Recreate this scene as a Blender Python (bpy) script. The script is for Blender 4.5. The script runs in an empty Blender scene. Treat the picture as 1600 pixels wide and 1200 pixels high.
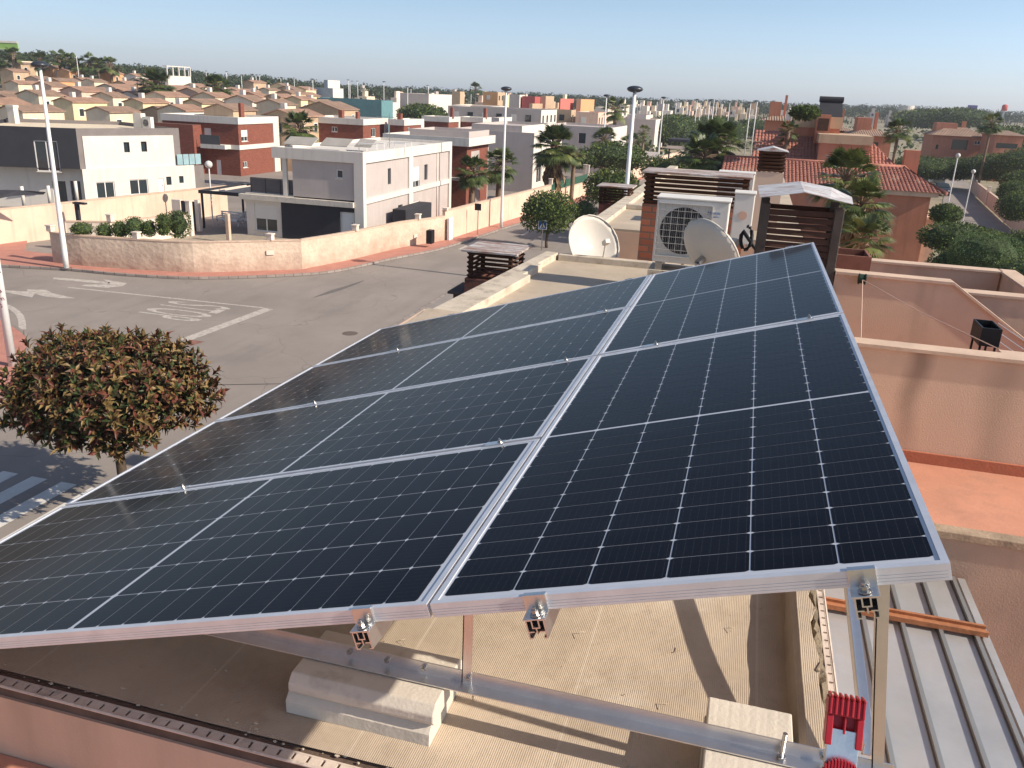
import bpy, math, random
from mathutils import Vector, Matrix
random.seed(7)
S = bpy.context.scene
COL = S.collection
R_ = math.radians
CAMZ = 10.3
F = 1316.656; PITCH = 0.33267511; ROLL = 0.04429072; YAW = R_(-14.8)

# ------------------------------------------------------------------ camera maths (world x,y follow the street grid)
def cam_rot():
    B = Matrix(((1,0,0),(0,0,-1),(0,1,0)))
    cp, sp = math.cos(PITCH), math.sin(PITCH)
    Rp = Matrix(((1,0,0),(0,cp,-sp),(0,sp,cp)))
    cr, sr = math.cos(ROLL), math.sin(ROLL)
    Rr = Matrix(((cr,-sr,0),(sr,cr,0),(0,0,1)))
    c, s = math.cos(YAW), math.sin(YAW)
    Gi = Matrix(((c,-s,0),(s,c,0),(0,0,1)))
    return Rr @ Rp @ B @ Gi
RC = cam_rot(); RT = RC.transposed()
C0 = Vector((0,0,CAMZ))
def ray(px, py): return RT @ Vector(((px-800)/F, (py-600)/F, 1.0))
def at_z(px, py, z=0.0):
    d = ray(px,py); return C0 + d*((z-CAMZ)/d.z)
def at_y(px, py, y):
    d = ray(px,py); return C0 + d*(y/d.y)
def at_x(px, py, x):
    d = ray(px,py); return C0 + d*(x/d.x)
FW = Vector((math.sin(YAW), math.cos(YAW), 0))
RG = Vector((math.cos(YAW), -math.sin(YAW), 0))
def at_d(px, py, D):
    d = ray(px,py); return C0 + d*(D/d.dot(FW))
def vl(p0, p1, px, py):
    # pixel ray meets the vertical plane through ground points p0,p1 -> (u along p0p1, z)
    n = Vector((-(p1[1]-p0[1]), p1[0]-p0[0], 0)); d = ray(px,py)
    t = (Vector((p0[0],p0[1],0))-Vector((0,0,0))).dot(n)/d.dot(n)
    q = C0 + d*t
    e = Vector((p1[0]-p0[0], p1[1]-p0[1], 0)); L = e.length; e /= L
    return (q-Vector((p0[0],p0[1],0))).dot(e), q.z

# ------------------------------------------------------------------ materials
MATS = {}
class NT:
    def __init__(s, name):
        s.m = bpy.data.materials.new(name); s.m.use_nodes = True
        s.n = s.m.node_tree.nodes; s.l = s.m.node_tree.links
        s.b = s.n['Principled BSDF']
        MATS[name] = s.m
    def new(s, t, **k):
        n = s.n.new(t)
        for a, v in k.items():
            if a.startswith('i_'):
                key = a[2:]
                key = int(key) if key.isdigit() else key.replace('_',' ')
                s.put(n.inputs[key], v)
            else: setattr(n, a, v)
        return n
    def put(s, sock, v):
        if isinstance(v, bpy.types.NodeSocket): s.l.new(v, sock)
        else: sock.default_value = v
    def math(s, op, a, b=0.0, c=0.0, clamp=False):
        n = s.n.new('ShaderNodeMath'); n.operation = op; n.use_clamp = clamp
        s.put(n.inputs[0], a); s.put(n.inputs[1], b); s.put(n.inputs[2], c); return n.outputs[0]
    def mix(s, f, a, b, blend='MIX'):
        n = s.n.new('ShaderNodeMix'); n.data_type = 'RGBA'; n.blend_type = blend
        s.put(n.inputs[0], f)
        s.put(n.inputs[6], a if isinstance(a, bpy.types.NodeSocket) else (*a[:3],1))
        s.put(n.inputs[7], b if isinstance(b, bpy.types.NodeSocket) else (*b[:3],1)); return n.outputs[2]
    def pos(s, scale=(1,1,1)):
        g = s.n.new('ShaderNodeNewGeometry')
        m = s.n.new('ShaderNodeVectorMath'); m.operation = 'MULTIPLY'
        s.l.new(g.outputs['Position'], m.inputs[0]); m.inputs[1].default_value = scale
        return m.outputs[0]
    def noise(s, scale, vec=None, detail=4, rough=.55):
        n = s.n.new('ShaderNodeTexNoise'); n.inputs['Scale'].default_value = scale
        n.inputs['Detail'].default_value = detail; n.inputs['Roughness'].default_value = rough
        s.l.new(vec if vec is not None else s.pos(), n.inputs['Vector']); return n.outputs[0]
    def ramp(s, f, a, b, v0=0., v1=1.):
        n = s.n.new('ShaderNodeMapRange'); n.inputs[1].default_value = a; n.inputs[2].default_value = b
        n.inputs[3].default_value = v0; n.inputs[4].default_value = v1
        s.l.new(f, n.inputs[0]); return n.outputs[0]
    def bump(s, h, strength=.3, dist=.01):
        n = s.n.new('ShaderNodeBump'); n.inputs['Strength'].default_value = strength; n.inputs['Distance'].default_value = dist
        s.put(n.inputs['Height'], h); s.l.new(n.outputs[0], s.b.inputs['Normal'])
def sc(c, k): return tuple(min(1, x*k) for x in c[:3])
def M(name, col, rough=.85, var=.12, scale=1.2, bump=.25, bscale=60, metal=0., spec=.3, streak=0., bdist=.006, dirt=None):
    if name in MATS: return MATS[name]
    t = NT(name); b = t.b
    b.inputs['Roughness'].default_value = rough; b.inputs['Metallic'].default_value = metal
    b.inputs['Specular IOR Level'].default_value = spec
    n = t.noise(scale, detail=5, rough=.6)
    f = t.ramp(n, .3, .7)
    c = t.mix(f, sc(col, 1-var), sc(col, 1+var))
    n3 = t.noise(scale*9, detail=3)
    c = t.mix(t.ramp(n3, .35, .65, 0, var*.6), c, sc(col, .6))
    if streak:
        st = t.noise(1.0, t.pos((3.2,3.2,.25)), detail=4)
        c = t.mix(t.ramp(st, .52, .75, 0, streak), c, sc(col, .35))
    if dirt:
        dn = t.noise(dirt[1], detail=6, rough=.7)
        c = t.mix(t.ramp(dn, dirt[2], dirt[2]+.15, 0, dirt[3]), c, dirt[0])
    t.l.new(c, b.inputs['Base Color'])
    if bump: t.bump(t.noise(bscale, detail=3), bump, bdist)
    return t.m
def brick(name, col, mortar, w=.25, h=.07, var=.25, mort=.012):
    t = NT(name); g = t.n.new('ShaderNodeNewGeometry'); sp = t.new('ShaderNodeSeparateXYZ'); t.l.new(g.outputs['Position'], sp.inputs[0])
    cb = t.new('ShaderNodeCombineXYZ'); t.l.new(t.math('ADD', sp.outputs[0], sp.outputs[1]), cb.inputs[0]); t.l.new(sp.outputs[2], cb.inputs[1])
    br = t.new('ShaderNodeTexBrick'); t.l.new(cb.outputs[0], br.inputs['Vector'])
    br.inputs['Scale'].default_value = 1; br.inputs['Brick Width'].default_value = w; br.inputs['Row Height'].default_value = h
    br.inputs['Mortar Size'].default_value = mort; br.inputs['Color1'].default_value = (*sc(col,1-var),1); br.inputs['Color2'].default_value = (*sc(col,1+var),1)
    br.inputs['Mortar'].default_value = (*mortar,1)
    c = t.mix(t.ramp(t.noise(1.5), .35,.7,0,.35), br.outputs[0], sc(col,.6))
    t.l.new(c, t.b.inputs['Base Color']); t.b.inputs['Roughness'].default_value = .9
    t.bump(t.math('SUBTRACT', 1.0, br.outputs['Fac']), .5, .008); return t.m
def rubble(name, col):
    t = NT(name)
    v = t.new('ShaderNodeTexVoronoi'); t.l.new(t.pos((1,1,1.3)), v.inputs['Vector']); v.inputs['Scale'].default_value = 3.4
    c = t.mix(t.ramp(t.noise(.35, detail=6), .35,.65), sc(col,.88), sc(col,1.12))
    c = t.mix(t.ramp(t.noise(7), .4,.75,0,.35), c, sc(col,.6))
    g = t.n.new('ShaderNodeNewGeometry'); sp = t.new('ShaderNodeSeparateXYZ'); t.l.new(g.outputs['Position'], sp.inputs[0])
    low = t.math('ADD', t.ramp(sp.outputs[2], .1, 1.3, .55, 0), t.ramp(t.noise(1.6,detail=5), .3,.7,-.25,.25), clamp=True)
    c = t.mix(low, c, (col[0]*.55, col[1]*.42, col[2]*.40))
    t.l.new(c, t.b.inputs['Base Color']); t.b.inputs['Roughness'].default_value = .95
    t.bump(t.math('ADD', v.outputs[0], t.math('MULTIPLY', t.noise(9), .8)), .4, .045); return t.m
def leafm(name, col, trans=.25, rough=.5, var=.35, spec=.35):
    t = NT(name); oi = t.noise(3.1, detail=2)
    c = t.mix(t.ramp(oi,.35,.65), sc(col,1-var), sc(col,1+var)); t.l.new(c, t.b.inputs['Base Color'])
    t.b.inputs['Roughness'].default_value = rough; t.b.inputs['Specular IOR Level'].default_value = spec
    tr = t.new('ShaderNodeBsdfTranslucent'); t.l.new(c, tr.inputs[0])
    mx = t.new('ShaderNodeMixShader'); mx.inputs[0].default_value = trans
    t.l.new(t.b.outputs[0], mx.inputs[1]); t.l.new(tr.outputs[0], mx.inputs[2])
    t.l.new(mx.outputs[0], t.n['Material Output'].inputs[0]); return t.m
def tilem(name, col):
    t = NT(name); g = t.n.new('ShaderNodeNewGeometry')
    c = t.mix(t.ramp(t.noise(.8,detail=5),.3,.7), sc(col,.75), sc(col,1.2))
    c = t.mix(t.ramp(t.noise(6,detail=3),.4,.7,0,.5), c, sc(col,.5))
    t.l.new(c, t.b.inputs['Base Color']); t.b.inputs['Roughness'].default_value = .9
    w = t.new('ShaderNodeTexWave'); w.wave_type='BANDS'; w.bands_direction='X'; w.inputs['Scale'].default_value = 1.3; w.inputs['Distortion'].default_value=.6
    t.l.new(t.pos((1,.75,0)), w.inputs['Vector'])
    t.bump(w.outputs[0], .8, .08); return t.m

white = M('white_render', (.66,.61,.545), var=.05, scale=.6, streak=.25)
cream = M('cream_render', (.72,.60,.44), var=.08, scale=.6, streak=.3)
yellowm = M('yellow_render', (.72,.58,.36), var=.08, streak=.2)
pinkm = M('pink_render', (.66,.46,.36), var=.08, streak=.2)
orangem = M('orange_render', (.62,.33,.16), var=.08)
redm = M('red_render', (.42,.10,.09), var=.08)
tanm = M('tan_render', (.50,.36,.24), var=.08, streak=.2)
greyp = M('grey_render', (.47,.41,.38), var=.06, scale=.8, streak=.15)
dgrey = M('dark_grey_render', (.035,.035,.042), var=.1, streak=.1)
mgrey = M('taupe_render', (.20,.175,.165), var=.1)
concrete = M('concrete', (.60,.54,.46), var=.10, scale=3, bump=.25, bscale=90, dirt=((.2,.17,.14),5,.55,.4))
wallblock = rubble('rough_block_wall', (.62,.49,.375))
wallplain = M('pink_wall_render', (.68,.505,.385), var=.10, scale=.7, streak=.28)
wallpale = M('pale_wall_render', (.72,.62,.52), var=.08, streak=.2)
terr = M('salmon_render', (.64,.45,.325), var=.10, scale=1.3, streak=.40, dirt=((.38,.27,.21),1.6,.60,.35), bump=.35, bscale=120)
terr_shaded = M('shaded_salmon_render', (.38,.28,.22), var=.12, scale=1.2, streak=.4, bump=.35, bscale=110)  # salmon darkened to brown, the wall's shade put into its colour
terr2 = M('terracotta_render', (.48,.20,.125), var=.1, scale=.8, streak=.3)
coping = M('coping_stone', (.60,.44,.33), var=.15, scale=4, dirt=((.25,.2,.16),8,.55,.5))
redfloor = M('red_floor', (.56,.265,.175), var=.12, scale=2.5, rough=.7, dirt=((.35,.2,.14),3,.55,.4))
brickm = brick('red_brown_brick', (.27,.075,.045), (.13,.06,.045))
brickch = brick('orange_chimney_brick', (.42,.14,.075), (.22,.14,.10), .24,.085)
asph_c = (.285,.243,.212)
def asphalt():
    t = NT('asphalt')
    c = t.mix(t.ramp(t.noise(.16,detail=6,rough=.65),.35,.65), sc(asph_c,.84), sc(asph_c,1.12))
    c = t.mix(t.ramp(t.noise(1.1,t.pos((1,.18,1)),detail=5),.52,.72,0,.32), c, sc(asph_c,.62))
    c = t.mix(t.ramp(t.noise(45,detail=2),.4,.65,0,.3), c, sc(asph_c,.6))
    c = t.mix(t.ramp(t.noise(.45,t.pos((1,.35,1)),detail=6,rough=.7),.56,.66,0,.28), c, (.17,.15,.135))
    c = t.mix(t.ramp(t.noise(.9,detail=5,rough=.75),.62,.70,0,.35), c, (.36,.31,.27))
    c = t.mix(t.ramp(t.noise(2.6,detail=4,rough=.8),.66,.74,0,.5), c, (.10,.09,.08))
    v = t.new('ShaderNodeTexVoronoi', feature='DISTANCE_TO_EDGE'); v.inputs['Scale'].default_value=.13
    nz = t.new('ShaderNodeTexNoise'); nz.inputs['Scale'].default_value=.5; t.l.new(t.pos(), nz.inputs['Vector'])
    mx = t.new('ShaderNodeVectorMath', operation='MULTIPLY_ADD'); t.l.new(nz.outputs[1], mx.inputs[0]); mx.inputs[1].default_value=(3,3,0); t.l.new(t.pos(), mx.inputs[2])
    t.l.new(mx.outputs[0], v.inputs['Vector'])
    c = t.mix(t.ramp(v.outputs[0], .0, .004, .45, 0), c, sc(asph_c,.35))
    t.l.new(c, t.b.inputs['Base Color']); t.b.inputs['Roughness'].default_value=.88
    t.bump(t.noise(70,detail=2),.4,.008); return t.m
asphm = asphalt()
paint = M('road_paint', (.50,.45,.395), var=.1, scale=3, dirt=(asph_c, 5, .47, .75), bump=.1)
pave = M('red_paving', (.46,.21,.16), var=.12, scale=1.5, bump=.3)
kerbm = brick('kerb_stone', (.30,.25,.22), (.13,.11,.10), .7,.5, .15, .03)
earth = M('dry_earth', (.30,.25,.17), var=.25, scale=.08, dirt=((.09,.11,.045),.35,.5,.7), bump=.5, bscale=6, bdist=.05)
metalw = M('white_painted_steel', (.72,.71,.70), rough=.4, var=.04, bump=.0, spec=.5)
lampd = M('dark_lamp_head', (.03,.035,.045), rough=.35, var=.1, bump=0, spec=.5)
alu = M('aluminium', (.74,.73,.72), rough=.34, var=.05, scale=20, metal=1., bump=.1, bscale=200)
def anod():
    t = NT('anodised_frame'); t.b.inputs['Metallic'].default_value=.45; t.b.inputs['Roughness'].default_value=.42
    c = t.mix(t.ramp(t.noise(14),.3,.7), (.70,.70,.72), (.82,.82,.84)); t.l.new(c, t.b.inputs['Base Color']); return t.m
alum = anod()
steel = M('bolt_steel', (.45,.44,.43), rough=.3, metal=1., bump=0)
blackm = M('black_plastic', (.012,.012,.014), rough=.5, bump=.0)
glassd = M('window_glass', (.03,.04,.045), rough=.06, var=.2, scale=.6, bump=0, spec=.8)
glassb = M('pale_blue_glass', (.30,.44,.47), rough=.12, bump=0, spec=.6)
framew = M('white_window_frame', (.75,.73,.70), rough=.5, var=.03, bump=0)
shutter = M('roller_shutter', (.66,.63,.58), rough=.6, var=.04, bump=0)
wood = M('brown_slat_wood', (.075,.035,.022), rough=.75, var=.3, scale=6, bump=.4, bscale=50)
tile_red = tilem('roof_tile', (.38,.225,.155)); tile_brown = tilem('brown_roof_tile', (.31,.20,.14))
tile_main = M('barrel_tile', (.38,.155,.115), var=.22, scale=3.5, rough=.85, bump=.3, bscale=30)
def rustroof():
    t = NT('rusty_sheet'); st = t.noise(1., t.pos((2.2,9,9)), detail=6, rough=.7)
    c = t.mix(t.ramp(st,.40,.62), (.62,.60,.57), (.24,.10,.055)); c = t.mix(t.ramp(t.noise(25),.45,.7,0,.5), c, (.3,.17,.11))
    t.l.new(c, t.b.inputs['Base Color']); t.b.inputs['Roughness'].default_value=.6; t.b.inputs['Metallic'].default_value=.2; t.bump(t.noise(40),.3,.004); return t.m
rustm = rustroof()
def galv():
    t = NT('galvanised_rusty'); st = t.noise(1., t.pos((5,26,26)), detail=6, rough=.7)
    c = t.mix(t.ramp(st,.47,.64,0,.8), (.66,.66,.65), (.34,.15,.09))
    t.l.new(c, t.b.inputs['Base Color']); t.b.inputs['Roughness'].default_value=.5; t.b.inputs['Metallic'].default_value=.3; return t.m
galvm = galv()
rustbar = M('rust_orange_bar', (.36,.15,.07), var=.25, scale=20, rough=.8)
greymetal = M('grey_metal_sheet', (.50,.50,.495), rough=.36, var=.14, scale=2.2, bump=.15, bscale=8, metal=.45, spec=.5, dirt=((.5,.48,.44),3,.5,.5))
seamm = M('dark_seam', (.10,.10,.105), rough=.5, var=.1, bump=0)
redpl = M('red_plastic', (.42,.012,.022), rough=.4, var=.05, bump=.1, spec=.5)
acm = M('ac_casing', (.70,.67,.62), rough=.5, var=.06, scale=2, bump=.05, streak=.15)
dishm = M('dish_paint', (.58,.535,.47), rough=.5, var=.06, scale=3, bump=.05, dirt=((.4,.34,.28),6,.6,.35))
logob = M('blue_logo', (.03,.16,.42), bump=0, var=0.01)
logor = M('orange_logo', (.62,.22,.12), bump=0, var=0.01)
trunkm = M('tree_bark', (.10,.07,.05), var=.3, scale=8, bump=.8, bscale=30, bdist=.02)
palmtr = M('palm_trunk_bark', (.22,.15,.10), var=.3, scale=5, bump=1, bscale=18, bdist=.04)
deadp = leafm('dead_palm_frond', (.26,.17,.09), .15)
lf_dark = leafm('leaf_dark_green', (.055,.075,.025)); lf_green = leafm('leaf_mid_green', (.105,.155,.038))
lf_lime = leafm('leaf_lime_green', (.20,.25,.05)); lf_olive = leafm('leaf_olive_yellow', (.235,.155,.06), .2)
lf_red = leafm('leaf_red', (.15,.048,.03), .2); lf_brown = leafm('leaf_bronze', (.10,.05,.03), .2, .4)
lf_palm = leafm('palm_leaf', (.085,.115,.035), .2, .35, spec=.6); lf_palm2 = leafm('palm_leaf_pale', (.17,.19,.06), .2, .35, spec=.6)
lf_pine = leafm('pine_needles', (.04,.058,.022), .08, .8); lf_hedge = leafm('hedge_leaf', (.11,.18,.06), .15, .6)
hedgedk = M('dark_core', (.05,.075,.028), rough=.9, var=.4, scale=3, bump=1, bscale=15, bdist=.05)  # dark tone of the core balls added inside foliage

# roof sheet under the panels: gritty bitumen / mesh
def roofsheet():
    t = NT('mesh_roof_membrane')
    base = (.50,.405,.305)
    c = t.mix(t.ramp(t.noise(1.4,detail=6,rough=.65),.3,.7), sc(base,.78), sc(base,1.12))
    c = t.mix(t.ramp(t.noise(6,detail=5,rough=.7),.5,.75,0,.35), c, (.26,.19,.13))
    c = t.mix(t.ramp(t.noise(2.6,detail=4),.58,.75,0,.5), c, (.66,.59,.50))
    g = t.n.new('ShaderNodeNewGeometry'); sp = t.new('ShaderNodeSeparateXYZ'); t.l.new(g.outputs['Position'], sp.inputs[0])
    sx = t.math('ABSOLUTE', t.math('SINE', t.math('MULTIPLY', sp.outputs[0], math.pi/.0062)))
    sy = t.math('ABSOLUTE', t.math('SINE', t.math('MULTIPLY', sp.outputs[1], math.pi/.0062)))
    h = t.math('MULTIPLY', sx, t.math('ADD', t.math('MULTIPLY', sy, .5), .5))
    c=t.mix(t.ramp(t.noise(.7,detail=6,rough=.7),.5,.7,0,.45),c,(.30,.22,.15)); c=t.mix(t.ramp(t.noise(11,detail=5,rough=.75),.62,.8,0,.4),c,(.14,.10,.07)); c=t.mix(t.math('MULTIPLY',t.ramp(h, 0, .35, .16, 0),t.ramp(t.noise(3),.35,.6,.2,1)), c, (.22,.16,.11))
    seam = t.ramp(t.math('ABSOLUTE', t.math('SUBTRACT', t.math('FRACT', t.math('MULTIPLY', t.math('ADD', sp.outputs[0], 5.0), 1/.55)), .5)), 0, .012, .55, 0)
    c = t.mix(seam, c, (.60,.52,.42))
    t.l.new(c, t.b.inputs['Base Color']); t.b.inputs['Roughness'].default_value=.9
    hh = t.math('ADD', t.math('MULTIPLY', h, .14), t.math('MULTIPLY', t.noise(3,detail=6), 2.6))
    t.bump(hh, .6, .012); return t.m
roofm = roofsheet()

# ------------------------------------------------------------------ mesh builder
ORG = {}
class MB:
    def __init__(s): s.v=[]; s.f=[]; s.m=[]
    def add(s, vs, fs, mi=0):
        o=len(s.v); s.v += [tuple(p) for p in vs]; s.f += [tuple(o+i for i in f) for f in fs]; s.m += [mi]*len(fs)
    def quad(s,a,b,c,d,mi=0): s.add([a,b,c,d],[(0,1,2,3)],mi)
    def box(s,x0,x1,y0,y1,z0,z1,mi=0):
        if x0>x1:x0,x1=x1,x0
        if y0>y1:y0,y1=y1,y0
        if z0>z1:z0,z1=z1,z0
        s.add([(x0,y0,z0),(x1,y0,z0),(x1,y1,z0),(x0,y1,z0),(x0,y0,z1),(x1,y0,z1),(x1,y1,z1),(x0,y1,z1)],
              [(0,3,2,1),(4,5,6,7),(0,1,5,4),(1,2,6,5),(2,3,7,6),(3,0,4,7)],mi)
        return s
    def obox(s,c,ax,ay,az,mi=0):   # centre and three half vectors
        c=Vector(c);ax=Vector(ax);ay=Vector(ay);az=Vector(az)
        vs=[c+i*ax+j*ay+k*az for k in(-1,1) for (i,j) in((-1,-1),(1,-1),(1,1),(-1,1))]
        s.add(vs,[(0,3,2,1),(4,5,6,7),(0,1,5,4),(1,2,6,5),(2,3,7,6),(3,0,4,7)],mi); return s
    def bar(s,p,q,w,h,up=(0,0,1),mi=0):
        p=Vector(p);q=Vector(q);d=(q-p);L=d.length;d/=L;sd=d.cross(Vector(up)).normalized();u=sd.cross(d)
        return s.obox((p+q)/2,d*L/2,sd*w/2,u*h/2,mi)
    def prism(s,poly,z0,z1,mi=0):
        a=sum(poly[i][0]*poly[(i+1)%len(poly)][1]-poly[(i+1)%len(poly)][0]*poly[i][1] for i in range(len(poly)))
        if a<0: poly=poly[::-1]
        n=len(poly); zf=lambda z,i:(z[i] if isinstance(z,(list,tuple)) else z)
        vs=[(p[0],p[1],zf(z0,i)) for i,p in enumerate(poly)]+[(p[0],p[1],zf(z1,i)) for i,p in enumerate(poly)]
        s.add(vs,[tuple(range(n))[::-1],tuple(range(n,2*n))]+[(i,(i+1)%n,n+(i+1)%n,n+i) for i in range(n)],mi); return s
    def tube(s,pts,r,n=8,mi=0,caps=True):
        pts=[Vector(p) for p in pts]; rs=r if isinstance(r,(list,tuple)) else [r]*len(pts); vs=[]
        for i,p in enumerate(pts):
            d=(pts[min(i+1,len(pts)-1)]-pts[max(i-1,0)]).normalized()
            a=d.orthogonal().normalized() if abs(d.z)<.9 else Vector((1,0,0)); a=(a-a.dot(d)*d).normalized(); b=d.cross(a)
            vs+=[p+(a*math.cos(t*2*math.pi/n)+b*math.sin(t*2*math.pi/n))*rs[i] for t in range(n)]
        fs=[(i*n+j,i*n+(j+1)%n,(i+1)*n+(j+1)%n,(i+1)*n+j) for i in range(len(pts)-1) for j in range(n)]
        if caps: fs+=[tuple(range(n))[::-1],tuple(range((len(pts)-1)*n,len(pts)*n))]
        s.add(vs,fs,mi); return s
    def ball(s,c,rx,ry,rz,n=10,mi=0,wob=0):
        vs=[];fs=[];m=n//2+1
        for i in range(m+1):
            t=math.pi*i/m
            for j in range(n):
                k=1+random.uniform(-wob,wob)
                vs.append((c[0]+rx*k*math.sin(t)*math.cos(2*math.pi*j/n),c[1]+ry*k*math.sin(t)*math.sin(2*math.pi*j/n),c[2]+rz*k*math.cos(t)))
        for i in range(m):
            for j in range(n): fs.append((i*n+j,(i+1)*n+j,(i+1)*n+(j+1)%n,i*n+(j+1)%n))
        s.add(vs,fs,mi); return s
    def build(s,name,mats,parent=None,smooth=False,bevel=0,label=None):
        me=bpy.data.meshes.new(name); o=Vector((0,0,0))
        if parent is not None: o=ORG.get(parent.name,o)
        me.from_pydata([(v[0]-o.x,v[1]-o.y,v[2]-o.z) for v in s.v],[],s.f)
        if not isinstance(mats,(list,tuple)): mats=[mats]
        for m in mats: me.materials.append(m)
        me.polygons.foreach_set('material_index',s.m)
        if smooth: me.polygons.foreach_set('use_smooth',[True]*len(s.f))
        me.update()
        ob=bpy.data.objects.new(name,me); COL.objects.link(ob)
        if parent is not None: ob.parent=parent; ORG[ob.name]=o
        if bevel:
            b=ob.modifiers.new('bevel','BEVEL'); b.width=bevel; b.segments=2; b.limit_method='ANGLE'
        if label: ob['label']=label
        return ob
def tag(o,label=None,cat=None,group=None,kind=None):
    if label:o['label']=label
    if cat:o['category']=cat
    if group:o['group']=group
    if kind:o['kind']=kind
    return o
def thing(name,label,cat,loc,group=None,rz=0):
    o=bpy.data.objects.new(name,None); COL.objects.link(o); o.location=loc; o.empty_display_size=.3
    ORG[o.name]=Vector(loc); tag(o,label,cat,group); return o
def solo(o,label,cat,group=None): return tag(o,label,cat,group)
def dup(root,loc,label,group=None,rz=0,scale=1.):
    def cp(o,par):
        c=o.copy(); COL.objects.link(c)
        if par is not None: c.parent=par
        for ch in list(o.children): cp(ch,c)
        return c
    r=cp(root,None); r.location=loc; r.rotation_euler=(0,0,rz); r.scale=(scale,)*3 if isinstance(scale,(int,float)) else scale
    r['label']=label
    if group:r['group']=group
    return r
ORDS=['first','second','third','fourth','fifth','sixth','seventh','eighth','ninth','tenth','eleventh','twelfth','thirteenth','fourteenth','fifteenth','sixteenth','seventeenth','eighteenth','nineteenth','twentieth','twenty-first','twenty-second','twenty-third','twenty-fourth','twenty-fifth','twenty-sixth','twenty-seventh','twenty-eighth','twenty-ninth','thirtieth']

# ------------------------------------------------------------------ camera, sun, sky
cam=bpy.data.cameras.new('camera'); co=bpy.data.objects.new('camera',cam); COL.objects.link(co)
cam.sensor_fit='HORIZONTAL'; cam.sensor_width=36; cam.lens=36*F/1600; cam.clip_start=.05; cam.clip_end=20000
rw=[RC[0],-RC[1],-RC[2]]
m4=Matrix.Identity(4)
for i in range(3):
    for j in range(3): m4[j][i]=rw[i][j]
m4.translation=C0; co.matrix_world=m4; S.camera=co
SUN_EL,SUN_AZ=R_(33),R_(-4.5)
sd=Vector((math.cos(SUN_EL)*math.cos(SUN_AZ),math.cos(SUN_EL)*math.sin(SUN_AZ),math.sin(SUN_EL)))
sl=bpy.data.lights.new('sun','SUN'); sl.energy=4.6; sl.angle=R_(.53); sl.color=(1,.90,.76)
so=bpy.data.objects.new('sun',sl); COL.objects.link(so); so.rotation_euler=sd.to_track_quat('Z','Y').to_euler(); so.location=(0,0,60)
w=bpy.data.worlds.new('World'); S.world=w; w.use_nodes=True
bg=w.node_tree.nodes['Background']; sk=w.node_tree.nodes.new('ShaderNodeTexSky'); sk.sky_type='NISHITA'; sk.sun_disc=False
sk.sun_elevation=SUN_EL; sk.sun_rotation=math.pi/2-SUN_AZ; sk.air_density=1.0; sk.dust_density=.6; sk.ozone_density=1.2; sk.altitude=20
wn=w.node_tree.nodes; wl=w.node_tree.links
tn_=wn.new('ShaderNodeMix'); tn_.data_type='RGBA'; tn_.blend_type='MULTIPLY'; tn_.inputs[0].default_value=1
tc_=wn.new('ShaderNodeTexCoord'); sx_=wn.new('ShaderNodeSeparateXYZ'); wl.new(tc_.outputs['Generated'],sx_.inputs[0])
cr_=wn.new('ShaderNodeValToRGB'); wl.new(sx_.outputs[2],cr_.inputs[0]); el_=cr_.color_ramp.elements
el_[0].position=0.0; el_[0].color=(.85,.99,1.50,1); el_[1].position=.45; el_[1].color=(1.0,.90,.86,1)
e_=el_.new(.06); e_.color=(.80,.90,1.21,1); e_=el_.new(.12); e_.color=(.77,.83,.96,1); e_=el_.new(.25); e_.color=(.85,.84,.88,1)
wl.new(cr_.outputs[0],tn_.inputs[7]); wl.new(sk.outputs[0],tn_.inputs[6]); mr_=wn.new('ShaderNodeMapRange'); wl.new(sx_.outputs[0],mr_.inputs[0])
for i_,v_ in ((1,-.85),(2,.35),(3,.70),(4,1.06)): mr_.inputs[i_].default_value=v_
vm_=wn.new('ShaderNodeVectorMath'); vm_.operation='SCALE'; wl.new(tn_.outputs[2],vm_.inputs[0]); wl.new(mr_.outputs[0],vm_.inputs['Scale']); wl.new(vm_.outputs[0],bg.inputs[0]); bg.inputs[1].default_value=.12
S.view_settings.view_transform='Standard'; S.view_settings.look='None'; S.view_settings.exposure=0.47; S.view_settings.gamma=1
S.render.engine='CYCLES'
S.render.resolution_x=1024; S.render.resolution_y=768
S.cycles.max_bounces=6; S.cycles.transparent_max_bounces=8

# ------------------------------------------------------------------ terrain
def lerp(a,b,t): t=max(0,min(1,t)); return a+(b-a)*t
AMP=[(-400,13),(0,12),(150,9.5),(300,7),(600,4),(900,4),(1600,4.5),(2200,5)]
DR=[(-400,320),(0,330),(300,430),(600,520),(1600,700),(2200,700)]
def tab(T,x):
    if x<=T[0][0]: return T[0][1]
    for (a,b),(c,d) in zip(T,T[1:]):
        if x<=c: return b+(d-b)*(x-a)/(c-a)
    return T[-1][1]
def ground(x,y):
    p=Vector((x,y,0)); Y=p.dot(FW); X=p.dot(RG)
    if Y<60: return 0.
    px=800+F*X/Y
    D=tab(DR,px); t=(Y-95)/(D-95)
    if t<=0: return 0.
    return tab(AMP,px)*min(t,1.0)**1.8
g=MB(); NA=180; rad=[0]+[12*1.105**i for i in range(60)]
vs=[];fs=[]
for i,r in enumerate(rad):
    for j in range(NA):
        a=2*math.pi*j/NA; x=r*math.cos(a);y=r*math.sin(a); vs.append((x,y,ground(x,y)-.05))
for i in range(len(rad)-1):
    for j in range(NA): fs.append((i*NA+j,(i+1)*NA+j,(i+1)*NA+(j+1)%NA,i*NA+(j+1)%NA))
g.add(vs,fs); tag(g.build('ground',earth,smooth=True),kind='structure')

def xy(p): return (p.x,p.y)
def zpoly(pts,z=0.): return [xy(at_z(*p,z)) for p in pts]
c5=lambda L:[(x/3.478,260+y/3.478) for x,y in L]
c6=lambda L:[(380+x/4,220+y/4) for x,y in L]
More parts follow.
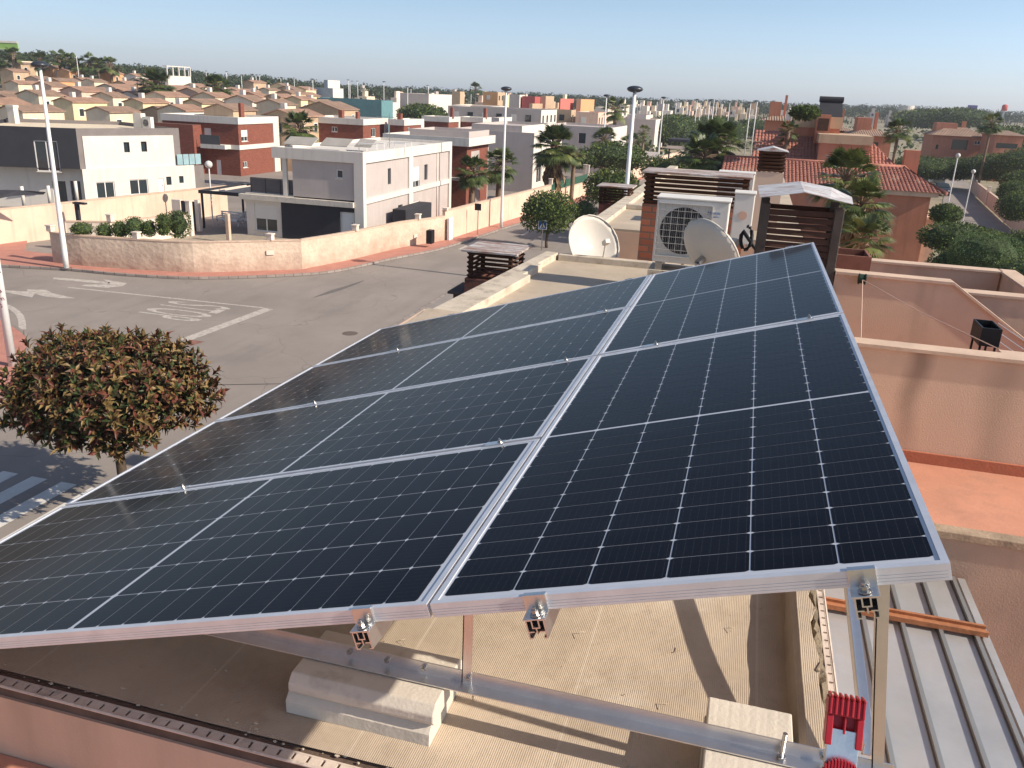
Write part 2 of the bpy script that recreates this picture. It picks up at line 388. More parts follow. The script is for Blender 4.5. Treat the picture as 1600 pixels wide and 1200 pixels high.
# asphalt
mb=MB(); mb.add([(-110,-30,0),(-3.4,-30,0),(-3.4,112,0),(-2.0,175,0),(-14,175,0),(-60,120,0),(-110,60,0)],[(0,1,2,3,4,5,6)])
tag(mb.build('road',asphm),kind='structure')
# far pavement with kerb
kerb=zpoly(c5([(-260,520),(0,545),(370,565),(700,595),(1100,612),(1600,595)])+[(530,424),(605,407),(680,392),(730,377),(780,360),(850,338),(920,312),(985,289),(1060,258)])
wbase=zpoly(c5([(290,520),(450,540),(900,570),(1150,575),(1600,560)])+[(480,419),(555,404),(630,386),(695,375),(755,356),(830,333),(917,304),(985,282),(1066,254)],.13)
def smooth_path(P,k=3):
    out=[]
    for i in range(len(P)-1):
        p0=P[max(i-1,0)];p1=P[i];p2=P[i+1];p3=P[min(i+2,len(P)-1)]
        for s in range(k):
            t=s/k
            out.append(tuple(.5*((2*p1[d])+(-p0[d]+p2[d])*t+(2*p0[d]-5*p1[d]+4*p2[d]-p3[d])*t*t+(-p0[d]+3*p1[d]-3*p2[d]+p3[d])*t**3) for d in(0,1)))
    out.append(P[-1]); return out
kerb=smooth_path(kerb); wb=smooth_path(wbase)
inner=[(x-3,y+6) for x,y in wb[::-1]]
inner=[( x-4,y+2) for x,y in wb[::-1]]
mb=MB(); mb.prism(kerb+inner+[(-46,46)],-.02,.13); tag(mb.build('far_pavement',pave),kind='structure')
def strip(P,w,z0,z1,mb,mi=0,side=1):
    n=[]
    for i,p in enumerate(P):
        a=Vector(P[max(i-1,0)]);b=Vector(P[min(i+1,len(P)-1)]);d=(b-a).normalized(); n.append(Vector((-d.y,d.x))*side)
    for i in range(len(P)-1):
        a=Vector(P[i]);b=Vector(P[i+1]);c=b+n[i+1]*w;d=a+n[i]*w
        vs=[(q.x,q.y,z0) for q in(a,b,c,d)]+[(q.x,q.y,z1) for q in(a,b,c,d)]
        mb.add(vs,[(0,3,2,1),(4,5,6,7),(0,1,5,4),(1,2,6,5),(2,3,7,6),(3,0,4,7)] if side>0 else [(0,1,2,3),(7,6,5,4),(4,5,1,0),(5,6,2,1),(6,7,3,2),(7,4,0,3)],mi)
mb=MB(); strip(kerb,.16,-.02,.135,mb,0,-1); tag(mb.build('kerb',kerbm),kind='structure')
# near pavement (tree side) and left corner pavement
mb=MB(); mb.box(-14.6,-2.9,-30,112,-.02,.13); tag(mb.build('near_pavement',M('grey_pavers',(.27,.235,.21),var=.1,scale=2)),kind='structure')
mb=MB(); mb.box(-14.76,-14.6,-30,112,-.02,.135); tag(mb.build('near_kerb',kerbm),kind='structure')
cornr=smooth_path(zpoly([(-60,497),(0,504),(17,513),(36,526),(44,540),(38,560),(32,580),(15,610),(-10,640),(-60,700)]))
mb=MB(); mb.prism(cornr+[(-60,10),(-60,28)],-.02,.13); tag(mb.build('corner_pavement',pave),kind='structure')
mb=MB(); strip(cornr,.15,-.02,.135,mb,0,1); tag(mb.build('corner_kerb',kerbm),kind='structure')
# markings
Z=.004
def flat(name,polys,mat=paint,z=Z):
    mb=MB()
    for P in polys:
        a=sum(P[i][0]*P[(i+1)%len(P)][1]-P[(i+1)%len(P)][0]*P[i][1] for i in range(len(P)))
        if a<0:P=P[::-1]
        mb.add([(p[0],p[1],z) for p in P],[tuple(range(len(P)))])
    return tag(mb.build(name,mat),kind='structure')
def linep(p,q,w):
    p=Vector(p);q=Vector(q);d=(q-p).normalized();n=Vector((-d.y,d.x))*w/2
    return [tuple(p+n),tuple(q+n),tuple(q-n),tuple(p-n)]
zp=lambda *p:xy(at_z(p[0],p[1],0))
flat('lane_line',[linep(zp(106,449),zp(411,481),.16)])
flat('stop_line',[linep(zp(420,482.5),zp(288,531.5),.5)])
flat('turn_arrow',[zpoly(c5([(290,604),(445,614),(600,630),(585,640),(430,626),(290,613)])),zpoly(c5([(560,614),(692,635),(668,650),(600,641)]),),zpoly(c5([(600,641.5),(668,650.5),(580,660),(440,650),(460,643)]))])
flat('turn_arrow',[zpoly(c5([(20,674),(140,679),(280,688),(410,717),(330,716),(235,706),(190,692),(20,684)])),zpoly(c5([(30,684.5),(189,692.5),(175,712)])),zpoly(c5([(145,668),(250,671),(282,687),(150,679)]))])
cv=smooth_path([zp(-20,476),zp(5,474),zp(25,482),zp(38,495),zp(41,514)],5)
mb=MB(); strip(cv,.28,Z-.003,Z+.001,mb,0,-1); tag(mb.build('edge_marking',paint),kind='structure')
flat('crosswalk',[[(-15.2-i*.95,12.2),(-15.2-i*.95,16.5),(-15.7-i*.95,16.5),(-15.7-i*.95,12.2)] for i in range(10)],M('zebra_paint',(.66,.62,.57),var=.08,scale=3,dirt=(asph_c,4,.58,.5)))
flat('far_crosswalk',[[(-18.7+i*.9,54.6),(-18.7+i*.9,58.6),(-18.25+i*.9,58.6),(-18.25+i*.9,54.6)] for i in range(5)])
def arrow(cx,cy,L=3.4):
    return [[(cx-.12,cy-L/2),(cx+.12,cy-L/2),(cx+.12,cy+.3),(cx-.12,cy+.3)],[(cx-.5,cy+.3),(cx+.5,cy+.3),(cx,cy+L/2)]]
q=at_z(828,361,0); flat('lane_arrow',arrow(q.x,q.y,5)); q=at_z(876,361,0); flat('lane_arrow',arrow(q.x,q.y,5))
flat('dark_road_line',[linep(zp(330,601.5),zp(520,598.5),.07)],M('dark_road_line_mat',(.07,.06,.055),bump=0),.003)  # thin dark line across the road
flat('tar_patch',[smooth_path(zpoly(c6([(420,985),(560,950),(700,900),(760,870),(650,905),(560,930)])),2)],M('tar_patch_mat',(.15,.135,.125),var=.2,scale=3),.003)
flat('reddish_gutter_patch',[zpoly(c5([(1000,965),(1030,942),(1112,952),(1040,975)]))],M('gutter_patch_mat',(.25,.12,.09),var=.3,scale=4),.005)
def disc(cx,cy,r,n=20): return [(cx+r*math.cos(2*math.pi*i/n),cy+r*math.sin(2*math.pi*i/n)) for i in range(n)]
q=at_z(547,521,0)
mb=MB();mb.prism(disc(q.x,q.y,.34),-.02,.008); solo(mb.build('manhole_cover',M('cast_iron',(.14,.11,.09),var=.3,scale=14,rough=.6)),'round iron manhole cover in the middle of the junction','manhole')
# STOP lettering: read by a driver coming from the left
def text(name,s,size,mat,ext=.0,align='CENTER',bold=0):
    cu=bpy.data.curves.new(name,'FONT'); cu.body=s; cu.size=size; cu.extrude=ext; cu.align_x=align; cu.align_y='CENTER'; cu.offset=bold
    t=bpy.data.objects.new(name,cu); COL.objects.link(t); bpy.context.view_layer.update()
    me=bpy.data.meshes.new_from_object(t); bpy.data.objects.remove(t); me.materials.clear(); me.materials.append(mat)
    o=bpy.data.objects.new(name,me); COL.objects.link(o); return o
q0=at_z(325,486,0);q1=at_z(226,488,0);qa=at_z(262,472,0);qb=at_z(290,498,0)
st=text('stop_lettering','STOP',1.0,paint,bold=.004); cx=(q0.x+q1.x)/2;cy=(qa.y+qb.y)/2
wb_=max(v.co.x for v in st.data.vertices)-min(v.co.x for v in st.data.vertices);hb_=max(v.co.y for v in st.data.vertices)-min(v.co.y for v in st.data.vertices)
st.scale=(2.9/wb_,3.4/hb_,1); st.rotation_euler=(0,0,-math.pi/2); st.location=(cx,cy,.006); tag(st,kind='structure')

# ------------------------------------------------------------------ perimeter walls
def wallpath(name,label,P,h,mat,cap,z0=.1,t=.22,side=1,posts=(),caph=.07,capo=.03):
    root=thing(name,label,'wall',(P[0][0],P[0][1],z0))
    mb=MB(); strip(P,t,z0,h,mb,0,side); mb.build('wall_face',mat,root)
    mb=MB()
    Pc=[]
    for i,p in enumerate(P):
        a=Vector(P[max(i-1,0)]);b=Vector(P[min(i+1,len(P)-1)]);d=(b-a).normalized();n=Vector((-d.y,d.x))*side
        q=Vector(p)-n*capo; Pc.append((q.x,q.y))
    strip(Pc,t+2*capo,h+.002,h+caph,mb,0,side); mb.build('coping',cap,root)
    for (px,py,ph) in posts:
        mb=MB(); mb.box(px-.16,px+.16,py-.1,py+.22,(h+caph) if ph<h+.6 else z0,ph); mb.box(px-.2,px+.2,py-.14,py+.26,ph,ph+.07); mb.build('pier',wallpale,root,bevel=.01)
    return root
i1=next(i for i,p in enumerate(wb) if p[1]>at_z(695,375,.13).y-.5)
def nearp(P,px,py):
    q=at_z(px,py,.13); b=min(P,key=lambda p:(p[0]-q.x)**2+(p[1]-q.y)**2); return b
w1=wb[:i1+1]
posts=[nearp(w1,83,409),nearp(w1,232,424),nearp(w1,403,425),nearp(w1,551,404),nearp(w1,644,383)]
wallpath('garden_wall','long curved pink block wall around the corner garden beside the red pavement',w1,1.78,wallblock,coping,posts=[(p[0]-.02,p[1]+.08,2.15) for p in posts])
w1b=wb[i1:]
def cutidx(P,px,py):
    q=at_z(px,py,.13); return min(range(len(P)),key=lambda i:(P[i][0]-q.x)**2+(P[i][1]-q.y)**2)
j=cutidx(w1b,860,324); k=cutidx(w1b,917,304); k2=cutidx(w1b,985,282)
wallpath('street_wall','smooth peach garden wall along the red pavement behind the tall lamp post',w1b[:j+1],2.15,wallplain,coping,posts=[(w1b[0][0],w1b[0][1],2.35),(w1b[j][0]-.1,w1b[j][1],2.7)])
r=wallpath('street_wall','low peach wall with green mesh on top in front of the largest palm',w1b[j:k+1],1.5,wallplain,coping,posts=[(w1b[k][0]-.1,w1b[k][1],3.2),(w1b[k][0]-.5,w1b[k][1]+.4,3.2)])
mb=MB(); strip([(x-.1,y) for x,y in w1b[j:k+1]],.04,1.6,2.3,mb); mb.build('mesh_panel',M('green_mesh',(.03,.09,.06),var=.3,scale=5),r)
wallpath('street_wall','pale low wall with railing beside the round clipped tree far down the street',w1b[k:k2+1],1.3,wallpale,coping)
wallpath('street_wall','farthest stretch of peach wall running up the street on the left',w1b[k2:],2.1,wallplain,coping,posts=[(w1b[k2][0]-.1,w1b[k2][1],2.8)])
# wall of the white and dark house across the back lane
a=at_z(79,373,.05); b=at_z(0,383.5,.05); d=(a-b); far_=at_z(354,290,2.25)
P2=[(b.x-d.x*3,b.y-d.y*3),(b.x,b.y),(a.x,a.y),xy(a.lerp(far_,.5)),xy(far_)]
wallpath('lane_wall','plain peach boundary wall in front of the white and charcoal house',P2,2.2,wallplain,coping,z0=-.02)
# back wall of the corner garden
zb=1.75
P3=[xy(at_z(104,361,1.2)),xy(at_z(172,348,zb)),xy(at_z(295,333,zb+.1))]
wallpath('garden_back_wall','low pale stone wall behind the clipped garden bushes',P3,zb,wallpale,coping,posts=[(P3[1][0],P3[1][1],2.2),(P3[2][0],P3[2][1],2.6)])
mb=MB(); mb.prism([xy(at_z(90,372,1.0)),P3[1],P3[2],(-23,62),(-22.9,48.5),(-26.5,43),(-31,40.8)],.0,.35); tag(mb.build('garden_ground',M('garden_gravel',(.36,.30,.23),var=.2,scale=3,bump=.6)),kind='structure')

# ------------------------------------------------------------------ lamp posts
def lamp(name,label,base,h,r0,r1,head=.55,group=None,parts=True,cat='lamp post'):
    rt=thing(name,label,cat,base,group); x,y,z=base
    mb=MB(); mb.tube([(x,y,z),(x,y,z+.9),(x,y,z+h*.5),(x,y,z+h)],[r0,r0,(r0+r1)/2,r1],12); mb.build('pole',metalw,rt,smooth=True)
    if parts:
        mb=MB(); mb.ball((x,y,z+h+.06),head,head,.17,18); mb.build('lamp_head',lampd,rt,smooth=True)
        mb=MB(); mb.box(x-.2,x+.2,y-.2,y+.2,z,z+.03); mb.build('base_plate',steel,rt)
    return rt
def lamp_px(label,bx,by,tx,ty,r0=.12,r1=.07,head=.55,group='tall white lamp posts along the streets',D=None):
    if D is None: b=at_z(bx,by,.13)
    else:
        b=at_d(bx,by,D); b.z=ground(b.x,b.y)
    Dd=(Vector((b.x,b.y,0))).dot(FW); t=at_d(tx,ty,Dd)
    return lamp('lamp_post',label,(b.x,b.y,b.z),t.z-b.z,r0,r1,head,group)
l=lamp_px('tall white lamp post leaning in view before the curved pink wall at the left',104,419,62,103,.15,.075,.42)
lamp_px('tall white lamp post beside the peach wall left of the palms',783,355,790,140,.13,.07,.42)
lamp_px('nearest tall white lamp post on the right, over a slatted chimney',976,330,987,141,.15,.09,.42,D=46)
lamp_px('white lamp post just left of the nearest one, in front of twin palms',939,271,947,150,.13,.07,.45)
lamp_px('white lamp post standing on the far street corner right of the clipped tree row',1028,250,1036,153,.13,.07,.5)
lamp_px('white lamp post by the grey carport before the parked cars',1082,226,1090,156,.14,.07,.5)
# short post with red stickers on the left corner island
b=at_z(20,571,.13); rt=thing('lamp_post','white post with red scrawl and black bracket on the left corner island','lamp post',tuple(b))
mb=MB(); mb.tube([b,b+Vector((0,0,4.6)),b+Vector((0,0,9.8))],[.15,.12,.08],14); mb.build('pole',metalw,rt,smooth=True)
mb=MB()
for i in range(16):
    a=random.uniform(-2.2,-.6);zz=b.z+2.2+i*.09; rr=.146
    a2=a+random.uniform(-.5,.5); z2=zz+random.uniform(-.12,.12)
    mb.tube([(b.x+rr*math.cos(a),b.y+rr*math.sin(a),zz),(b.x+rr*math.cos((a+a2)/2),b.y+rr*math.sin((a+a2)/2),(zz+z2)/2+.04),(b.x+rr*math.cos(a2),b.y+rr*math.sin(a2),z2)],.012,5)
mb.build('graffiti',M('maroon_spray',(.22,.03,.05),bump=0),rt)
mb=MB(); mb.tube([(b.x,b.y-.16,b.z+3.9),(b.x+.25,b.y-.2,b.z+3.8),(b.x+.3,b.y-.2,b.z+3.5),(b.x+.05,b.y-.16,b.z+3.3)],.025,6); mb.build('bracket',blackm,rt)

# distant thin masts
masts=[(127,152,128,88,235),(219,176,213,126,150),(250,165,249,123,200),(296,132,297,108,330),(323,125,322,111,340),(336,131,336,113,340),(355,132,354,112,330),(378,135,377,117,330),(401,137,401,117,330),(406,128,406,117,360),(439,131,439,121,360),(460,136,459,122,360),(490,168,488,124,200),(484,170,484,134,200),(545,145,544,125,300),(547,145,550,127,320),(559,143,558,127,350),(600,165,600,128,240),(637,172,636,136,200),(642,172,641,138,220),(697,175,697,147,230),(669,150,668,134,300),(736,150,737,133,400),(1055,178,1056,160,330),(1072,190,1074,159,280),(1105,199,1110,157,200),(1111,201,1112,156,190),(1116,199,1119,158,200),(1136,199,1140,159,220),(1167,210,1171,161,170),(1177,208,1182,158,165),(1091,199,1093,160,240),(1217,190,1220,170,260),(1232,190,1234,168,260),(1026,170,1027,158,300),(1000,170,1003,159,350),(1064,168,1064,160,450)]
lm=None
names_l=['on the hill above the tiled houses','over the houses in the middle','above the car park on the right']
for i,(bx,by,tx,ty,D) in enumerate(masts):
    b=at_d(bx,by,D); gz=ground(b.x,b.y); gz=min(gz,b.z); t=at_d(tx,ty,D)
    rt=thing('street_mast','thin pale lamp mast '+names_l[0 if bx<480 else 1 if bx<960 else 2]+', one of several alike','lamp post',(b.x,b.y,gz),'distant lamp masts '+names_l[0 if bx<480 else 1 if bx<960 else 2])
    mb=MB(); rr=.085 if D<260 else .12; mb.tube([(b.x,b.y,gz),(b.x,b.y,t.z)],[rr*1.2,rr*.8],6); mb.build('pole',metalw,rt,smooth=True)
    mb=MB(); mb.ball((t.x,t.y,t.z+.05),.5,.5,.12,8); mb.build('lamp_head',lampd,rt)

# crossing sign and two rear-facing sign posts
def post_sign(label,bx,by,topy,size,face,D=None,tx=None):
    b=at_z(bx,by,.1); DD=Vector((b.x,b.y,0)).dot(FW); t=at_d(tx or bx,topy,DD); rt=thing('road_sign',label,'road sign',tuple(b))
    mb=MB(); mb.tube([b,(b.x,b.y,t.z)],.035,8); mb.build('post',steel,rt)
    mb=MB(); mb.box(b.x-size/2,b.x+size/2,b.y-.08,b.y-.045,t.z-size,t.z); mb.build('plate',[blackm if not face else framew],rt,bevel=.01)
    if face:
        mb=MB(); mb.box(b.x-size*.42,b.x+size*.42,b.y-.085,b.y-.081,t.z-size*.92,t.z-size*.08); mb.build('blue_field',M('sign_blue',(.02,.10,.42),bump=0),rt)
        mb=MB(); mb.add([(b.x-size*.33,b.y-.089,t.z-size*.82),(b.x+size*.33,b.y-.089,t.z-size*.82),(b.x,b.y-.089,t.z-size*.16)],[(0,1,2)]); mb.build('white_triangle',framew,rt)
        mb=MB(); X=b.x;Y=b.y-.093;Zt=t.z-size*.3
        mb.box(X-.02,X+.02,Y,Y+.002,Zt-.05,Zt-.01); mb.box(X-.025,X+.025,Y,Y+.002,Zt-.17,Zt-.055)
        mb.add([(X-.03,Y,Zt-.17),(X+.03,Y,Zt-.17),(X+.10,Y,Zt-.32),(X+.05,Y,Zt-.32),(X,Y,Zt-.22),(X-.05,Y,Zt-.32),(X-.1,Y,Zt-.32)],[(0,6,5,4),(0,4,1),(4,3,2,1)]); mb.build('walking_figure',blackm,rt)
    return rt
post_sign('square blue pedestrian crossing sign with white triangle beside the clipped tree',846,392,344,.62,True,tx=848)
post_sign('small dark sign plate seen from behind against the peach wall',746,367,318,.5,False,tx=747)

# ------------------------------------------------------------------ solar array (frame of reference u across, v away, n up)
cy_,sy_=math.cos(YAW),math.sin(YAW)
def Gv(v): return Vector((v[0]*cy_+v[1]*sy_,-v[0]*sy_+v[1]*cy_,v[2]))
UO=Gv((-.16491119,1.59380814,-1.0718432))+C0; U=Gv((.9254448,-.24210833,.29143693)).normalized(); V=Gv((.2569437,.96633707,-.01313819)).normalized(); V=(V-U*V.dot(U)).normalized(); Nn=U.cross(V)
def AP(u,v,n=0.): return UO+U*u+V*v+Nn*n
def amat(X,Y,o):
    m=Matrix.Identity(4); Zz=X.cross(Y)
    for i in range(3): m[i][0]=X[i];m[i][1]=Y[i];m[i][2]=Zz[i];m[i][3]=o[i]
    return m
def cellmat():
    t=NT('solar_cell'); tc=t.new('ShaderNodeTexCoord'); sp=t.new('ShaderNodeSeparateXYZ'); t.l.new(tc.outputs['Object'],sp.inputs[0])
    fx=t.math('FRACT',t.math('MULTIPLY',t.math('SUBTRACT',sp.outputs[0],.02),9/.16667))
    d=t.math('ABSOLUTE',t.math('SUBTRACT',fx,.5)); line=t.ramp(d,.0,.045,1,0)
    fy=t.math('FRACT',t.math('MULTIPLY',sp.outputs[1],1/.0211)); dots=t.ramp(t.math('ABSOLUTE',t.math('SUBTRACT',fy,.5)),.0,.12,1,.35)
    k=t.math('MULTIPLY',t.math('MULTIPLY',line,dots),.42)
    oi=t.new('ShaderNodeTexWhiteNoise'); 
    cell=t.new('ShaderNodeVectorMath',operation='FLOOR'); mv=t.new('ShaderNodeVectorMath',operation='MULTIPLY'); t.l.new(tc.outputs['Object'],mv.inputs[0]); mv.inputs[1].default_value=(6,11.86,0); t.l.new(mv.outputs[0],cell.inputs[0]); t.l.new(cell.outputs[0],oi.inputs['Vector'])
    base=t.mix(oi.outputs[0],(.003,.0035,.0075),(.005,.0055,.010))
    c=t.mix(k,base,(.16,.16,.17)); t.l.new(c,t.b.inputs['Base Color']); t.b.inputs['Roughness'].default_value=.4; t.b.inputs['Specular IOR Level'].default_value=.03
    t.b.inputs['Coat Weight'].default_value=.33; t.b.inputs['Coat IOR'].default_value=1.3
    dn=t.noise(2.2,tc.outputs['Object'],detail=5,rough=.65); t.l.new(t.ramp(dn,.35,.7,.045,.12),t.b.inputs['Coat Roughness'])
    cb=t.new('ShaderNodeBump'); cb.inputs['Strength'].default_value=.04; cb.inputs['Distance'].default_value=.002; t.l.new(t.noise(3.5,tc.outputs['Object'],detail=2),cb.inputs['Height']); t.l.new(cb.outputs[0],t.b.inputs['Coat Normal'])
    return t.m
cellm=cellmat()
t=NT('panel_backsheet'); t.b.inputs['Base Color'].default_value=(.58,.60,.65,1); t.b.inputs['Roughness'].default_value=.5; t.b.inputs['Coat Weight'].default_value=.3; t.b.inputs['Coat Roughness'].default_value=.07; t.b.inputs['Coat IOR'].default_value=1.36; backm=t.m
PW,PL,FT=1.04,2.1,.035
mf=MB()   # frame: four profiles with a top lip and grooved outer face
for (x0,x1,y0,y1) in ((0,PW,0,.014),(0,PW,PL-.014,PL),(0,.014,.0142,PL-.0142),(PW-.014,PW,.0142,PL-.0142)): mf.box(x0,x1,y0,y1,-.009,0)
def grooved(x0,x1,y0,y1,ax):
    for k in range(4):
        z1=-.009-k*.0065; mf.box(x0,x1,y0,y1,z1-.0052,z1)
    e=.0012
    if ax=='x': mf.box(x0,x1,y0+e,y1-e,-FT,-.009)
    else: mf.box(x0+e,x1-e,y0,y1,-FT,-.009)
mf2=mf
for (x0,x1,y0,y1,ax) in ((0,PW,0,.004,'x'),(0,PW,PL-.004,PL,'x'),(0,.004,.0042,PL-.0042,'y'),(PW-.004,PW,.0042,PL-.0042,'y')): grooved(x0,x1,y0,y1,ax)
ms=MB(); ms.quad((.0142,.0142,-.0026),(PW-.0142,.0142,-.0026),(PW-.0142,PL-.0142,-.0026),(.0142,PL-.0142,-.0026)); 
mu=MB(); mu.quad((.006,.006,-.03),(.006,PL-.006,-.03),(PW-.006,PL-.006,-.03),(PW-.006,.006,-.03))
mc=MB(); px_=.16667;py_=.0843; gx,gy=.0015,.0008;ch=.0075
for i in range(6):
    for j in range(24):
        x0=.02+i*px_+gx;x1=.02+(i+1)*px_-gx; yb=.0325+j*py_+(.012 if j>=12 else 0); y0=yb+gy;y1=yb+py_-gy
        cc=ch; P=[(x0+cc,y0),(x1-cc,y0),(x1,y0+cc*.55),(x1,y1-cc*.55),(x1-cc,y1),(x0+cc,y1),(x0,y1-cc*.55),(x0,y0+cc*.55)]
        mc.add([(a,b,-.0021) for a,b in P],[tuple(range(8))])
ms_=thing('solar_array','tilted rooftop array of six black solar panels on silver aluminium rails and legs','solar array',tuple(at_z(725,1062,CAMZ-1.5)))
def panel(X,Y,o,label,first=[None]):
    if first[0] is None:
        r=mf.build('solar_panel',alum); ORG[r.name]=Vector((0,0,0)); first[0]=r
        ms.build('backsheet',backm,r); mc.build('solar_cells',cellm,r); mu.build('underside',M('panel_underside',(.62,.62,.62),bump=0),r)
    else:
        f0=first[0]; r=f0.copy(); COL.objects.link(r)
        for ch in list(f0.children): c_=ch.copy(); COL.objects.link(c_); c_.parent=r
    r.parent=ms_; r.matrix_basis=Matrix.Translation(-Vector(ms_.location))@amat(X,Y,o); return r
panel(U,V,AP(.006,0),'black solar panel nearest the camera on the right, upright, over the two right clamps')
panel(U,V,AP(.006,PL+.02),'farther of the two upright solar panels, at the raised far corner')
gapv=.02
for k,lb in enumerate(['nearest of the four sideways solar panels, cut by the left picture edge','second sideways solar panel from the camera, its corner under the leafy bronze tree','third sideways solar panel from the camera','farthest sideways solar panel, its edge against the grey road']):
    panel(V,-U,AP(-.0025,k*(PW+gapv)),lb)

# mounting structure
def extr(mb,c,X,Y,Zd,x0,x1,y0,y1,z0,z1,mi=0):
    mb.obox(c+X*(x0+x1)/2+Y*(y0+y1)/2+Zd*(z0+z1)/2,X*(x1-x0)/2,Y*(y1-y0)/2,Zd*(z1-z0)/2,mi)
rails=[-1.5,-.165,.25,.895]
for ru in rails:
    mb=MB(); c=AP(ru,0,-FT-.0015)
    L0,L1=-.035,4.26
    for (x0,x1,z0,z1) in ((-.021,-.018,-.042,0),(.018,.021,-.042,0),(-.018,-.006,-.003,0),(.006,.018,-.003,0),(-.009,-.006,-.018,-.003),(.006,.009,-.018,-.003),(-.009,.009,-.021,-.018),(-.0015,.0015,-.034,-.021),(-.018,-.006,-.030,-.027),(.006,.018,-.030,-.027),(-.021,-.012,-.045,-.042),(.012,.021,-.045,-.042)):
        extr(mb,c,U,V,Nn,x0,x1,L0,L1,z0,z1)
    extr(mb,c,U,V,Nn,-.017,.017,L0+.02,L0+.022,-.041,-.001,1)  # black plate added inside the rail end to darken its hollow
    mb.build('mounting_rail',[alu,blackm],ms_)
def bolt(mb,c,d,r=.0075,h=.012,mi=0):
    d=d.normalized(); a=d.orthogonal().normalized();b=d.cross(a)
    mb.tube([c,c+d*.002],r*1.6,14,mi); mb.tube([c+d*.002,c+d*h],r,6,mi); mb.tube([c+d*h,c+d*(h+.006)],r*.5,8,mi)
def endclamp(u,v,sgn):
    mb=MB(); c=AP(u,v)
    extr(mb,c,U,V,Nn,-.025,.025,-.004 if sgn<0 else 0,0 if sgn<0 else .004,-.036,.004)
    extr(mb,c,U,V,Nn,-.025,.025,(0 if sgn<0 else -.010),(.010 if sgn<0 else 0),.0005,.0035)
    extr(mb,c,U,V,Nn,-.025,.025,sgn*.035 if sgn<0 else 0,0 if sgn<0 else .035,-.038,-.0345)
    o=mb.build('end_clamp',alu,ms_,bevel=.0008); m2=MB(); bolt(m2,AP(u,v+sgn*.019,-.033),Nn,.0075,.012); m2.build('bolt',steel,o)
for ru in rails:
    endclamp(ru,-.0005,-1)
def midclamp(u,v):
    mb=MB(); extr(mb,AP(u,v),U,V,Nn,-.035,.035,-.017,.017,.0006,.0042); o=mb.build('mid_clamp',alu,ms_,bevel=.001); m2=MB(); bolt(m2,AP(u+.018,v,.0042),Nn,.0065,.008); m2.build('bolt',steel,o)
for k in (1,2,3):
    for ru in rails[:2]: midclamp(ru,k*(PW+gapv)-gapv/2)
for ru in rails[2:]: midclamp(ru,PL+.01)
for ru in rails: endclamp(ru,(4*PW+3*gapv if ru<0 else 2*PL+.02)+.0005,1)
ZB=CAMZ-1.62; XL=Vector((1,0,0)); YL=Vector((0,1,0)); ZL=Vector((0,0,1))
def Lbar(name,p,q,fl,w=.042,t=.004,par=None):   # angle profile: flange directions fl=(d1,d2)
    p=Vector(p);q=Vector(q);d=q-p;L=d.length;d/=L; a,b=[Vector(f).normalized() for f in fl]; mb=MB()
    for (f,o) in((a,b),(b,a)):
        mb.obox((p+q)/2+f*w/2+o*t/2,d*L/2,f*w/2,o*t/2)
    return mb.build(name,alu,par or ms_,bevel=.0006)
for bi,b0 in enumerate((1.93,4.95)):
    Lbar('base_angle',(-1.62,b0,ZB),(.54,b0,ZB),((0,-1,0),(0,0,1)),.044)
    def plane_z(a):   # underside of rails at (a,b0)
        # solve AP(u,v).xy=(a,b0)
        for _ in range(1):
            det=U.x*V.y-U.y*V.x; dx=a-UO.x;dy=b0-UO.y; uu=(dx*V.y-dy*V.x)/det; vv=(U.x*dy-U.y*dx)/det
        return (UO+U*uu+V*vv).z-.035-.05
    Lbar('sloped_angle',(-1.62,b0+.006,max(ZB+.006,plane_z(-1.62)-.045)),(.47,b0+.006,plane_z(.47)-.045),((0,1,0),(0,0,1)),.042)
    for a0,lean in ((-.62,0.0),(.385,.11)):
        Lbar('support_leg',(a0+lean,b0-.006,ZB-.015),(a0,b0-.006,plane_z(a0)-.02),((1,0,0),(0,1,0)),.030)
    for ax in (-.97,-.85,-.735,-.60,.37): m2=MB(); bolt(m2,Vector((ax,b0-.001,ZB+.028)),Vector((0,-1,0)),.009,.013); m2.build('bolt',steel,ms_)
    m2=MB(); m2.tube([(.268,b0-.024,ZB+.003),(.268,b0-.024,ZB+.085)],.006,10); m2.tube([(.268,b0-.024,ZB+.003),(.268,b0-.024,ZB+.013)],.012,6); m2.build('threaded_rod',steel,ms_)
Lbar('cross_brace',(.47,1.97,ZB+.02),(.42,4.93,CAMZ-1.0),((1,0,0),(0,0,1)),.036)

# ------------------------------------------------------------------ own roof and terrace
RZ=CAMZ-1.765
def roofblock(name,label,x0,x1,y0,y1,z,wall,top,zb=0.):
    rt=thing(name,label,'building',((x0+x1)/2,(y0+y1)/2,zb)); mb=MB(); mb.box(x0,x1,y0,y1,zb,z-.03); mb.build('wall',wall,rt)
    mb=MB(); mb.box(x0,x1,y0,y1,z-.03,z); mb.build('roof',top,rt); return rt
own=thing('stair_tower','salmon flat roofed block under the solar panels','building',(-1,4,0))
mb=MB(); mb.box(-2.55,.45,1.69,6.6,0,RZ-.02); mb.build('wall',terr,own)
# roof skin, a slightly uneven sheet
mb=MB(); nx,ny=60,90
def rz(x,y): return RZ+.004*math.sin(x*5+y*3)+.004*math.sin(y*7-x*2)+random.uniform(-.0006,.0006)
gv=[(-2.5+2.83*i/nx,1.70+4.85*j/ny) for j in range(ny+1) for i in range(nx+1)]
mb.add([(x,y,rz(x,y)) for x,y in gv],[(j*(nx+1)+i,j*(nx+1)+i+1,(j+1)*(nx+1)+i+1,(j+1)*(nx+1)+i) for j in range(ny) for i in range(nx)])
mb.build('roof_membrane',roofm,own,smooth=True)
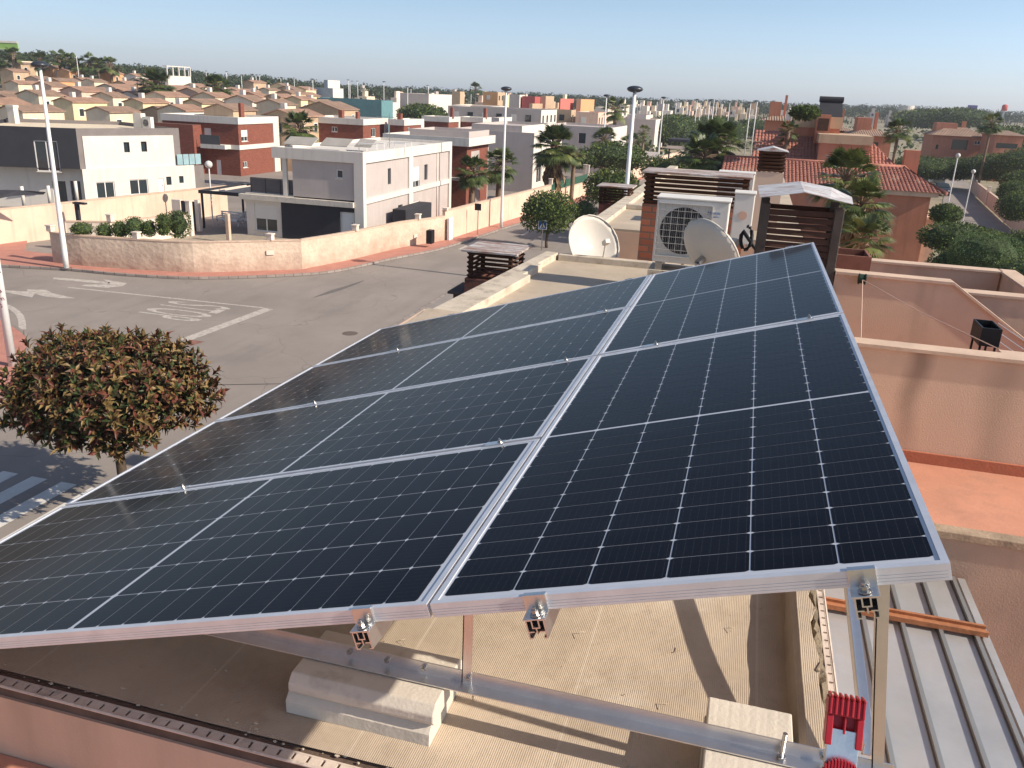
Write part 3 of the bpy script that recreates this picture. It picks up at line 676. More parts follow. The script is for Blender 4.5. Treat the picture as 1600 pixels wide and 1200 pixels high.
# cracked right-hand upstand
def upstand(x0,x1,y0,y1,zt,mat,name,par,n=60,am=.012,edge=True):
    mb=MB(); vs=[];
    for i in range(n+1):
        y=y0+(y1-y0)*i/n; dx=random.uniform(-am,am) if edge else 0; dz=random.uniform(-.004,.004)
        vs+=[(x0+random.uniform(-.003,.003),y,RZ-.02),(x0+.012,y,zt-.015+dz),(x0+.03,y,zt+dz),(x1+dx-.006,y,zt+dz),(x1+dx,y,RZ-.02)]
    fs=[(i*5+k,i*5+k+1,(i+1)*5+k+1,(i+1)*5+k) for i in range(n) for k in range(4)]+[(0,4,3,2,1),(n*5,n*5+1,n*5+2,n*5+3,n*5+4)]
    mb.add(vs,[f[::-1] for f in fs]); return mb.build(name,mat,par)
upstand(.318,.405,1.70,6.55,CAMZ-1.665,roofm,'side_upstand',own)
mb=MB(); n=140;vs=[]
for i in range(n+1):
    y=1.70+4.85*i/n; vs+=[(.385,y,CAMZ-1.70),(.40+random.uniform(-.01,.012),y,CAMZ-1.672+random.uniform(-.012,.01)),(.42,y,CAMZ-1.68+random.uniform(-.014,.01)),(.435,y,CAMZ-1.70)]
mb.add(vs,[(i*4+k,(i+1)*4+k,(i+1)*4+k+1,i*4+k+1) for i in range(n) for k in range(3)]); mb.build('cracked_mortar',M('crumbly_mortar',(.20,.155,.105),var=.4,scale=14,bump=1,bscale=60,bdist=.02),own)
mb=MB(); mb.box(.385,.448,1.70,6.55,CAMZ-1.95,CAMZ-1.70); mb.build('upstand_core',terr,own)
# perforated corner beads (holes modelled as dark slots sunk in a strip built of bridges)
beadm=M('corner_bead',(.62,.52,.44),var=.15,scale=8,bump=.2,dirt=((.2,.15,.12),9,.55,.6))
def bead(name,P,Q,w,side,par,pitch=.045):
    P=Vector(P);Q=Vector(Q);d=(Q-P);L=d.length;d/=L;s=Vector(side); mb=MB(); n=int(L/pitch)
    mb.obox((P+Q)/2+s*.003,d*L/2,s*.003,Vector((0,0,.003))); mb.obox((P+Q)/2+s*(w-.003),d*L/2,s*.003,Vector((0,0,.003)))
    for i in range(n):
        c=P+d*(i+.5)*pitch; mb.obox(c+s*w/2,d*pitch*.40,s*(w/2-.006),Vector((0,0,.0022)))
    mb.tube([P,Q],.005,6); return mb.build(name,beadm,par)
bead('corner_bead',(.452,1.70,CAMZ-1.690),(.452,6.55,CAMZ-1.690),.026,(-1,0,0),own)
fx=[(-2.55,1.69),(.45,1.69)]
mb=MB(); mb.box(-2.55,.45,1.655,1.70,RZ-.05,RZ-.006); mb.build('front_lip',M('dark_lip',(.13,.09,.07),var=.3,scale=10,bump=.6),own)
bead('corner_bead',(-2.55,1.645,RZ-.004),(.45,1.645,RZ-.004),.036,(0,1,0),own)
mb=MB(); mb.box(-2.55,.45,1.646,1.69,RZ-3,RZ-.05); mb.build('front_face',terr,own)
# debris curl of torn membrane at the front edge
mb=MB()
for i in range(110):
    x=random.choice([random.uniform(-2.3,-.3),random.uniform(-1.2,-.2)]); y=1.69+abs(random.gauss(0,.03)); s_=random.uniform(.001,.006)
    mb.ball((x,y,RZ+s_*.3),s_*1.5,s_,s_*.6,5,0,.3)
for i in range(160):
    x=random.uniform(-2.2,.3); y=random.uniform(1.75,4.5); s_=random.uniform(.0012,.004); mb.ball((x,y,RZ+.004),s_*1.5,s_,s_*.7,5,0,.3)
for i in range(14):
    x=random.uniform(-1.2,.2);y=random.uniform(1.8,3);a=random.uniform(0,6); mb.tube([(x,y,RZ+.006),(x+.02*math.cos(a),y+.02*math.sin(a),RZ+.012),(x+.035*math.cos(a+.8),y+.035*math.sin(a+.8),RZ+.008)],.0012,4)
tag(mb.build('rubble_crumbs',M('pale_crumbs',(.5,.42,.33),var=.3,scale=30,bump=0)),'small crumbs of mortar and twigs scattered over the roof sheet','debris',kind='stuff')
# red terrace in front
tr=thing('front_terrace','red tiled terrace ledge below the roof edge at the lower left','terrace',(-1.2,.5,0)); mb=MB(); mb.box(-2.7,.18,-.6,1.644,0,CAMZ-2.06); mb.build('terrace_wall',terr,tr); mb=MB(); mb.box(-2.7,.18,-.6,1.643,CAMZ-2.059,CAMZ-2.04); mb.build('floor',redfloor,tr)

# concrete kerb blocks under the frame
def slabs(name,label,a0,a1,b0,b1,z0,cuts,h=.098):
    rt=thing(name,label,'concrete block',((a0+a1)/2,(b0+b1)/2,z0))
    for k,(dx,dy) in enumerate(cuts):
        z=z0+k*(h+.002); c=.025; cb=.014 if k else .0; prof=[(b0+dy+cb,z),(b1+dy-cb,z),(b1+dy,z+cb+.002),(b1+dy,z+h-c),(b1+dy-c,z+h),(b0+dy+c*.9,z+h),(b0+dy,z+h-c),(b0+dy,z+cb+.002)]
        n=24; mb=MB(); vs=[]
        for i in range(n+1):
            x=a0+dx+(a1-a0)*i/n
            for (y,zz) in prof: vs.append((x,y+random.uniform(-.0005,.0005),zz+random.uniform(-.0004,.0004)*(zz>z)))
        m=len(prof); fs=[(i*m+j,i*m+(j+1)%m,(i+1)*m+(j+1)%m,(i+1)*m+j) for i in range(n) for j in range(m)]+[tuple(range(m))[::-1],tuple(range(n*m,n*m+m))]
        mb.add(vs,[f[::-1] for f in fs]); mb.build('slab',concrete,rt,bevel=.004)
    return rt
slabs('concrete_block','pair of stacked concrete slabs under the base rail in the centre foreground',-1.11,-.66,1.80,2.06,RZ+.006,((-.012,.003),(0,0)),.066)
slabs('concrete_block','pair of stacked concrete slabs under the right end of the base rail',.07,.30,1.80,2.13,RZ+.006,((0,0),(.004,0)),.066)
slabs('concrete_block','single pale concrete slab half hidden under the panels at the lower left',-2.35,-1.86,1.95,2.25,RZ+.004,((0,0),),.09)
slabs('concrete_block','concrete slab pair under the far base rail beneath the panels',-.9,-.4,4.82,5.1,RZ+.006,((0,0),(0,0)),.066)

# ladder standing on the terrace, red end cap
ld=thing('ladder','aluminium ladder head with red plastic end cap in the lower right corner','ladder',(.36,1.2,CAMZ-2.04))
T=at_y(1322,1092,1.45); B=T+Vector((.02,-.55,-1.15)); up=(T-B).normalized(); sx=Vector((1,0,0)); sx=(sx-up*sx.dot(up)).normalized(); fy=up.cross(sx)
mb=MB()
def seg(c0,c1,x0,x1,y0,y1): 
    extr(mb,T,sx,fy,up,x0,x1,y0,y1,c0,c1)
seg(-1.3,-.055,-.028,.028,-.012,-.009); seg(-1.3,-.055,-.028,-.025,-.009,.012); seg(-1.3,-.055,.025,.028,-.009,.012); mb.build('stile',alu,ld,bevel=.0008)
mb=MB()
seg(-.03,.0,-.033,.033,-.018,.016); seg(-.085,-.0302,-.033,-.021,-.018,.016); seg(-.085,-.0302,.021,.033,-.018,.016); seg(-.062,-.0302,-.0205,.0205,.0,.006); seg(-.062,-.0302,-.002,.002,-.016,-.0002)
for i in range(7): seg(-.028,.006,-.031+i*.0098,-.026+i*.0098,-.022,-.018); 
for i in range(7): seg(.0002,.007,-.031+i*.0098,-.026+i*.0098,-.022,.015)
mb.build('end_cap',redpl,ld,bevel=.0015)
mb=MB(); 
for i in range(11):
    x=-.028+i*.0056; h=.022*math.sqrt(max(0,1-(x/.033)**2)); seg(-.135,-.135+.006+h,x-.0018,x+.0018,-.026,-.0125)
mb2=MB(); Pq=[(math.cos(t)*.031,math.sin(t)*.026) for t in [math.pi*i/12 for i in range(13)]]
for (x,hh) in [(Pq[i][0],Pq[i][1]) for i in range(13)]: extr(mb,T,sx,fy,up,x-.003,x+.003,-.022,-.0122,-.135,-.135+hh*.95+.001)
mb.build('grip_cap',redpl,ld)
mb=MB(); 
for k in range(3): mb.tube([T+up*(-.30-.28*k)+fy*.0,T+up*(-.30-.28*k)+Vector((0,-.3,0))],.014,10)
mb.build('rung',alu,ld,smooth=True)

# ------------------------------------------------------------------ metal lean-to roof right of the array
zM=CAMZ-2.3; 
P=[at_z(1285,918,zM),at_z(1482,903,zM),at_z(1600,1180,zM),at_z(1612,1215,zM)]
x0,x1,y1_,y0_=.47,1.29,4.33,2.60
mr=thing('metal_canopy','grey standing seam metal canopy with a rusty bar across it','canopy',(.9,3.5,0))
mb=MB(); mb.box(x0,x1,y0_,y1_,zM-.02,zM); mb.build('sheet',greymetal,mr)
mb=MB()
for xx in (.60,.78,.955,1.12,1.275): mb.box(xx-.009,xx+.009,y0_-.005,y1_-.01,zM+.0005,zM+.02); 
mb.build('seam',[M('seam_metal',(.30,.31,.31),rough=.4,var=.1,metal=.5,bump=0)],mr)
mb=MB(); 
for xx in (.588,.768,.943,1.108,1.262): mb.box(xx-.004,xx+.003,y0_,y1_-.01,zM+.0006,zM+.004)
mb.build('sealant',seamm,mr)
mb=MB(); mb.box(x0,x1+.03,3.78,3.80,zM+.0205,zM+.045); mb.box(x0,x1+.03,3.80,3.835,zM+.0205,zM+.03); mb.box(x0,x1+.03,3.835,3.85,zM+.0205,zM+.045); mb.build('cross_bar',rustbar,mr)
mb=MB(); mb.box(1.30,1.335,y0_,y1_,zM-.06,zM+.01); mb.build('edge_trim',greymetal,mr)
mb=MB(); mb.box(1.24,1.29,2.66,2.71,CAMZ-6,zM-.02); mb.build('post',greymetal,mr)
# lower patio floor
mb=MB(); mb.box(.45,8,-1,4.35,CAMZ-6.0,CAMZ-4.6); solo(mb.build('patio',redfloor),'reddish lower patio floor seen past the grey metal canopy','patio')
# neighbour terrace: walls, floors
nt=thing('neighbour_terrace','red floored terrace strip between brown-shaded wall and salmon parapet','terrace',(2,4.8,0))
mb=MB(); mb.box(.47,9,4.36,5.3,0,CAMZ-2.09); mb.build('lower_wall',terr_shaded,nt)
mb=MB(); mb.box(.47,9,4.43,5.3,CAMZ-2.089,CAMZ-2.055); mb.build('floor',redfloor,nt)
mb=MB(); mb.box(.47,9,4.345,4.43,CAMZ-2.088,CAMZ-2.045); mb.build('edge_kerb',M('weathered_kerb',(.36,.27,.19),var=.3,scale=9,bump=.6),nt,bevel=.005)
mb=MB(); mb.box(.47,9,5.28,5.3,CAMZ-2.0548,CAMZ-1.985); mb.build('skirting',M('red_skirting',(.42,.15,.085),var=.12,scale=5),nt)
def polywall(name,label,pts,y0,y1,mat,capm=coping,capw=.02,cap=True):   # pts: closed outline in x,z from left bottom; top run given
    (xs)=pts; rt=thing(name,label,'wall',(pts[0][0],y0,0)); mb=MB(); n=len(pts); x0,x1=pts[0][0],pts[-1][0]
    vs=[(x,y0,z) for x,z in pts]+[(x1,y0,0),(x0,y0,0)]; m=len(vs); vs+=[(x,y1,z) for x,_,z in vs]
    mb.add(vs,[tuple(range(m))[::-1],tuple(range(m,2*m))]+[(i,(i+1)%m,m+(i+1)%m,m+i) for i in range(m)]); mb.build('wall_face',mat,rt)
    mb=MB()
    for (xa,za),(xb,zb) in zip(pts,pts[1:]):
        mb.add([(xa,y0-capw,za+.001),(xb,y0-capw,zb+.001),(xb,y1+capw,zb+.001),(xa,y1+capw,za+.001),(xa,y0-capw,za+.022),(xb,y0-capw,zb+.022),(xb,y1+capw,zb+.022),(xa,y1+capw,za+.022)],[(0,3,2,1),(4,5,6,7),(0,1,5,4),(1,2,6,5),(2,3,7,6),(3,0,4,7)])
    if cap: mb.build('coping',capm,rt)
    return rt
t=NT('stained_salmon'); c=(.64,.45,.325)
cc=t.mix(t.ramp(t.noise(.9,detail=5),.3,.7),sc(c,.92),sc(c,1.06))
g_=t.n.new('ShaderNodeNewGeometry'); sp=t.new('ShaderNodeSeparateXYZ'); t.l.new(g_.outputs['Position'],sp.inputs[0])
xx=t.math('ADD',sp.outputs[0],t.math('MULTIPLY',t.noise(2.,detail=3),.16)); zz=sp.outputs[2]
band=t.ramp(t.math('ABSOLUTE',t.math('SUBTRACT',xx,1.19)),.015,.09,.75,0); cc=t.mix(t.math('MULTIPLY',band,t.ramp(zz,CAMZ-2.05,CAMZ-1.36,.35,1)),cc,(.22,.15,.11))
band2=t.ramp(t.math('ABSOLUTE',t.math('SUBTRACT',xx,1.68)),.02,.14,.35,0); cc=t.mix(band2,cc,(.25,.18,.13))
st=t.noise(1.,t.pos((6,6,.6)),detail=5); cc=t.mix(t.ramp(st,.55,.8,0,.22),cc,(.3,.2,.15)); t.l.new(cc,t.b.inputs['Base Color']); t.b.inputs['Roughness'].default_value=.9; t.bump(t.noise(110),.35,.005); stainm=t.m
polywall('terrace_wall','long salmon terrace parapet with a dark vertical stain, above the red floor',[(.47,CAMZ-1.36),(9,CAMZ-1.36)],5.3,5.40,stainm)
w7=7.0
L1=at_y(1310,424,w7);L2=at_y(1490,441,w7);L3=at_y(1600,531,w7)
sl_=(L3.z-L2.z)/(L3.x-L2.x)
polywall('terrace_wall','salmon wall with sloping top behind the parapet, pulley and clothes line on it',[(L1.x-.02,L1.z-.02),(L2.x,L2.z-.02),(L3.x+.6,L3.z+sl_*.6)],w7,w7+.1,terr)
mb=MB(); mb.box(.47,9,5.41,w7-.001,0,CAMZ-2.5); solo(mb.build('terrace_floor',redfloor),'hidden terrace floor between the two salmon walls','terrace')
# pulley and clothes line
p=at_y(1347,436,w7-.06); rt=thing('clothes_line','green pulley with thin cord strung down across the salmon wall','clothes line',tuple(p))
mb=MB(); mb.tube([p+Vector((-.02,0,0)),p+Vector((.02,0,0))],.035,16); mb.tube([p+Vector((-.026,0,0)),p+Vector((-.02,0,0))],.043,16); mb.tube([p+Vector((.02,0,0)),p+Vector((.026,0,0))],.043,16); mb.box(p.x-.006,p.x+.006,p.y+.02,w7,p.z-.006,p.z+.006); mb.build('pulley',M('green_plastic',(.015,.04,.025),bump=0),rt)
mb=MB(); q1=at_y(1345,532,5.9);q2=at_y(1562,546,5.6); mb.tube([p+Vector((0,-.03,0)),q1],.0035,5); mb.tube([p+Vector((0,-.03,0)),(p+q2)/2+Vector((0,0,-.02)),q2],.0035,5); mb.build('cord',M('pale_cord',(.6,.42,.33),bump=0),rt)
# barbecue box
p=at_y(1520,548,6.0); q=at_y(1566,510,6.0); rt=thing('barbecue','black metal barbecue box on legs against the sloping wall','barbecue',(p.x,6,CAMZ-2.5))
mb=MB(); zt=q.z; zb_=zt-.12; x0,x1=p.x,q.x-.02
for (A,B_) in (((x0,5.9),(x1,5.91)),((x0,6.14),(x1,6.15)),((x0,5.911),(x0+.01,6.139)),((x1-.01,5.911),(x1,6.139))): mb.box(A[0],B_[0],A[1],B_[1],zb_,zt)
mb.box(x0+.011,x1-.011,5.911,6.139,zb_+.06,zb_+.07); mb.build('fire_box',blackm,rt)
for (lx,ly) in ((x0+.01,5.92),(x1-.02,5.92),(x0+.01,6.12),(x1-.02,6.12)): mb=MB(); mb.box(lx,lx+.012,ly,ly+.012,CAMZ-2.5,zb_); mb.build('leg',blackm,rt)
# small ledge block beside it
p=at_y(1562,546,5.62); mb=MB(); mb.box(p.x-.01,p.x+.16,5.45,5.62,CAMZ-2.5,p.z); solo(mb.build('masonry_block',coping,bevel=.004),'pale masonry block behind the parapet right of the barbecue','block')
# wires on the right
mb=MB()
for k in range(3): mb.tube([at_y(1560,505+14*k,6.6),at_y(1640,560+14*k,6.0)],.004,5)
solo(mb.build('washing_lines',metalw),'three thin washing lines at the right picture edge','washing line')
# box parapet behind
zc=CAMZ-1.43
def box_wall(name,label,x0,x1,y0,y1,z0,z1,mat,cat='wall',cap=True):
    rt=thing(name,label,cat,((x0+x1)/2,(y0+y1)/2,z0)); mb=MB(); mb.box(x0,x1,y0,y1,z0,z1); mb.build('wall_face',mat,rt)
    if cap: mb=MB(); mb.box(x0-.02,x1+.02,y0-.02,y1+.02,z1+.001,z1+.025); mb.build('coping',coping,rt,bevel=.003)
    return rt
box_wall('roof_parapet','pale salmon parapet behind the sloping wall, nearest the hedge',.92,2.43,9.0,9.12,0,CAMZ-1.45,terr)
box_wall('roof_parapet','short side parapet closing the pink rack corner at the right edge',2.45,2.57,7.75,9.12,0,CAMZ-1.45,terr)
box_wall('roof_parapet','front parapet of the corner with the pink rack, behind the sloping wall',1.75,4.2,7.6,7.72,0,CAMZ-1.42,terr)
mb=MB(); mb.box(.9,2.449,7.73,8.99,0,CAMZ-2.0); solo(mb.build('terrace_floor',redfloor),'terrace floor inside the parapet box at the right','terrace')
rt=thing('drying_rack','pink metal drying rack inside the parapet corner at the right','drying rack',(2.2,8.3,CAMZ-2.0))
mb=MB()
for y_ in (8.0,8.5):
    for x_ in (1.95,2.35): mb.tube([(x_,y_,CAMZ-2),(x_,y_,CAMZ-1.56)],.012,6)
    mb.tube([(1.95,y_,CAMZ-1.62),(2.35,y_,CAMZ-1.62)],.01,6)
mb.build('rack_frame',M('pink_metal',(.55,.15,.18),bump=0),rt)

# ------------------------------------------------------------------ neighbouring roofs behind the array
n2=thing('neighbour_block','flat roofed neighbour block with low pale parapets behind the panels','building',(-1,8.3,0))
mb=MB(); mb.prism([(-2.53,6.61),(.45,6.61),(.45,10.12),(-2.29,10.12)],0,CAMZ-1.95); mb.build('wall',terr,n2)
mb=MB(); mb.prism([(-2.52,6.62),(.44,6.62),(.44,10.0),(-2.28,10.0)],CAMZ-1.949,CAMZ-1.91); mb.build('roof',M('dusty_roof',(.46,.38,.29),var=.15,scale=1.6,bump=.5,dirt=((.25,.2,.15),4,.55,.4)),n2)
parm=M('worn_parapet',(.56,.48,.38),var=.15,scale=4,bump=.5,dirt=((.2,.15,.11),7,.52,.55))
def xo(y_): return -2.545+.0743*(y_-7)
for (wd,ya,yb_) in ((.29,6.62,8.65),(.21,8.652,9.3),(.16,9.302,10.12)):
    mb=MB(); mb.prism([(xo(ya),ya),(xo(ya)+wd,ya),(xo(yb_)+wd,yb_),(xo(yb_),yb_)],CAMZ-1.948,CAMZ-1.83); mb.build('parapet',parm,n2,bevel=.008)
mb=MB(); mb.box(-2.13,.44,10.0,10.12,CAMZ-1.948,CAMZ-1.835); mb.build('parapet',parm,n2,bevel=.008)
mb=MB(); mb.tube([(-.62,9.7,CAMZ-1.91),(-.62,9.7,CAMZ-1.68)],.02,10); mb.build('vent_pipe',blackm,n2,smooth=True)
mb=MB(); mb.box(-2.25,.6,10.13,12.99,0,CAMZ-2.9); solo(mb.build('lower_roof',terr),'low sunken roof between the two neighbour blocks behind the dishes','roof')
n3=thing('neighbour_block','flat roofed block farther along the row with the brick pillar in front','building',(-1,17,0))
mb=MB(); mb.box(-2.3,.9,13.0,26,0,CAMZ-1.95); mb.build('wall',terr,n3); mb=MB(); mb.box(-2.29,.89,13.01,26,CAMZ-1.949,CAMZ-1.91); mb.build('roof',MATS['dusty_roof'],n3)
mb=MB(); mb.box(-2.34,-2.1,13.02,26,CAMZ-1.948,CAMZ-1.84); mb.build('parapet',parm,n3,bevel=.01); mb=MB(); mb.box(-2.09,-1.7,15.5,15.65,CAMZ-1.908,CAMZ-1.82); mb.build('parapet',parm,n3,bevel=.01)

def slat_hood(rt,x0,x1,y0,y1,z0,z1,n,posts=.05,par=True,sl=.5):
    for (x,y) in ((x0,y0),(x1-posts,y0),(x0,y1-posts),(x1-posts,y1-posts)):
        mb=MB(); mb.box(x,x+posts,y,y+posts,z0,z1); mb.build('post',wood,rt,bevel=.004)
    p=(z1-z0)/n; mb=MB()
    for i in range(n):
        z=z0+p*(i+.25)+random.uniform(-.004,.004); h=p*sl
        a=.35
        mb.obox(((x0+x1)/2,y0-.008,z+h/2),(( x1-x0)/2,0,0),(0,.006,.004),(0,-.010,h/2)); mb.obox(((x0+x1)/2,y1+.008,z+h/2),((x1-x0)/2,0,0),(0,.006,-.004),(0,.010,h/2))
        mb.obox((x1+.008,(y0+y1)/2,z+h/2),(0,(y1-y0)/2,0),(.006,0,-.004),(.010,0,h/2)); mb.obox((x0-.008,(y0+y1)/2,z+h/2),(0,(y1-y0)/2,0),(.006,0,.004),(-.010,0,h/2))
    mb.build('slats',wood,rt)
def flat_cap(rt,x0,x1,y0,y1,z,th=.025,mat=rustm):
    mb=MB(); mb.box(x0,x1,y0,y1,z,z+th); mb.build('cap_sheet',mat,rt,bevel=.004)
# left chimney by the road
c=thing('chimney','brick chimney with brown slatted hood and rusty flat cap by the road side','chimney',(-2.86,10.1,0))
mb=MB(); mb.box(-3.25,-2.63,9.78,10.40,CAMZ-6,CAMZ-2.195); mb.build('brick_shaft',brick('dark_chimney_brick',(.20,.075,.05),(.10,.06,.05),.26,.085),c)
slat_hood(c,-3.22,-2.66,9.82,10.37,CAMZ-2.194,CAMZ-1.86,6,sl=.42)
flat_cap(c,-3.29,-2.58,9.73,10.46,CAMZ-1.859)
mb=MB(); mb.box(-3.42,-3.25,9.85,10.35,CAMZ-2.9,CAMZ-2.42); mb.box(-3.48,-3.245,9.8,10.4,CAMZ-2.419,CAMZ-2.39); mb.build('side_vent',M('dull_brown_sheet',(.12,.08,.07),bump=.2),c)
# second chimney beyond
c=thing('chimney','small slatted chimney hood on brick beside the clipped trees, farther along','chimney',(-2.7,17,0))
x0=at_y(937,300,17).x; x1=at_y(984,300,17).x
mb=MB(); mb.box(x0,x1,17,17.55,0,at_y(960,319,17).z-.005); mb.build('brick_shaft',brickm,c); zt=at_y(960,293,17).z; slat_hood(c,x0,x1,17.01,17.54,at_y(960,319,17).z,zt,6); flat_cap(c,x0-.06,x1+.06,16.93,17.62,zt)
# brick pillar hood behind the air conditioner
c=thing('chimney','wide slatted chimney hood with rusty cap on brick, behind the air conditioner','chimney',(-.7,11.3,CAMZ-2.9))
mb=MB(); mb.box(-1.29,-.0,11.0,11.55,CAMZ-2.9,CAMZ-1.27); mb.build('brick_shaft',brickch,c)
slat_hood(c,-1.27,-.02,11.02,11.53,CAMZ-1.269,CAMZ-.885,7,.06); flat_cap(c,-1.32,.03,10.94,11.6,CAMZ-.883)
# air conditioner
def acunit(label,x0,x1,y0,y1,z0,z1,logo=None,fan=True):
    rt=thing('air_conditioner',label,'air conditioner',((x0+x1)/2,y0,z0)); W=x1-x0;H=z1-z0
    mb=MB(); mb.box(x0,x1,y0,y1,z0+.02,z1-.02); mb.build('casing',acm,rt,bevel=.012)
    mb=MB(); mb.box(x0-.01,x1+.01,y0-.01,y1+.01,z1-.0195,z1); mb.build('top_cover',acm,rt,bevel=.006)
    for xf in (x0+.05*W,x1-.15*W): mb=MB(); mb.box(xf,xf+.1*W,y0,y1,z0-.06,z0+.0195); mb.build('foot',steel,rt)
    if fan:
        R=min(W*.33,H*.40); cx=x0+W*.40; cz=z0+H*.52
        mb=MB(); mb.tube([(cx,y0-.003,cz),(cx,y0-.001,cz)],R,40); mb.build('fan_opening',M('fan_dark',(.02,.02,.022),rough=.6,bump=0),rt)
        mb=MB()
        for k in range(3):
            a=k*2.09; vs=[(cx+math.cos(a+d_)*r_*R,y0-.006-.004*math.sin(d_*3),cz+math.sin(a+d_)*r_*R) for r_ in (.18,.9) for d_ in (0,.35,.7,1.0)]
            mb.add(vs,[(0,1,5,4),(1,2,6,5),(2,3,7,6)])
        mb.tube([(cx,y0-.012,cz),(cx,y0-.004,cz)],R*.2,16); mb.build('fan_blades',M('fan_grey',(.05,.05,.055),bump=0,rough=.4),rt)
        mb=MB(); s=R*1.12
        for k in range(9): 
            d_=-s+2*s*k/8; mb.box(cx-s,cx+s,y0-.024,y0-.021,cz+d_-.0022,cz+d_+.0022); mb.box(cx+d_-.0022,cx+d_+.0022,y0-.0205,y0-.0175,cz-s,cz+s)
        for k in range(28):
            d_=-s+2*s*k/27; mb.box(cx+d_-.0008,cx+d_+.0008,y0-.0172,y0-.0160,cz-s,cz+s)
        for (a_,b_,c_,d_) in ((-s,s,-s-.008,-s),(-s,s,s,s+.008),(-s-.008,-s,-s,s),(s,s+.008,-s,s)): mb.box(cx+a_,cx+b_,y0-.026,y0-.0005,cz+c_,cz+d_)
        mb.build('grille',M('grille_wire',(.52,.50,.47),rough=.5,bump=0),rt)
    return rt
ax0,ax1,ay=-.87,-.16,8.7; az0,az1=CAMZ-1.60,CAMZ-.92
ac=acunit('large white air conditioner with round black fan, brick pillar to its left',ax0,ax1,ay,ay+.34,az0,az1)
def face_text(s,size,x,y,z,mat,par,name='lettering',w=None):
    o=text(name,s,size,mat,ext=.0015); o.rotation_euler=(math.pi/2,0,0); org=ORG[par.name]; o.location=Vector((x,y,z))-org; o.parent=par
    if w:
        ww=max(v.co.x for v in o.data.vertices)-min(v.co.x for v in o.data.vertices); o.scale=(w/ww,1,1)
    return o
face_text('DAIKIN',.034,ax0+.575,ay-.004,az1-.13,logob,ac,w=.10); face_text('INVERTER',.016,ax0+.59,ay-.004,az1-.165,logob,ac,w=.06)
mb=MB(); mb.add([(ax0+.505,ay-.004,az1-.115),(ax0+.505,ay-.004,az1-.145),(ax0+.522,ay-.004,az1-.118)],[(0,1,2)]); mb.build('logo_mark',logob,ac)
q=at_y(1128,270,11.9)
ac2=acunit('small white air conditioner half hidden behind the wide slatted hood',at_y(1122,285,12).x,at_y(1178,285,12).x,12.,12.3,at_y(1150,345,12).z,at_y(1150,269,12).z,fan=False)
X=at_y(1158,285,12).x; face_text('DAIKIN',.03,X+.03,11.995,at_y(1158,283,12).z,logob,ac2,w=.07)
x0=at_y(1148,310,10.2).x;x1=at_y(1180,310,10.2).x
ac3=acunit('narrow white unit with faint orange mark behind the black hose',x0,x1,10.2,10.5,at_y(1165,385,10.2).z,at_y(1165,301,10.2).z,fan=False)
X=(x0+x1)/2; mb=MB(); mb.tube([(X,10.196,at_y(1163,337,10.2).z),(X,10.199,at_y(1163,337,10.2).z)],.05,20); mb.build('round_mark',M('faint_orange',(.66,.42,.32),bump=0),ac3)
# black looped hose
q=at_y(1166,372,8.3); pts=[q+Vector((.05*math.sin(a),.02*math.sin(a*2),.11*math.cos(a))) for a in [i*.45 for i in range(13)]]+[q+Vector((.1,.0,-.10)),q+Vector((.35,.1,-.13))]
mb=MB(); mb.tube(pts,.018,10); hs=mb.build('hose',blackm,smooth=True); solo(hs,'black insulated hose looping beside the air conditioner','hose')
mb=MB(); mb.tube([(-.75,8.62,az0-.06),(-.55,8.5,az0-.10),(-.3,8.55,az0-.09),(-.1,8.8,az0+.1)],.008,6); solo(mb.build('cable',M('tan_cable',(.5,.33,.2),bump=0),smooth=True),'thin tan cable sagging below the air conditioner','cable')
# plinth under ac and under unit
box_wall('equipment_plinth','low wall plinth carrying the air conditioner',-.9,.4,8.66,9.1,CAMZ-1.909,az0-.06,parm,'plinth',False)

def dish(label,c,r,yaw,pitch,mast_z):
    rt=thing('satellite_dish',label,'satellite dish',(c.x,c.y,mast_z)); n=28;m=7
    d=Vector((math.sin(yaw)*math.cos(pitch),-math.cos(yaw)*math.cos(pitch),math.sin(pitch))); a=Vector((0,0,1)).cross(d).normalized(); b=d.cross(a)
    vs=[c-d*.0]; 
    for k in (0,1):
        vs_=[]; mb=MB()
    mb=MB(); V_=[];Fc=[]
    for side,off in ((0,0),(1,-.012)):
        base=len(V_); V_.append(c+d*(off-.16*r))
        for i in range(1,m+1):
            rr=r*i/m
            for j in range(n):
                t_=2*math.pi*j/n; V_.append(c+a*math.cos(t_)*rr*.92+b*math.sin(t_)*rr+d*(.32*r*(rr/r)**2-.16*r*2+off+ .16*r))
        for j in range(n):
            f=(base,base+1+j,base+1+(j+1)%n); Fc.append(f if side==0 else f[::-1])
            for i in range(m-1):
                f=(base+1+i*n+j,base+1+(i+1)*n+j,base+1+(i+1)*n+(j+1)%n,base+1+i*n+(j+1)%n); Fc.append(f if side==0 else f[::-1])
    o1=1+(m-1)*n; o2=1+m*n+1+(m-1)*n
    for j in range(n): Fc.append((o1+j,o2+j,o2+(j+1)%n,o1+(j+1)%n))
    mb.add(V_,Fc); mb.build('reflector',dishm,rt,smooth=True)
    mb=MB(); mb.tube([c+a*math.cos(2*math.pi*j/n)*r*.92+b*math.sin(2*math.pi*j/n)*r+d*.16*r for j in range(n+1)],.010,6); mb.build('rim',dishm,rt,smooth=True)
    f=c+d*r*.95-b*r*.25; low=c-b*r*.97+d*.16*r
    mb=MB(); mb.tube([low,(low+f)/2-b*.03,f],.012,8); mb.obox(f,a*.03,b*.025,d*.05); mb.build('feed_arm',dishm,rt)
    mb=MB(); k=c-d*.1*r-d*.1; mb.tube([c-d*.15*r,k],.03,8); mb.tube([k,(k.x,k.y,mast_z)],.02,10); mb.build('mast',steel,rt)
    return rt
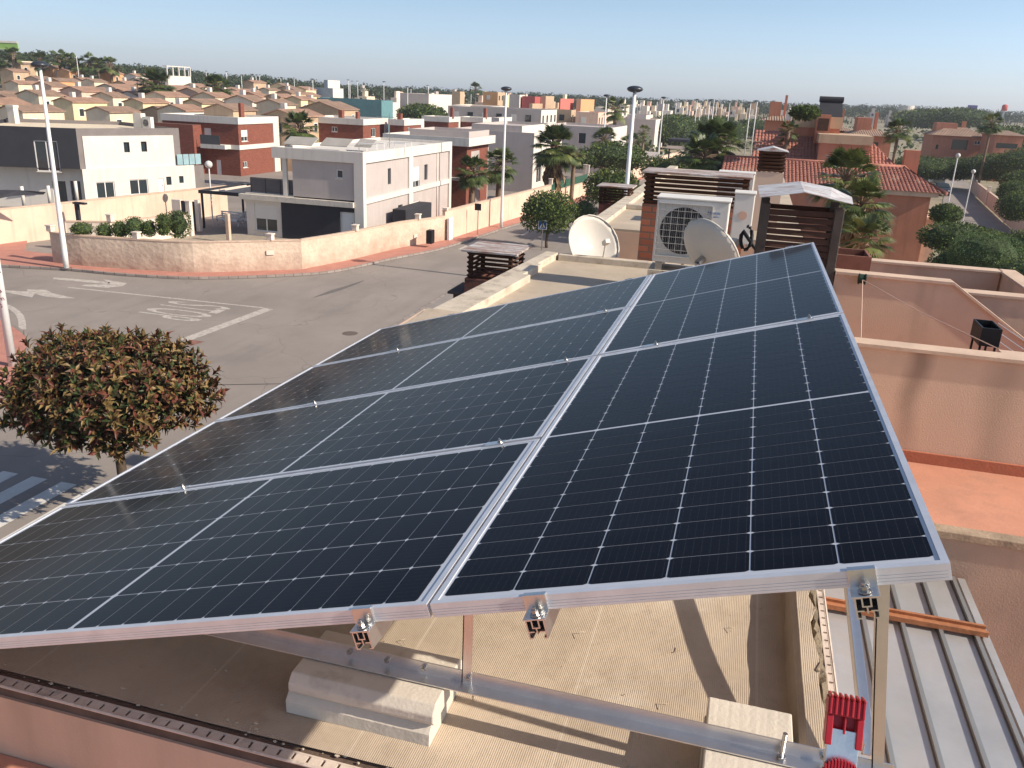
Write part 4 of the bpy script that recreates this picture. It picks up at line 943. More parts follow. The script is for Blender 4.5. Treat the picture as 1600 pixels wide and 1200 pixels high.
c=at_y(925,383,10.35); dish('cream satellite dish standing by the sunlit parapet near the clipped tree',c,.37,R_(38),R_(30),CAMZ-1.91)
c=at_y(1106,398,6.95); dish('cream satellite dish seen edge-on in front of the air conditioner fan',c,.30,R_(142),R_(28),CAMZ-1.91)

# right slatted hood with bent galvanised roof
c=thing('chimney','large slatted timber chimney hood with bent rusty tin roof at the panel corner','chimney',(.42,7.2,CAMZ-1.91))
hx0,hx1,hy0,hy1=.11,.73,7.0,7.5; hz0,hz1=CAMZ-1.35,CAMZ-.735
mb=MB(); mb.box(hx0-.02,hx1+.02,hy0-.02,hy1+.02,CAMZ-1.93,hz0-.002); mb.build('plinth',terr,c)
for (x,y) in ((hx0,hy0),(hx1-.07,hy0),(hx0,hy1-.07),(hx1-.07,hy1-.07)): mb=MB(); mb.box(x,x+.07,y,y+.07,hz0,hz1); mb.build('post',M('grey_weathered_post',(.085,.07,.06),var=.3,scale=7,bump=.5),c,bevel=.006)
mb=MB(); nS=11
for i in range(nS):
    z=hz0+.04+(hz1-hz0-.1)*i/(nS-1); tl=random.uniform(-.006,.006)
    mb.obox(((hx0+hx1)/2,hy0+.02,z),((hx1-hx0)/2-.03,0,tl),(0,.007,0),(0,.004,.0195)); mb.obox(((hx0+hx1)/2,hy1-.02,z-.01),((hx1-hx0)/2-.03,0,0),(0,.007,0),(0,0,.0195))
    for xs in (hx0+.02,hx1-.02):
        mb.obox((xs,(hy0+hy1)/2,z),(0,(hy1-hy0)/2-.03,0),(.006,0,0),(.004,0,.018))
mb.build('slats',wood,c)
rx=(hx0+hx1)/2-.02
mb=MB(); e=.07; zr=CAMZ-.575
fr_=[at_y(*p,6.93) for p in ((1187,309),(1257,301),(1297,311),(1333,320))]; bk_=[at_y(*p,7.56) for p in ((1184,291),(1250,284),(1300,294),(1331,309))]
V_=[tuple(p) for p in fr_+bk_]; V_+=[(x,y,z+.005) for x,y,z in V_]
for i in range(3): mb.add([V_[i],V_[i+1],V_[i+5],V_[i+4],V_[i+8],V_[i+9],V_[i+13],V_[i+12]],[(0,3,2,1),(4,5,6,7),(0,1,5,4),(1,2,6,5),(2,3,7,6),(3,0,4,7)])
mb.build('tin_roof',galvm,c)
# small tiled-hood chimney further back
c=thing('chimney','plastered chimney with small slatted hood and pale pitched cap before the red roof','chimney',(.3,14.2,0))
x0=at_y(1184,270,14).x; x1=at_y(1223,270,14).x; z0=at_y(1200,269,14).z; z1=at_y(1200,236,14).z
mb=MB(); mb.box(x0-.02,x1+.02,14,14.5,0,z0-.002); mb.build('shaft',wallplain,c); slat_hood(c,x0,x1,14.01,14.48,z0,z1,6,.04)
mb=MB(); xm=(x0+x1)/2; mb.add([(x0-.05,13.95,z1),(xm,13.95,z1+.06),(x1+.05,13.95,z1),(x0-.05,14.55,z1),(xm,14.55,z1+.06),(x1+.05,14.55,z1)],[(0,1,4,3)[::-1],(1,2,5,4)[::-1],(0,2,1),(3,4,5)]); mb.build('cap_sheet',galvm,c)
# planter box
c=thing('planter','empty brown brick planter box right of the tin roofed hood','planter',(1.0,7.8,CAMZ-2.5))
mb=MB(); a_,b_=at_y(1306,400,7.6).x,at_y(1362,405,7.6).x; zt=CAMZ-1.18
mb.box(a_,b_,7.6,7.62,CAMZ-1.35,zt); mb.box(a_,b_,7.98,8.0,CAMZ-1.35,zt); mb.box(a_,a_+.02,7.621,7.979,CAMZ-1.35,zt); mb.box(b_-.02,b_,7.621,7.979,CAMZ-1.35,zt); mb.build('box_sides',M('planter_brick',(.24,.10,.07),var=.25,scale=6),c); mb=MB(); mb.box(a_+.021,b_-.021,7.621,7.979,CAMZ-1.34,zt-.05); mb.build('soil',M('soil',(.07,.045,.03)),c); mb=MB(); mb.box(a_,b_,7.6,8.0,CAMZ-2.5,CAMZ-1.351); mb.build('plinth',terr,c)
# ------------------------------------------------------------------ houses
def facegrid(mb,P0,P1,z0,z1,holes,mi=0,depth=.14,rmi=None):
    P0=Vector((P0[0],P0[1],0));P1=Vector((P1[0],P1[1],0)); e=(P1-P0);L=e.length;e/=L; nrm=Vector((e.y,-e.x,0))
    us=sorted(set([0,L]+[max(0,min(L,h[0])) for h in holes]+[max(0,min(L,h[1])) for h in holes])); zs=sorted(set([z0,z1]+[max(z0,min(z1,h[2])) for h in holes]+[max(z0,min(z1,h[3])) for h in holes]))
    pt=lambda u,z,d=0:P0+e*u-nrm*d+Vector((0,0,z))
    for a,b in zip(us,us[1:]):
        for c,d in zip(zs,zs[1:]):
            um=(a+b)/2;zm=(c+d)/2
            if any(h[0]<um<h[1] and h[2]<zm<h[3] for h in holes): continue
            mb.quad(pt(a,c),pt(b,c),pt(b,d),pt(a,d),mi)
    r=mi if rmi is None else rmi
    for h in holes:
        a,b,c,d=h[:4]
        mb.quad(pt(a,c),pt(b,c),pt(b,c,depth),pt(a,c,depth),r); mb.quad(pt(a,d),pt(a,d,depth),pt(b,d,depth),pt(b,d),r)
        mb.quad(pt(a,c),pt(a,c,depth),pt(a,d,depth),pt(a,d),r); mb.quad(pt(b,c),pt(b,d),pt(b,d,depth),pt(b,c,depth),r)
    return pt,e,nrm
def opening(rt,pt,e,nrm,h,kind='window',depth=.14):
    a,b,c,d=h[:4]; w_=b-a; f=min(.07,w_*.16); Z1=Vector((0,0,1))
    def ob(mb,u0,u1,z0,z1,d0,d1,mi=0): mb.obox(pt((u0+u1)/2,(z0+z1)/2,(d0+d1)/2),e*(u1-u0)/2,Z1*(z1-z0)/2,nrm*(d1-d0)/2,mi)
    dd=depth-.02
    if kind in('window','half','slide'):
        mb=MB(); ob(mb,a,a+f,c,d,dd-.05,dd); ob(mb,b-f,b,c,d,dd-.05,dd); ob(mb,a+f,b-f,c,c+f,dd-.05,dd); ob(mb,a+f,b-f,d-f,d,dd-.05,dd)
        if w_>.8: ob(mb,(a+b)/2-f/2,(a+b)/2+f/2,c+f,d-f,dd-.05,dd)
        o=mb.build('window',framew,rt); mb=MB(); ob(mb,a+f*.5,b-f*.5,c+f*.5,d-f*.5,dd-.02,dd-.01); mb.build('pane',glassd,o)
        mb=MB(); ob(mb,a-.04,b+.04,c-.05,c-.001,-.05,.06); mb.build('sill',wallpale,o)
        if kind=='half': mb=MB(); ob(mb,a+.005,b-.005,c+(d-c)*.4,d-.005,dd-.09,dd-.055); mb.build('roller_shutter',shutter,o)
    elif kind=='shutter': mb=MB(); ob(mb,a+.002,b-.002,c+.002,d-.002,dd-.05,dd); mb.build('roller_shutter',shutter,rt)
    elif kind=='door':
        mb=MB(); ob(mb,a+.002,b-.002,c+.002,d-.002,dd-.06,dd); o=mb.build('door',framew,rt,bevel=.005); mb=MB(); ob(mb,b-.16,b-.13,(c+d)/2-.08,(c+d)/2+.04,dd-.1,dd-.061); mb.build('handle',steel,o)
    elif kind=='dark': mb=MB(); ob(mb,a,b,c,d,dd-.01,dd); mb.build('window',glassd,rt)
def pxhole(P0,P1,r):   # pixel rect x0,y0,x1,y1 -> hole on the face
    ua,_=vl(P0,P1,r[0],(r[1]+r[3])/2); ub,_=vl(P0,P1,r[2],(r[1]+r[3])/2); xm=(r[0]+r[2])/2; _,zt=vl(P0,P1,xm,r[1]); _,zb_=vl(P0,P1,xm,r[3])
    return (min(ua,ub),max(ua,ub),zb_,zt)
def bodyS(rt,x0,x1,y0,y1,z0,z1,mats,name='wall',S_=(),E_=(),smat=0,emat=0,inset=.3,roofm_=None,par=True,rev=None):
    """box body with openings on its south (toward camera) and east faces"""
    mb=MB(); hs=[h for h,k in S_]; he=[h for h,k in E_]
    ps=facegrid(mb,(x0,y0),(x1,y0),z0,z1,hs,smat,rmi=rev); pe=facegrid(mb,(x1,y0),(x1,y1),z0,z1,he,emat,rmi=rev)
    mb.quad((x1,y1,z0),(x0,y1,z0),(x0,y1,z1),(x1,y1,z1),smat); mb.quad((x0,y1,z0),(x0,y0,z0),(x0,y0,z1),(x0,y1,z1),emat)
    zi=z1-inset; t_=.18
    if par:
        mb.quad((x0+t_,y0+t_,zi),(x1-t_,y0+t_,zi),(x1-t_,y1-t_,zi),(x0+t_,y1-t_,zi),smat)
        for (a,b) in (((x0,y0),(x1,y0)),((x1,y0),(x1,y1)),((x1,y1),(x0,y1)),((x0,y1),(x0,y0))):
            ia=(a[0]+(t_ if a[0]==x0 else -t_),a[1]+(t_ if a[1]==y0 else -t_)); ib=(b[0]+(t_ if b[0]==x0 else -t_),b[1]+(t_ if b[1]==y0 else -t_))
            mb.quad((*a,z1),(*b,z1),(*ib,z1),(*ia,z1),smat); mb.quad((*ib,z1),(*ib,zi),(*ia,zi),(*ia,z1),smat)
    else: mb.quad((x0,y0,z1),(x1,y0,z1),(x1,y1,z1),(x0,y1,z1),smat)
    mb.build(name,mats,rt)
    for h,k in S_: opening(rt,*ps,h,k)
    for h,k in E_: opening(rt,*pe,h,k)
def cornerbox(cx,cyp,ztop,xl,xr):
    c=at_z(cx,cyp,ztop); return at_y(xl,cyp,c.y).x,c.x,c.y,at_x(xr,cyp,c.x).y,c
def plainhouse(label,cx,cyp,ztop,xl,xr,mat,S_=(),E_=(),group=None,cat='house',emat=None,extras=True,z0=0,D=None,maxlen=14):
    if D is not None:
        c=at_d(cx,cyp,D); ztop=c.z; z0=min(ground(c.x,c.y),ztop-3)-.3
        x0=at_y(xl,cyp,c.y).x; x1=c.x;y0=c.y;y1=at_x(xr,cyp,c.x).y if ray(xr,cyp).x*c.x>0 else c.y+8
    else: x0,x1,y0,y1,c=cornerbox(cx,cyp,ztop,xl,xr)
    if y1-y0>maxlen*1.6 or y1<y0: y1=y0+maxlen
    if y1-y0<3:y1=y0+6
    rt=thing('house' if cat=='house' else cat.replace(' ','_'),label,cat,((x0+x1)/2,(y0+y1)/2,z0),group)
    SS=[(pxhole((x0,y0),(x1,y0),r[:4]),r[4]) for r in S_]; EE=[(pxhole((x1,y0),(x1,y1),r[:4]),r[4]) for r in E_]
    bodyS(rt,x0,x1,y0,y1,z0,ztop,[mat]+([emat] if emat else []),S_=SS,E_=EE,emat=1 if emat else 0)
    return rt,(x0,x1,y0,y1,z0,ztop)
def bandbox(rt,name,x0,x1,y0,y1,z0,z1,mat): mb=MB(); mb.box(x0,x1,y0,y1,z0,z1); return mb.build(name,mat,rt)

# H1 white and charcoal house
zt=6.3
A=at_z(-60,194,zt);B=at_z(118,200.5,zt);Cc=at_z(279,200,zt)
PA=(A.x,A.y);PB=(B.x,B.y);PC=(Cc.x,Cc.y)
rt=thing('house','white and charcoal flat roofed house with dark wrapped upper floor at the left','house',(B.x,B.y,0))
def f2(P0,P1,rects): return [(pxhole(P0,P1,r[:4]),r[4]) for r in rects]
dn=(Vector(PC)-Vector(PB)).normalized(); off=Vector((-dn.y,dn.x))*10; PD=(PC[0]+off.x,PC[1]+off.y); PE=(PA[0]+off.x*.6,PA[1]+off.y+6)
S1=f2(PA,PB,[(55,220,92,268,'window')]); E1=f2(PB,PC,[(193,222,202,238,'dark'),(220,221,229,237,'dark')])
mb=MB(); zs=3.25; ps=facegrid(mb,PA,PB,zs,zt,[h for h,k in S1],0); pe=facegrid(mb,PB,PC,zs,zt,[h for h,k in E1],1)
facegrid(mb,PC,PD,zs,zt,[],1); facegrid(mb,PD,PE,zs,zt,[],1); facegrid(mb,PE,PA,zs,zt,[],0)
mb.add([(*PA,zt-.3),(*PB,zt-.3),(*PC,zt-.3),(*PD,zt-.3),(*PE,zt-.3)],[(0,1,2,3,4)],2); mb.add([(*PA,zs),(*PB,zs),(*PC,zs),(*PD,zs),(*PE,zs)],[(4,3,2,1,0)],0); mb.build('wall',[dgrey,mgrey,cream],rt)
for h,k in S1: opening(rt,*ps,h,k)
# white panel proud of the taupe face
wp=pxhole(PB,PC,(131,212,272,267)); E1b=[( (h[0],h[1],h[2],h[3]),k) for h,k in E1]
mb=MB(); e=(Vector(PC)-Vector(PB)).normalized(); n_=Vector((e.y,-e.x)); Q0=Vector(PB)+e*wp[0]+n_*.06; Q1=Vector(PB)+e*wp[1]+n_*.06
hh=[(h[0]-wp[0],h[1]-wp[0],h[2],h[3]) for h,k in E1]
pq=facegrid(mb,Q0,Q1,wp[2],wp[3],hh,0,.055); 
for (a_,b_) in ((Q0,Q0-n_*.059),(Q1-n_*.059,Q1)): mb.quad((*a_,wp[2]),(*b_,wp[2]),(*b_,wp[3]),(*a_,wp[3]))
mb.quad((*Q0,wp[3]),(*Q1,wp[3]),(*(Q1-n_*.059),wp[3]),(*(Q0-n_*.059),wp[3])); mb.build('white_panel',white,rt)
for (h,k),h2 in zip(E1,hh): opening(rt,*pe,h,'dark')
# ground floor
G0=Vector(PB)+n_*.25; zz=zs-.002; PCx=Vector(PB)+e*(vl(PB,PC,302,275)[0]); 
E2=f2(tuple(G0),tuple(PCx+n_*.25),[(151,284,180,310,'slide'),(203,280,232,304,'slide'),(248,279,257,300,'door'),(260,276,268,289,'dark'),(280,275,287,286,'dark')])
mb=MB(); pg=facegrid(mb,G0,PCx+n_*.25,0,zz,[h for h,k in E2],0); mb.quad((*G0,zz),(*(PCx+n_*.25),zz),(*(PCx-n_*.2),zz),(*(G0-n_*.2),zz))
g0=(G0.x,G0.y); W0=(PA[0]-1,PA[1]+1.6); S2=f2(W0,(G0.x-.5,G0.y+.9),[(84,283,105,330,'dark'),(112,283,128,330,'dark')]); pw=facegrid(mb,W0,(G0.x-.5,G0.y+.9),0,zs-.01,[h for h,k in S2],0)
mb.quad((G0.x-.5,G0.y+.9,0),(G0.x,G0.y,0),(G0.x,G0.y,zz),(G0.x-.5,G0.y+.9,zz)); c_=PCx+n_*.25
mb.quad((*c_,0),(*(c_-n_*3),0),(*(c_-n_*3),zz),(*c_,zz)); mb.build('ground_floor_wall',white,rt)
for h,k in E2: opening(rt,*pg,h,k)
for h,k in S2: opening(rt,*pw,h,k)
mb=MB(); b0=Vector(PC)+n_*.2; u0,z0_=vl(PB,PC,276,262); u1,z1_=vl(PB,PC,312,240)
for i in range(4):
    a_=Vector(PB)+e*(u0+(u1-u0)*i/4+.03)+n_*.15;b_=Vector(PB)+e*(u0+(u1-u0)*(i+1)/4-.03)+n_*.15; mb.quad((*a_,3.3),(*b_,3.3),(*b_,z1_),(*a_,z1_))
mb.build('balcony_glass',glassb,rt); a_=Vector(PB)+e*(u0-.1);b_=Vector(PB)+e*(u1+.2); mb=MB(); mb.obox(((a_+b_)/2).to_3d()+Vector((0,0,1.6)),((b_-a_)/2).to_3d(),(n_*.1).to_3d(),(0,0,1.6)); mb.build('side_wing',mgrey,rt)
q=at_z(215,196,zt); mb=MB(); mb.box(q.x-.4,q.x+.4,q.y,q.y+.6,zt-.3,zt+1.0); mb.build('roof_chimney',white,rt)
q=at_z(229,197,zt); acunit('small white air conditioner on the roof of the white and charcoal house',q.x-.4,q.x+.45,q.y,q.y+.4,zt-.28,zt+.75,fan=True)
q=at_z(18,187,zt); mb=MB(); mb.box(q.x-.35,q.x+.35,q.y,q.y+.5,zt-.3,zt+1.0); mb.box(q.x-.4,q.x+.4,q.y-.05,q.y+.55,zt+1.001,zt+1.2); mb.build('roof_chimney',white,rt)
for i,(pxx,ty) in enumerate(((33,291),(74,290),(117,283))):
    b_=at_x(pxx,320,at_z(pxx,312-(pxx*.06),2.2).x) ; g_=at_z(pxx,318-pxx*.08,2.2); p0=Vector((g_.x,g_.y+.2,2.0)); DD=Vector((p0.x,p0.y,0)).dot(FW); t_=at_d(pxx-1,ty,DD)
    mb=MB(); mb.tube([(p0.x,p0.y,1.9),(p0.x,p0.y,t_.z)],.11,10); solo(mb.build('awning_post',white,smooth=True),['leftmost','middle','rightmost'][i]+' of the three white posts rising behind the peach lane wall','post','white posts behind the lane wall')
a_=at_d(-10,300,50);b_=at_d(74,296,52);c_=at_d(20,312,50); mb=MB(); mb.add([at_d(-30,296,50),at_d(30,297,51),at_d(72,300,51.5),at_d(68,304,51.5),at_d(20,306,50.5),at_d(-30,316,49)],[(0,1,2,3,4,5)]); solo(mb.build('shade_sail',dgrey),'dark shade sail stretched between the white posts at the left edge','shade sail')
mb=MB()
q=at_d(42,305,51); tag(mb.ball((0,0,0),.01,.01,.01,4).build('x',dgrey),None) if False else None

# H2 white and grey house in the corner garden
zt=6.3; x1=at_z(565,238,zt).x; y0=at_z(565,238,zt).y; yN=at_x(703,231,x1).y; xu=at_y(457,270,y0).x; xb=at_y(428,236,y0).x; xlow=at_y(385,330,y0).x
rt=thing('house','white framed grey house with black wall panel in the corner garden','house',((x1+xu)/2,y0+4,0))
SS=f2((xu,y0),(x1,y0),[(525,265,536,279,'window')]); EE=f2((x1,y0),(x1,yN),[(606,263,611,288,'dark'),(644,260,656,298,'half'),(663,257,668,281,'dark')])
bodyS(rt,xu,x1,y0,yN,3.2,5.6,[greyp],S_=SS,E_=EE,name='upper_wall',par=False)
mb=MB(); mb.box(xb-.1,x1+.15,y0-.15,yN+.1,5.601,zt-.2)
for (a,b,c,d) in ((xb-.1,x1+.15,y0-.15,y0+.1),(xb-.1,x1+.15,yN-.15,yN+.1),(xb-.1,xb+.15,y0+.1,yN-.15),(x1-.1,x1+.15,y0+.1,yN-.15)): mb.box(a,b,c,d,zt-.199,zt)
mb.build('roof',[white],rt)
EE=f2((x1,y0),(x1,yN),[(622,320,629,331,'dark'),(643,315,655,332,'half')]); SS=f2((xlow,y0),(x1,y0),[(398,312,433,362,'half'),(534,330,553,366,'door')])
bodyS(rt,xlow,x1,y0,yN,0.13,3.0,[white,greyp],S_=SS,E_=EE,emat=1,name='lower_wall',par=False)
xk=at_y(441,340,y0).x; xd=at_y(533,345,y0).x; xd2=at_y(554,345,y0).x; bandbox(rt,'black_panel',xk,xd-.05,y0-.09,y0-.003,.2,2.75,dgrey); bandbox(rt,'black_panel',xd2+.05,x1-.55,y0-.09,y0-.003,.2,2.75,dgrey); bandbox(rt,'black_panel',xd-.049,xd2+.049,y0-.09,y0-.003,2.45,2.75,dgrey)
# white frame members
def col_e(pxa,pxb,z0,z1,p=.13): ya=at_x(pxa,300,x1).y; yb_=at_x(pxb,300,x1).y; bandbox(rt,'frame_member',x1+.002,x1+p,ya,yb_,z0,z1,white)
bandbox(rt,'frame_member',x1-.5,x1+.15,y0-.15,y0-.0001,.13,5.6,white); bandbox(rt,'frame_member',x1+.002,x1+.15,y0,y0+.28,.13,5.6,white)
col_e(637,643,.13,5.599); bandbox(rt,'frame_member',x1+.002,x1+.15,yN-.4,yN+.1,.13,5.6,white)
ym=at_x(637,300,x1).y; ym2=at_x(643,300,x1).y; bandbox(rt,'frame_member',x1+.002,x1+.13,y0+.281,ym-.001,3.0,3.35,white); bandbox(rt,'frame_member',x1+.002,x1+.13,ym2+.001,yN-.401,3.0,3.35,white)
bandbox(rt,'balcony_slab',xlow-.3,x1-.51,y0-.35,y0-.001,2.78,3.12,concrete); bandbox(rt,'terrace_slab',xlow,xu,y0,yN,3.001,3.19,concrete)
bandbox(rt,'column',at_y(441,270,y0).x,at_y(447,270,y0).x,y0+.02,y0+.25,3.191,5.6,white)
mb=MB(); xa=at_y(388,290,y0).x
for i in range(3): u0=xa+(xu-xa)*i/3; mb.box(u0+.03,xa+(xu-xa)*(i+1)/3-.03,y0+.3,y0+.32,3.25,4.15)
mb.build('railing_glass',M('smoked_glass',(.09,.09,.095),rough=.2,bump=0),rt); mb=MB(); mb.box(xa,xu,y0+.29,y0+.33,4.16,4.2)
for i in range(4): mb.box(xa+(xu-xa)*i/3-.02,xa+(xu-xa)*i/3+.02,y0+.29,y0+.33,3.191,4.159)
mb.build('railing_frame',dgrey,rt)
bandbox(rt,'lintel',xlow-.1,xk,y0-.1,y0-.002,2.55,2.77,white)
yd_=at_x(682,300,x1).y; mb=MB(); mb.tube([(x1+.05,yd_,.2),(x1+.05,yd_,5.6)],.05,8); mb.build('downpipe',wallpale,rt,smooth=True)
# rooftop frames and aerial
for i,(xa_,xb_) in enumerate(((-6.2,-4.1),(-4.0,-2.0),(-1.9,-.7))):
    mb=MB(); z=zt-.2; mb.obox((x1+(xa_+xb_)/2,y0+1.6+.9*i,z+.55),((xb_-xa_)/2,0,0),(0,.5,.22),(0,.01,-.025)); solo(mb.build('solar_collector',M('collector_grey',(.38,.35,.31),rough=.5)),['left','middle','right'][i]+' tilted panel back on the roof of the white framed grey house','solar collector')
q=at_z(600,232,zt-.2); rA=thing('tv_aerial','thin television aerial on the roof of the white framed grey house','aerial',(q.x,q.y+1,zt-.2)); mb=MB(); X,Y=q.x,q.y+1; mb.tube([(X,Y,zt-.2),(X,Y,zt+2.2)],.025,6); mb.build('mast',steel,rA)
mb=MB(); 
for k in range(6): mb.tube([(X-.9+.22*k,Y-.25,zt+1.95),(X-.9+.22*k,Y+.25,zt+1.95)],.012,4)
mb.tube([(X-1,Y,zt+1.95),(X+.4,Y,zt+1.95)],.015,5); mb.build('antenna',steel,rA)
for k in range(2):
    mb=MB(); a0=x1-1.6+1.0*k; yy=y0+3+2.5*k
    for s_ in (0,1): mb.tube([(a0,yy+s_*1.2,zt-.2),(a0,yy+s_*1.2,zt+.35),(a0+1.3,yy+s_*1.2,zt+.35),(a0+1.3,yy+s_*1.2,zt-.2)],.035,6)
    solo(mb.build('pipe_rail',metalw),['nearer','farther'][k]+' white tubular rail at the right end of the grey house roof','rail','tubular rails on the grey house roof')
# lean black store by its side
yb0=at_x(632,330,x1+1.4).y; bandbox2=MB(); bandbox2.box(x1+.5,x1+1.5,yb0,yb0+5,.13,2.35); solo(bandbox2.build('garden_shed',dgrey,bevel=.03),'black garden shed between the grey house and the curved wall','shed')
# pergola
q0=at_d(312,301,57);q1=at_d(388,296,56); zt_=2.75; rp=thing('pergola','dark steel pergola over the patio left of the white framed house','pergola',(q0.x+2,q0.y,0.3))
xA=at_y(313,300,y0+1).x;xB=xlow-.35;yA=y0+1;yB=y0+6
mb=MB()
for (x,y) in ((xA,yA),(xA,yB),(xB,yA),(xB,yB),((xA+xB)/2,yB)): mb.box(x,x+.12,y,y+.12,.3,zt_)
mb.build('post',dgrey,rp); mb=MB(); mb.box(xA-.1,xB+.2,yA-.1,yA+.1,zt_+.001,zt_+.22); mb.box(xA-.1,xB+.2,yB,yB+.2,zt_+.001,zt_+.22); mb.box(xA-.1,xA+.1,yA+.101,yB-.001,zt_+.001,zt_+.22)
mb.build('beam',dgrey,rp); mb=MB()
for i in range(9): x=xA+.4+(xB-xA-.5)*i/8; mb.box(x,x+.12,yA+.102,yB-.002,zt_+.05,zt_+.16)
mb.build('roof_slats',wallpale,rp)
mb=MB(); mb.box(xB-1.8,xB-.2,yB-.3,yB-.2,.3,2.3); mb.build('screen',dgrey,rp)
mb=MB(); mb.box(xA-2.2,xA-1.5,yA-.3,yA,.1,2.2); gp_=mb.build('gate_pier',wallpale,bevel=.01); solo(gp_,'white gate pier left of the black garden door','pier')
mb=MB(); mb.box(xA-1.49,xA-.35,yA-.22,yA-.16,.1,2.15); solo(mb.build('garden_door',dgrey),'black garden door beside the pergola','door')
mb=MB(); mb.box(xA-.34,xA-.05,yA-.3,yA,.1,2.3); solo(mb.build('gate_pier',wallpale,bevel=.01),'white gate pier right of the black garden door','pier')
mb=MB(); mb.box(xlow+.5,xlow+.75,y0-3.3,y0-3.05,.1,2.2); solo(mb.build('stone_stele',coping,bevel=.03),'upright pale stone post in front of the black wall panel','post')
def bench(label,x,y,w_):
    r_=thing('garden_sofa',label,'garden sofa',(x,y,.3)); mb=MB(); mb.box(x,x+w_,y,y+.7,.62,.72); mb.build('seat',framew,r_); mb=MB()
    for z in (.85,1.0,1.15): mb.box(x,x+w_,y+.62,y+.68,z,z+.09)
    mb.build('backrest',framew,r_)
    for xx in (x,x+w_-.07):
        mb=MB(); mb.box(xx,xx+.07,y,y+.07,.3,.93); mb.box(xx,xx+.07,y+.69,y+.76,.3,1.2); mb.box(xx,xx+.07,y+.071,y+.689,.9,.96); mb.build('arm_frame',framew,r_)
qq=at_z(350,352,.3); bench('white slatted garden sofa under the pergola',qq.x-.6,qq.y,1.8); qq=at_z(380,352,.3); bench('second white slatted sofa, next to the house wall under the pergola',qq.x-.3,qq.y,1.2)
mb=MB(); q=at_z(124,366,.35); mb.box(q.x-.12,q.x+.12,q.y,q.y+.2,.3,2.3); mb.box(q.x-.2,q.x+.7,q.y-.05,q.y+.25,2.301,2.42); solo(mb.build('outdoor_shower',dgrey),'black outdoor shower post by the garden bushes','shower')
# meter boxes and signs on wall, brick shrine
q=at_z(669,386,.13); mb=MB(); mb.box(q.x-.05,q.x+.35,q.y-.3,q.y+.3,.4,1.3); solo(mb.build('wall_niche',blackm,bevel=.02),'black arched box on the curved wall','box')
def wplate(label,bx,by,bx2,by2,mat=wallpale):
    P=nearp(w1,bx,by+20); i=min(range(len(wb)-1),key=lambda k:abs((Vector((wb[k][0],wb[k][1],0))-Vector((P[0],P[1],0))).length)); a=Vector(wb[i]);b=Vector(wb[i+1]); e_=(b-a).normalized(); n=Vector((e_.y,-e_.x)); h=pxhole(tuple(a),tuple(b),(bx,by,bx2,by2)); u=(h[0]+h[1])/2; c=a+e_*u+n*.05
    mb=MB(); mb.obox((c.x,c.y,(h[2]+h[3])/2),(e_*(h[1]-h[0])/2).to_3d(),(n*.02).to_3d(),(0,0,(h[3]-h[2])/2)); o=solo(mb.build('wall_plate',mat),label,'plate')
wplate('small pale ceramic plate on the rough curved wall near its middle',416,391,428,398); wplate('pale plate on the curved wall just left of the black arched box',646,366,651,372)
q=at_z(703,374,.13); mb=MB(); mb.box(q.x-.05,q.x+.12,q.y-.5,q.y+.3,.13,1.7); solo(mb.build('meter_cabinet',framew,bevel=.01),'white meter cabinet on the wall at the start of the smooth peach wall','cabinet')
# small globe lamp behind
def globe_lamp(label,bx,by,tx,ty,D,r=.18,zb=None):
    t_=at_d(tx,ty,D); zb=0 if zb is None else zb; r_=thing('globe_lamp',label,'lamp post',(t_.x,t_.y,zb)); mb=MB(); mb.tube([(t_.x,t_.y,zb),(t_.x,t_.y,t_.z)],.05,8); mb.build('pole',metalw,r_); mb=MB(); mb.ball((t_.x,t_.y,t_.z),r,r,r,12); mb.build('globe',M('lamp_globe',(.6,.58,.55),rough=.3,bump=0),r_,smooth=True)
globe_lamp('globe lamp on a thin post in the back lane before the brick house',330,345,326,257,62,.27)

# H3 brick and white house
def brickwhite(label,cx,cyp,ztop,xl,xr,S_=(),E_=(),mid=True,chim=()):
    x0,x1,y0,y1,c=cornerbox(cx,cyp,ztop,xl,xr)
    rt=thing('house',label,'house',((x0+x1)/2,(y0+y1)/2,0))
    SS=[(pxhole((x0,y0),(x1,y0),r[:4]),r[4]) for r in S_]; EE=[(pxhole((x1,y0),(x1,y1),r[:4]),r[4]) for r in E_]
    b=.75; bodyS(rt,x0,x1,y0,y1,0,ztop-b,[brickm],S_=SS,E_=EE,par=False)
    mb=MB(); mb.box(x0-.1,x1+.12,y0-.12,y1+.1,ztop-b+.001,ztop-.25)
    for (a,bb,cc_,d) in ((x0-.1,x1+.12,y0-.12,y0+.1),(x0-.1,x1+.12,y1-.1,y1+.1),(x0-.1,x0+.1,y0+.1,y1-.1),(x1-.1,x1+.12,y0+.1,y1-.1)): mb.box(a,bb,cc_,d,ztop-.249,ztop)
    mb.build('roof',white,rt)
    bandbox(rt,'frame_member',x1+.002,x1+.12,y1-(y1-y0)*.14,y1+.1,0,ztop-b,white)
    if mid: bandbox(rt,'frame_member',x1+.002,x1+.1,y0,y1-(y1-y0)*.141,2.9,3.4,white); bandbox(rt,'frame_member',x0+(x1-x0)*.6,x1+.1,y0-.1,y0-.002,2.9,3.4,white)
    for (cx_,w_,h_) in chim:
        X=x0+(x1-x0)*cx_; mb=MB(); mb.box(X,X+w_,y0+1.2,y0+1.9,ztop-.24,ztop+h_); mb.build('chimney',brickm,rt)
    return rt,(x0,x1,y0,y1)
h3,b3=brickwhite('large red brown brick house with white cornice behind the charcoal house',371,183.5,6.4,253,433,S_=[(319,200,330,219,'shutter'),(339,250,346,280,'door')],E_=[(377,203,387,221,'half'),(380,252,387,262,'window')],chim=((.94,.3,1.5),))
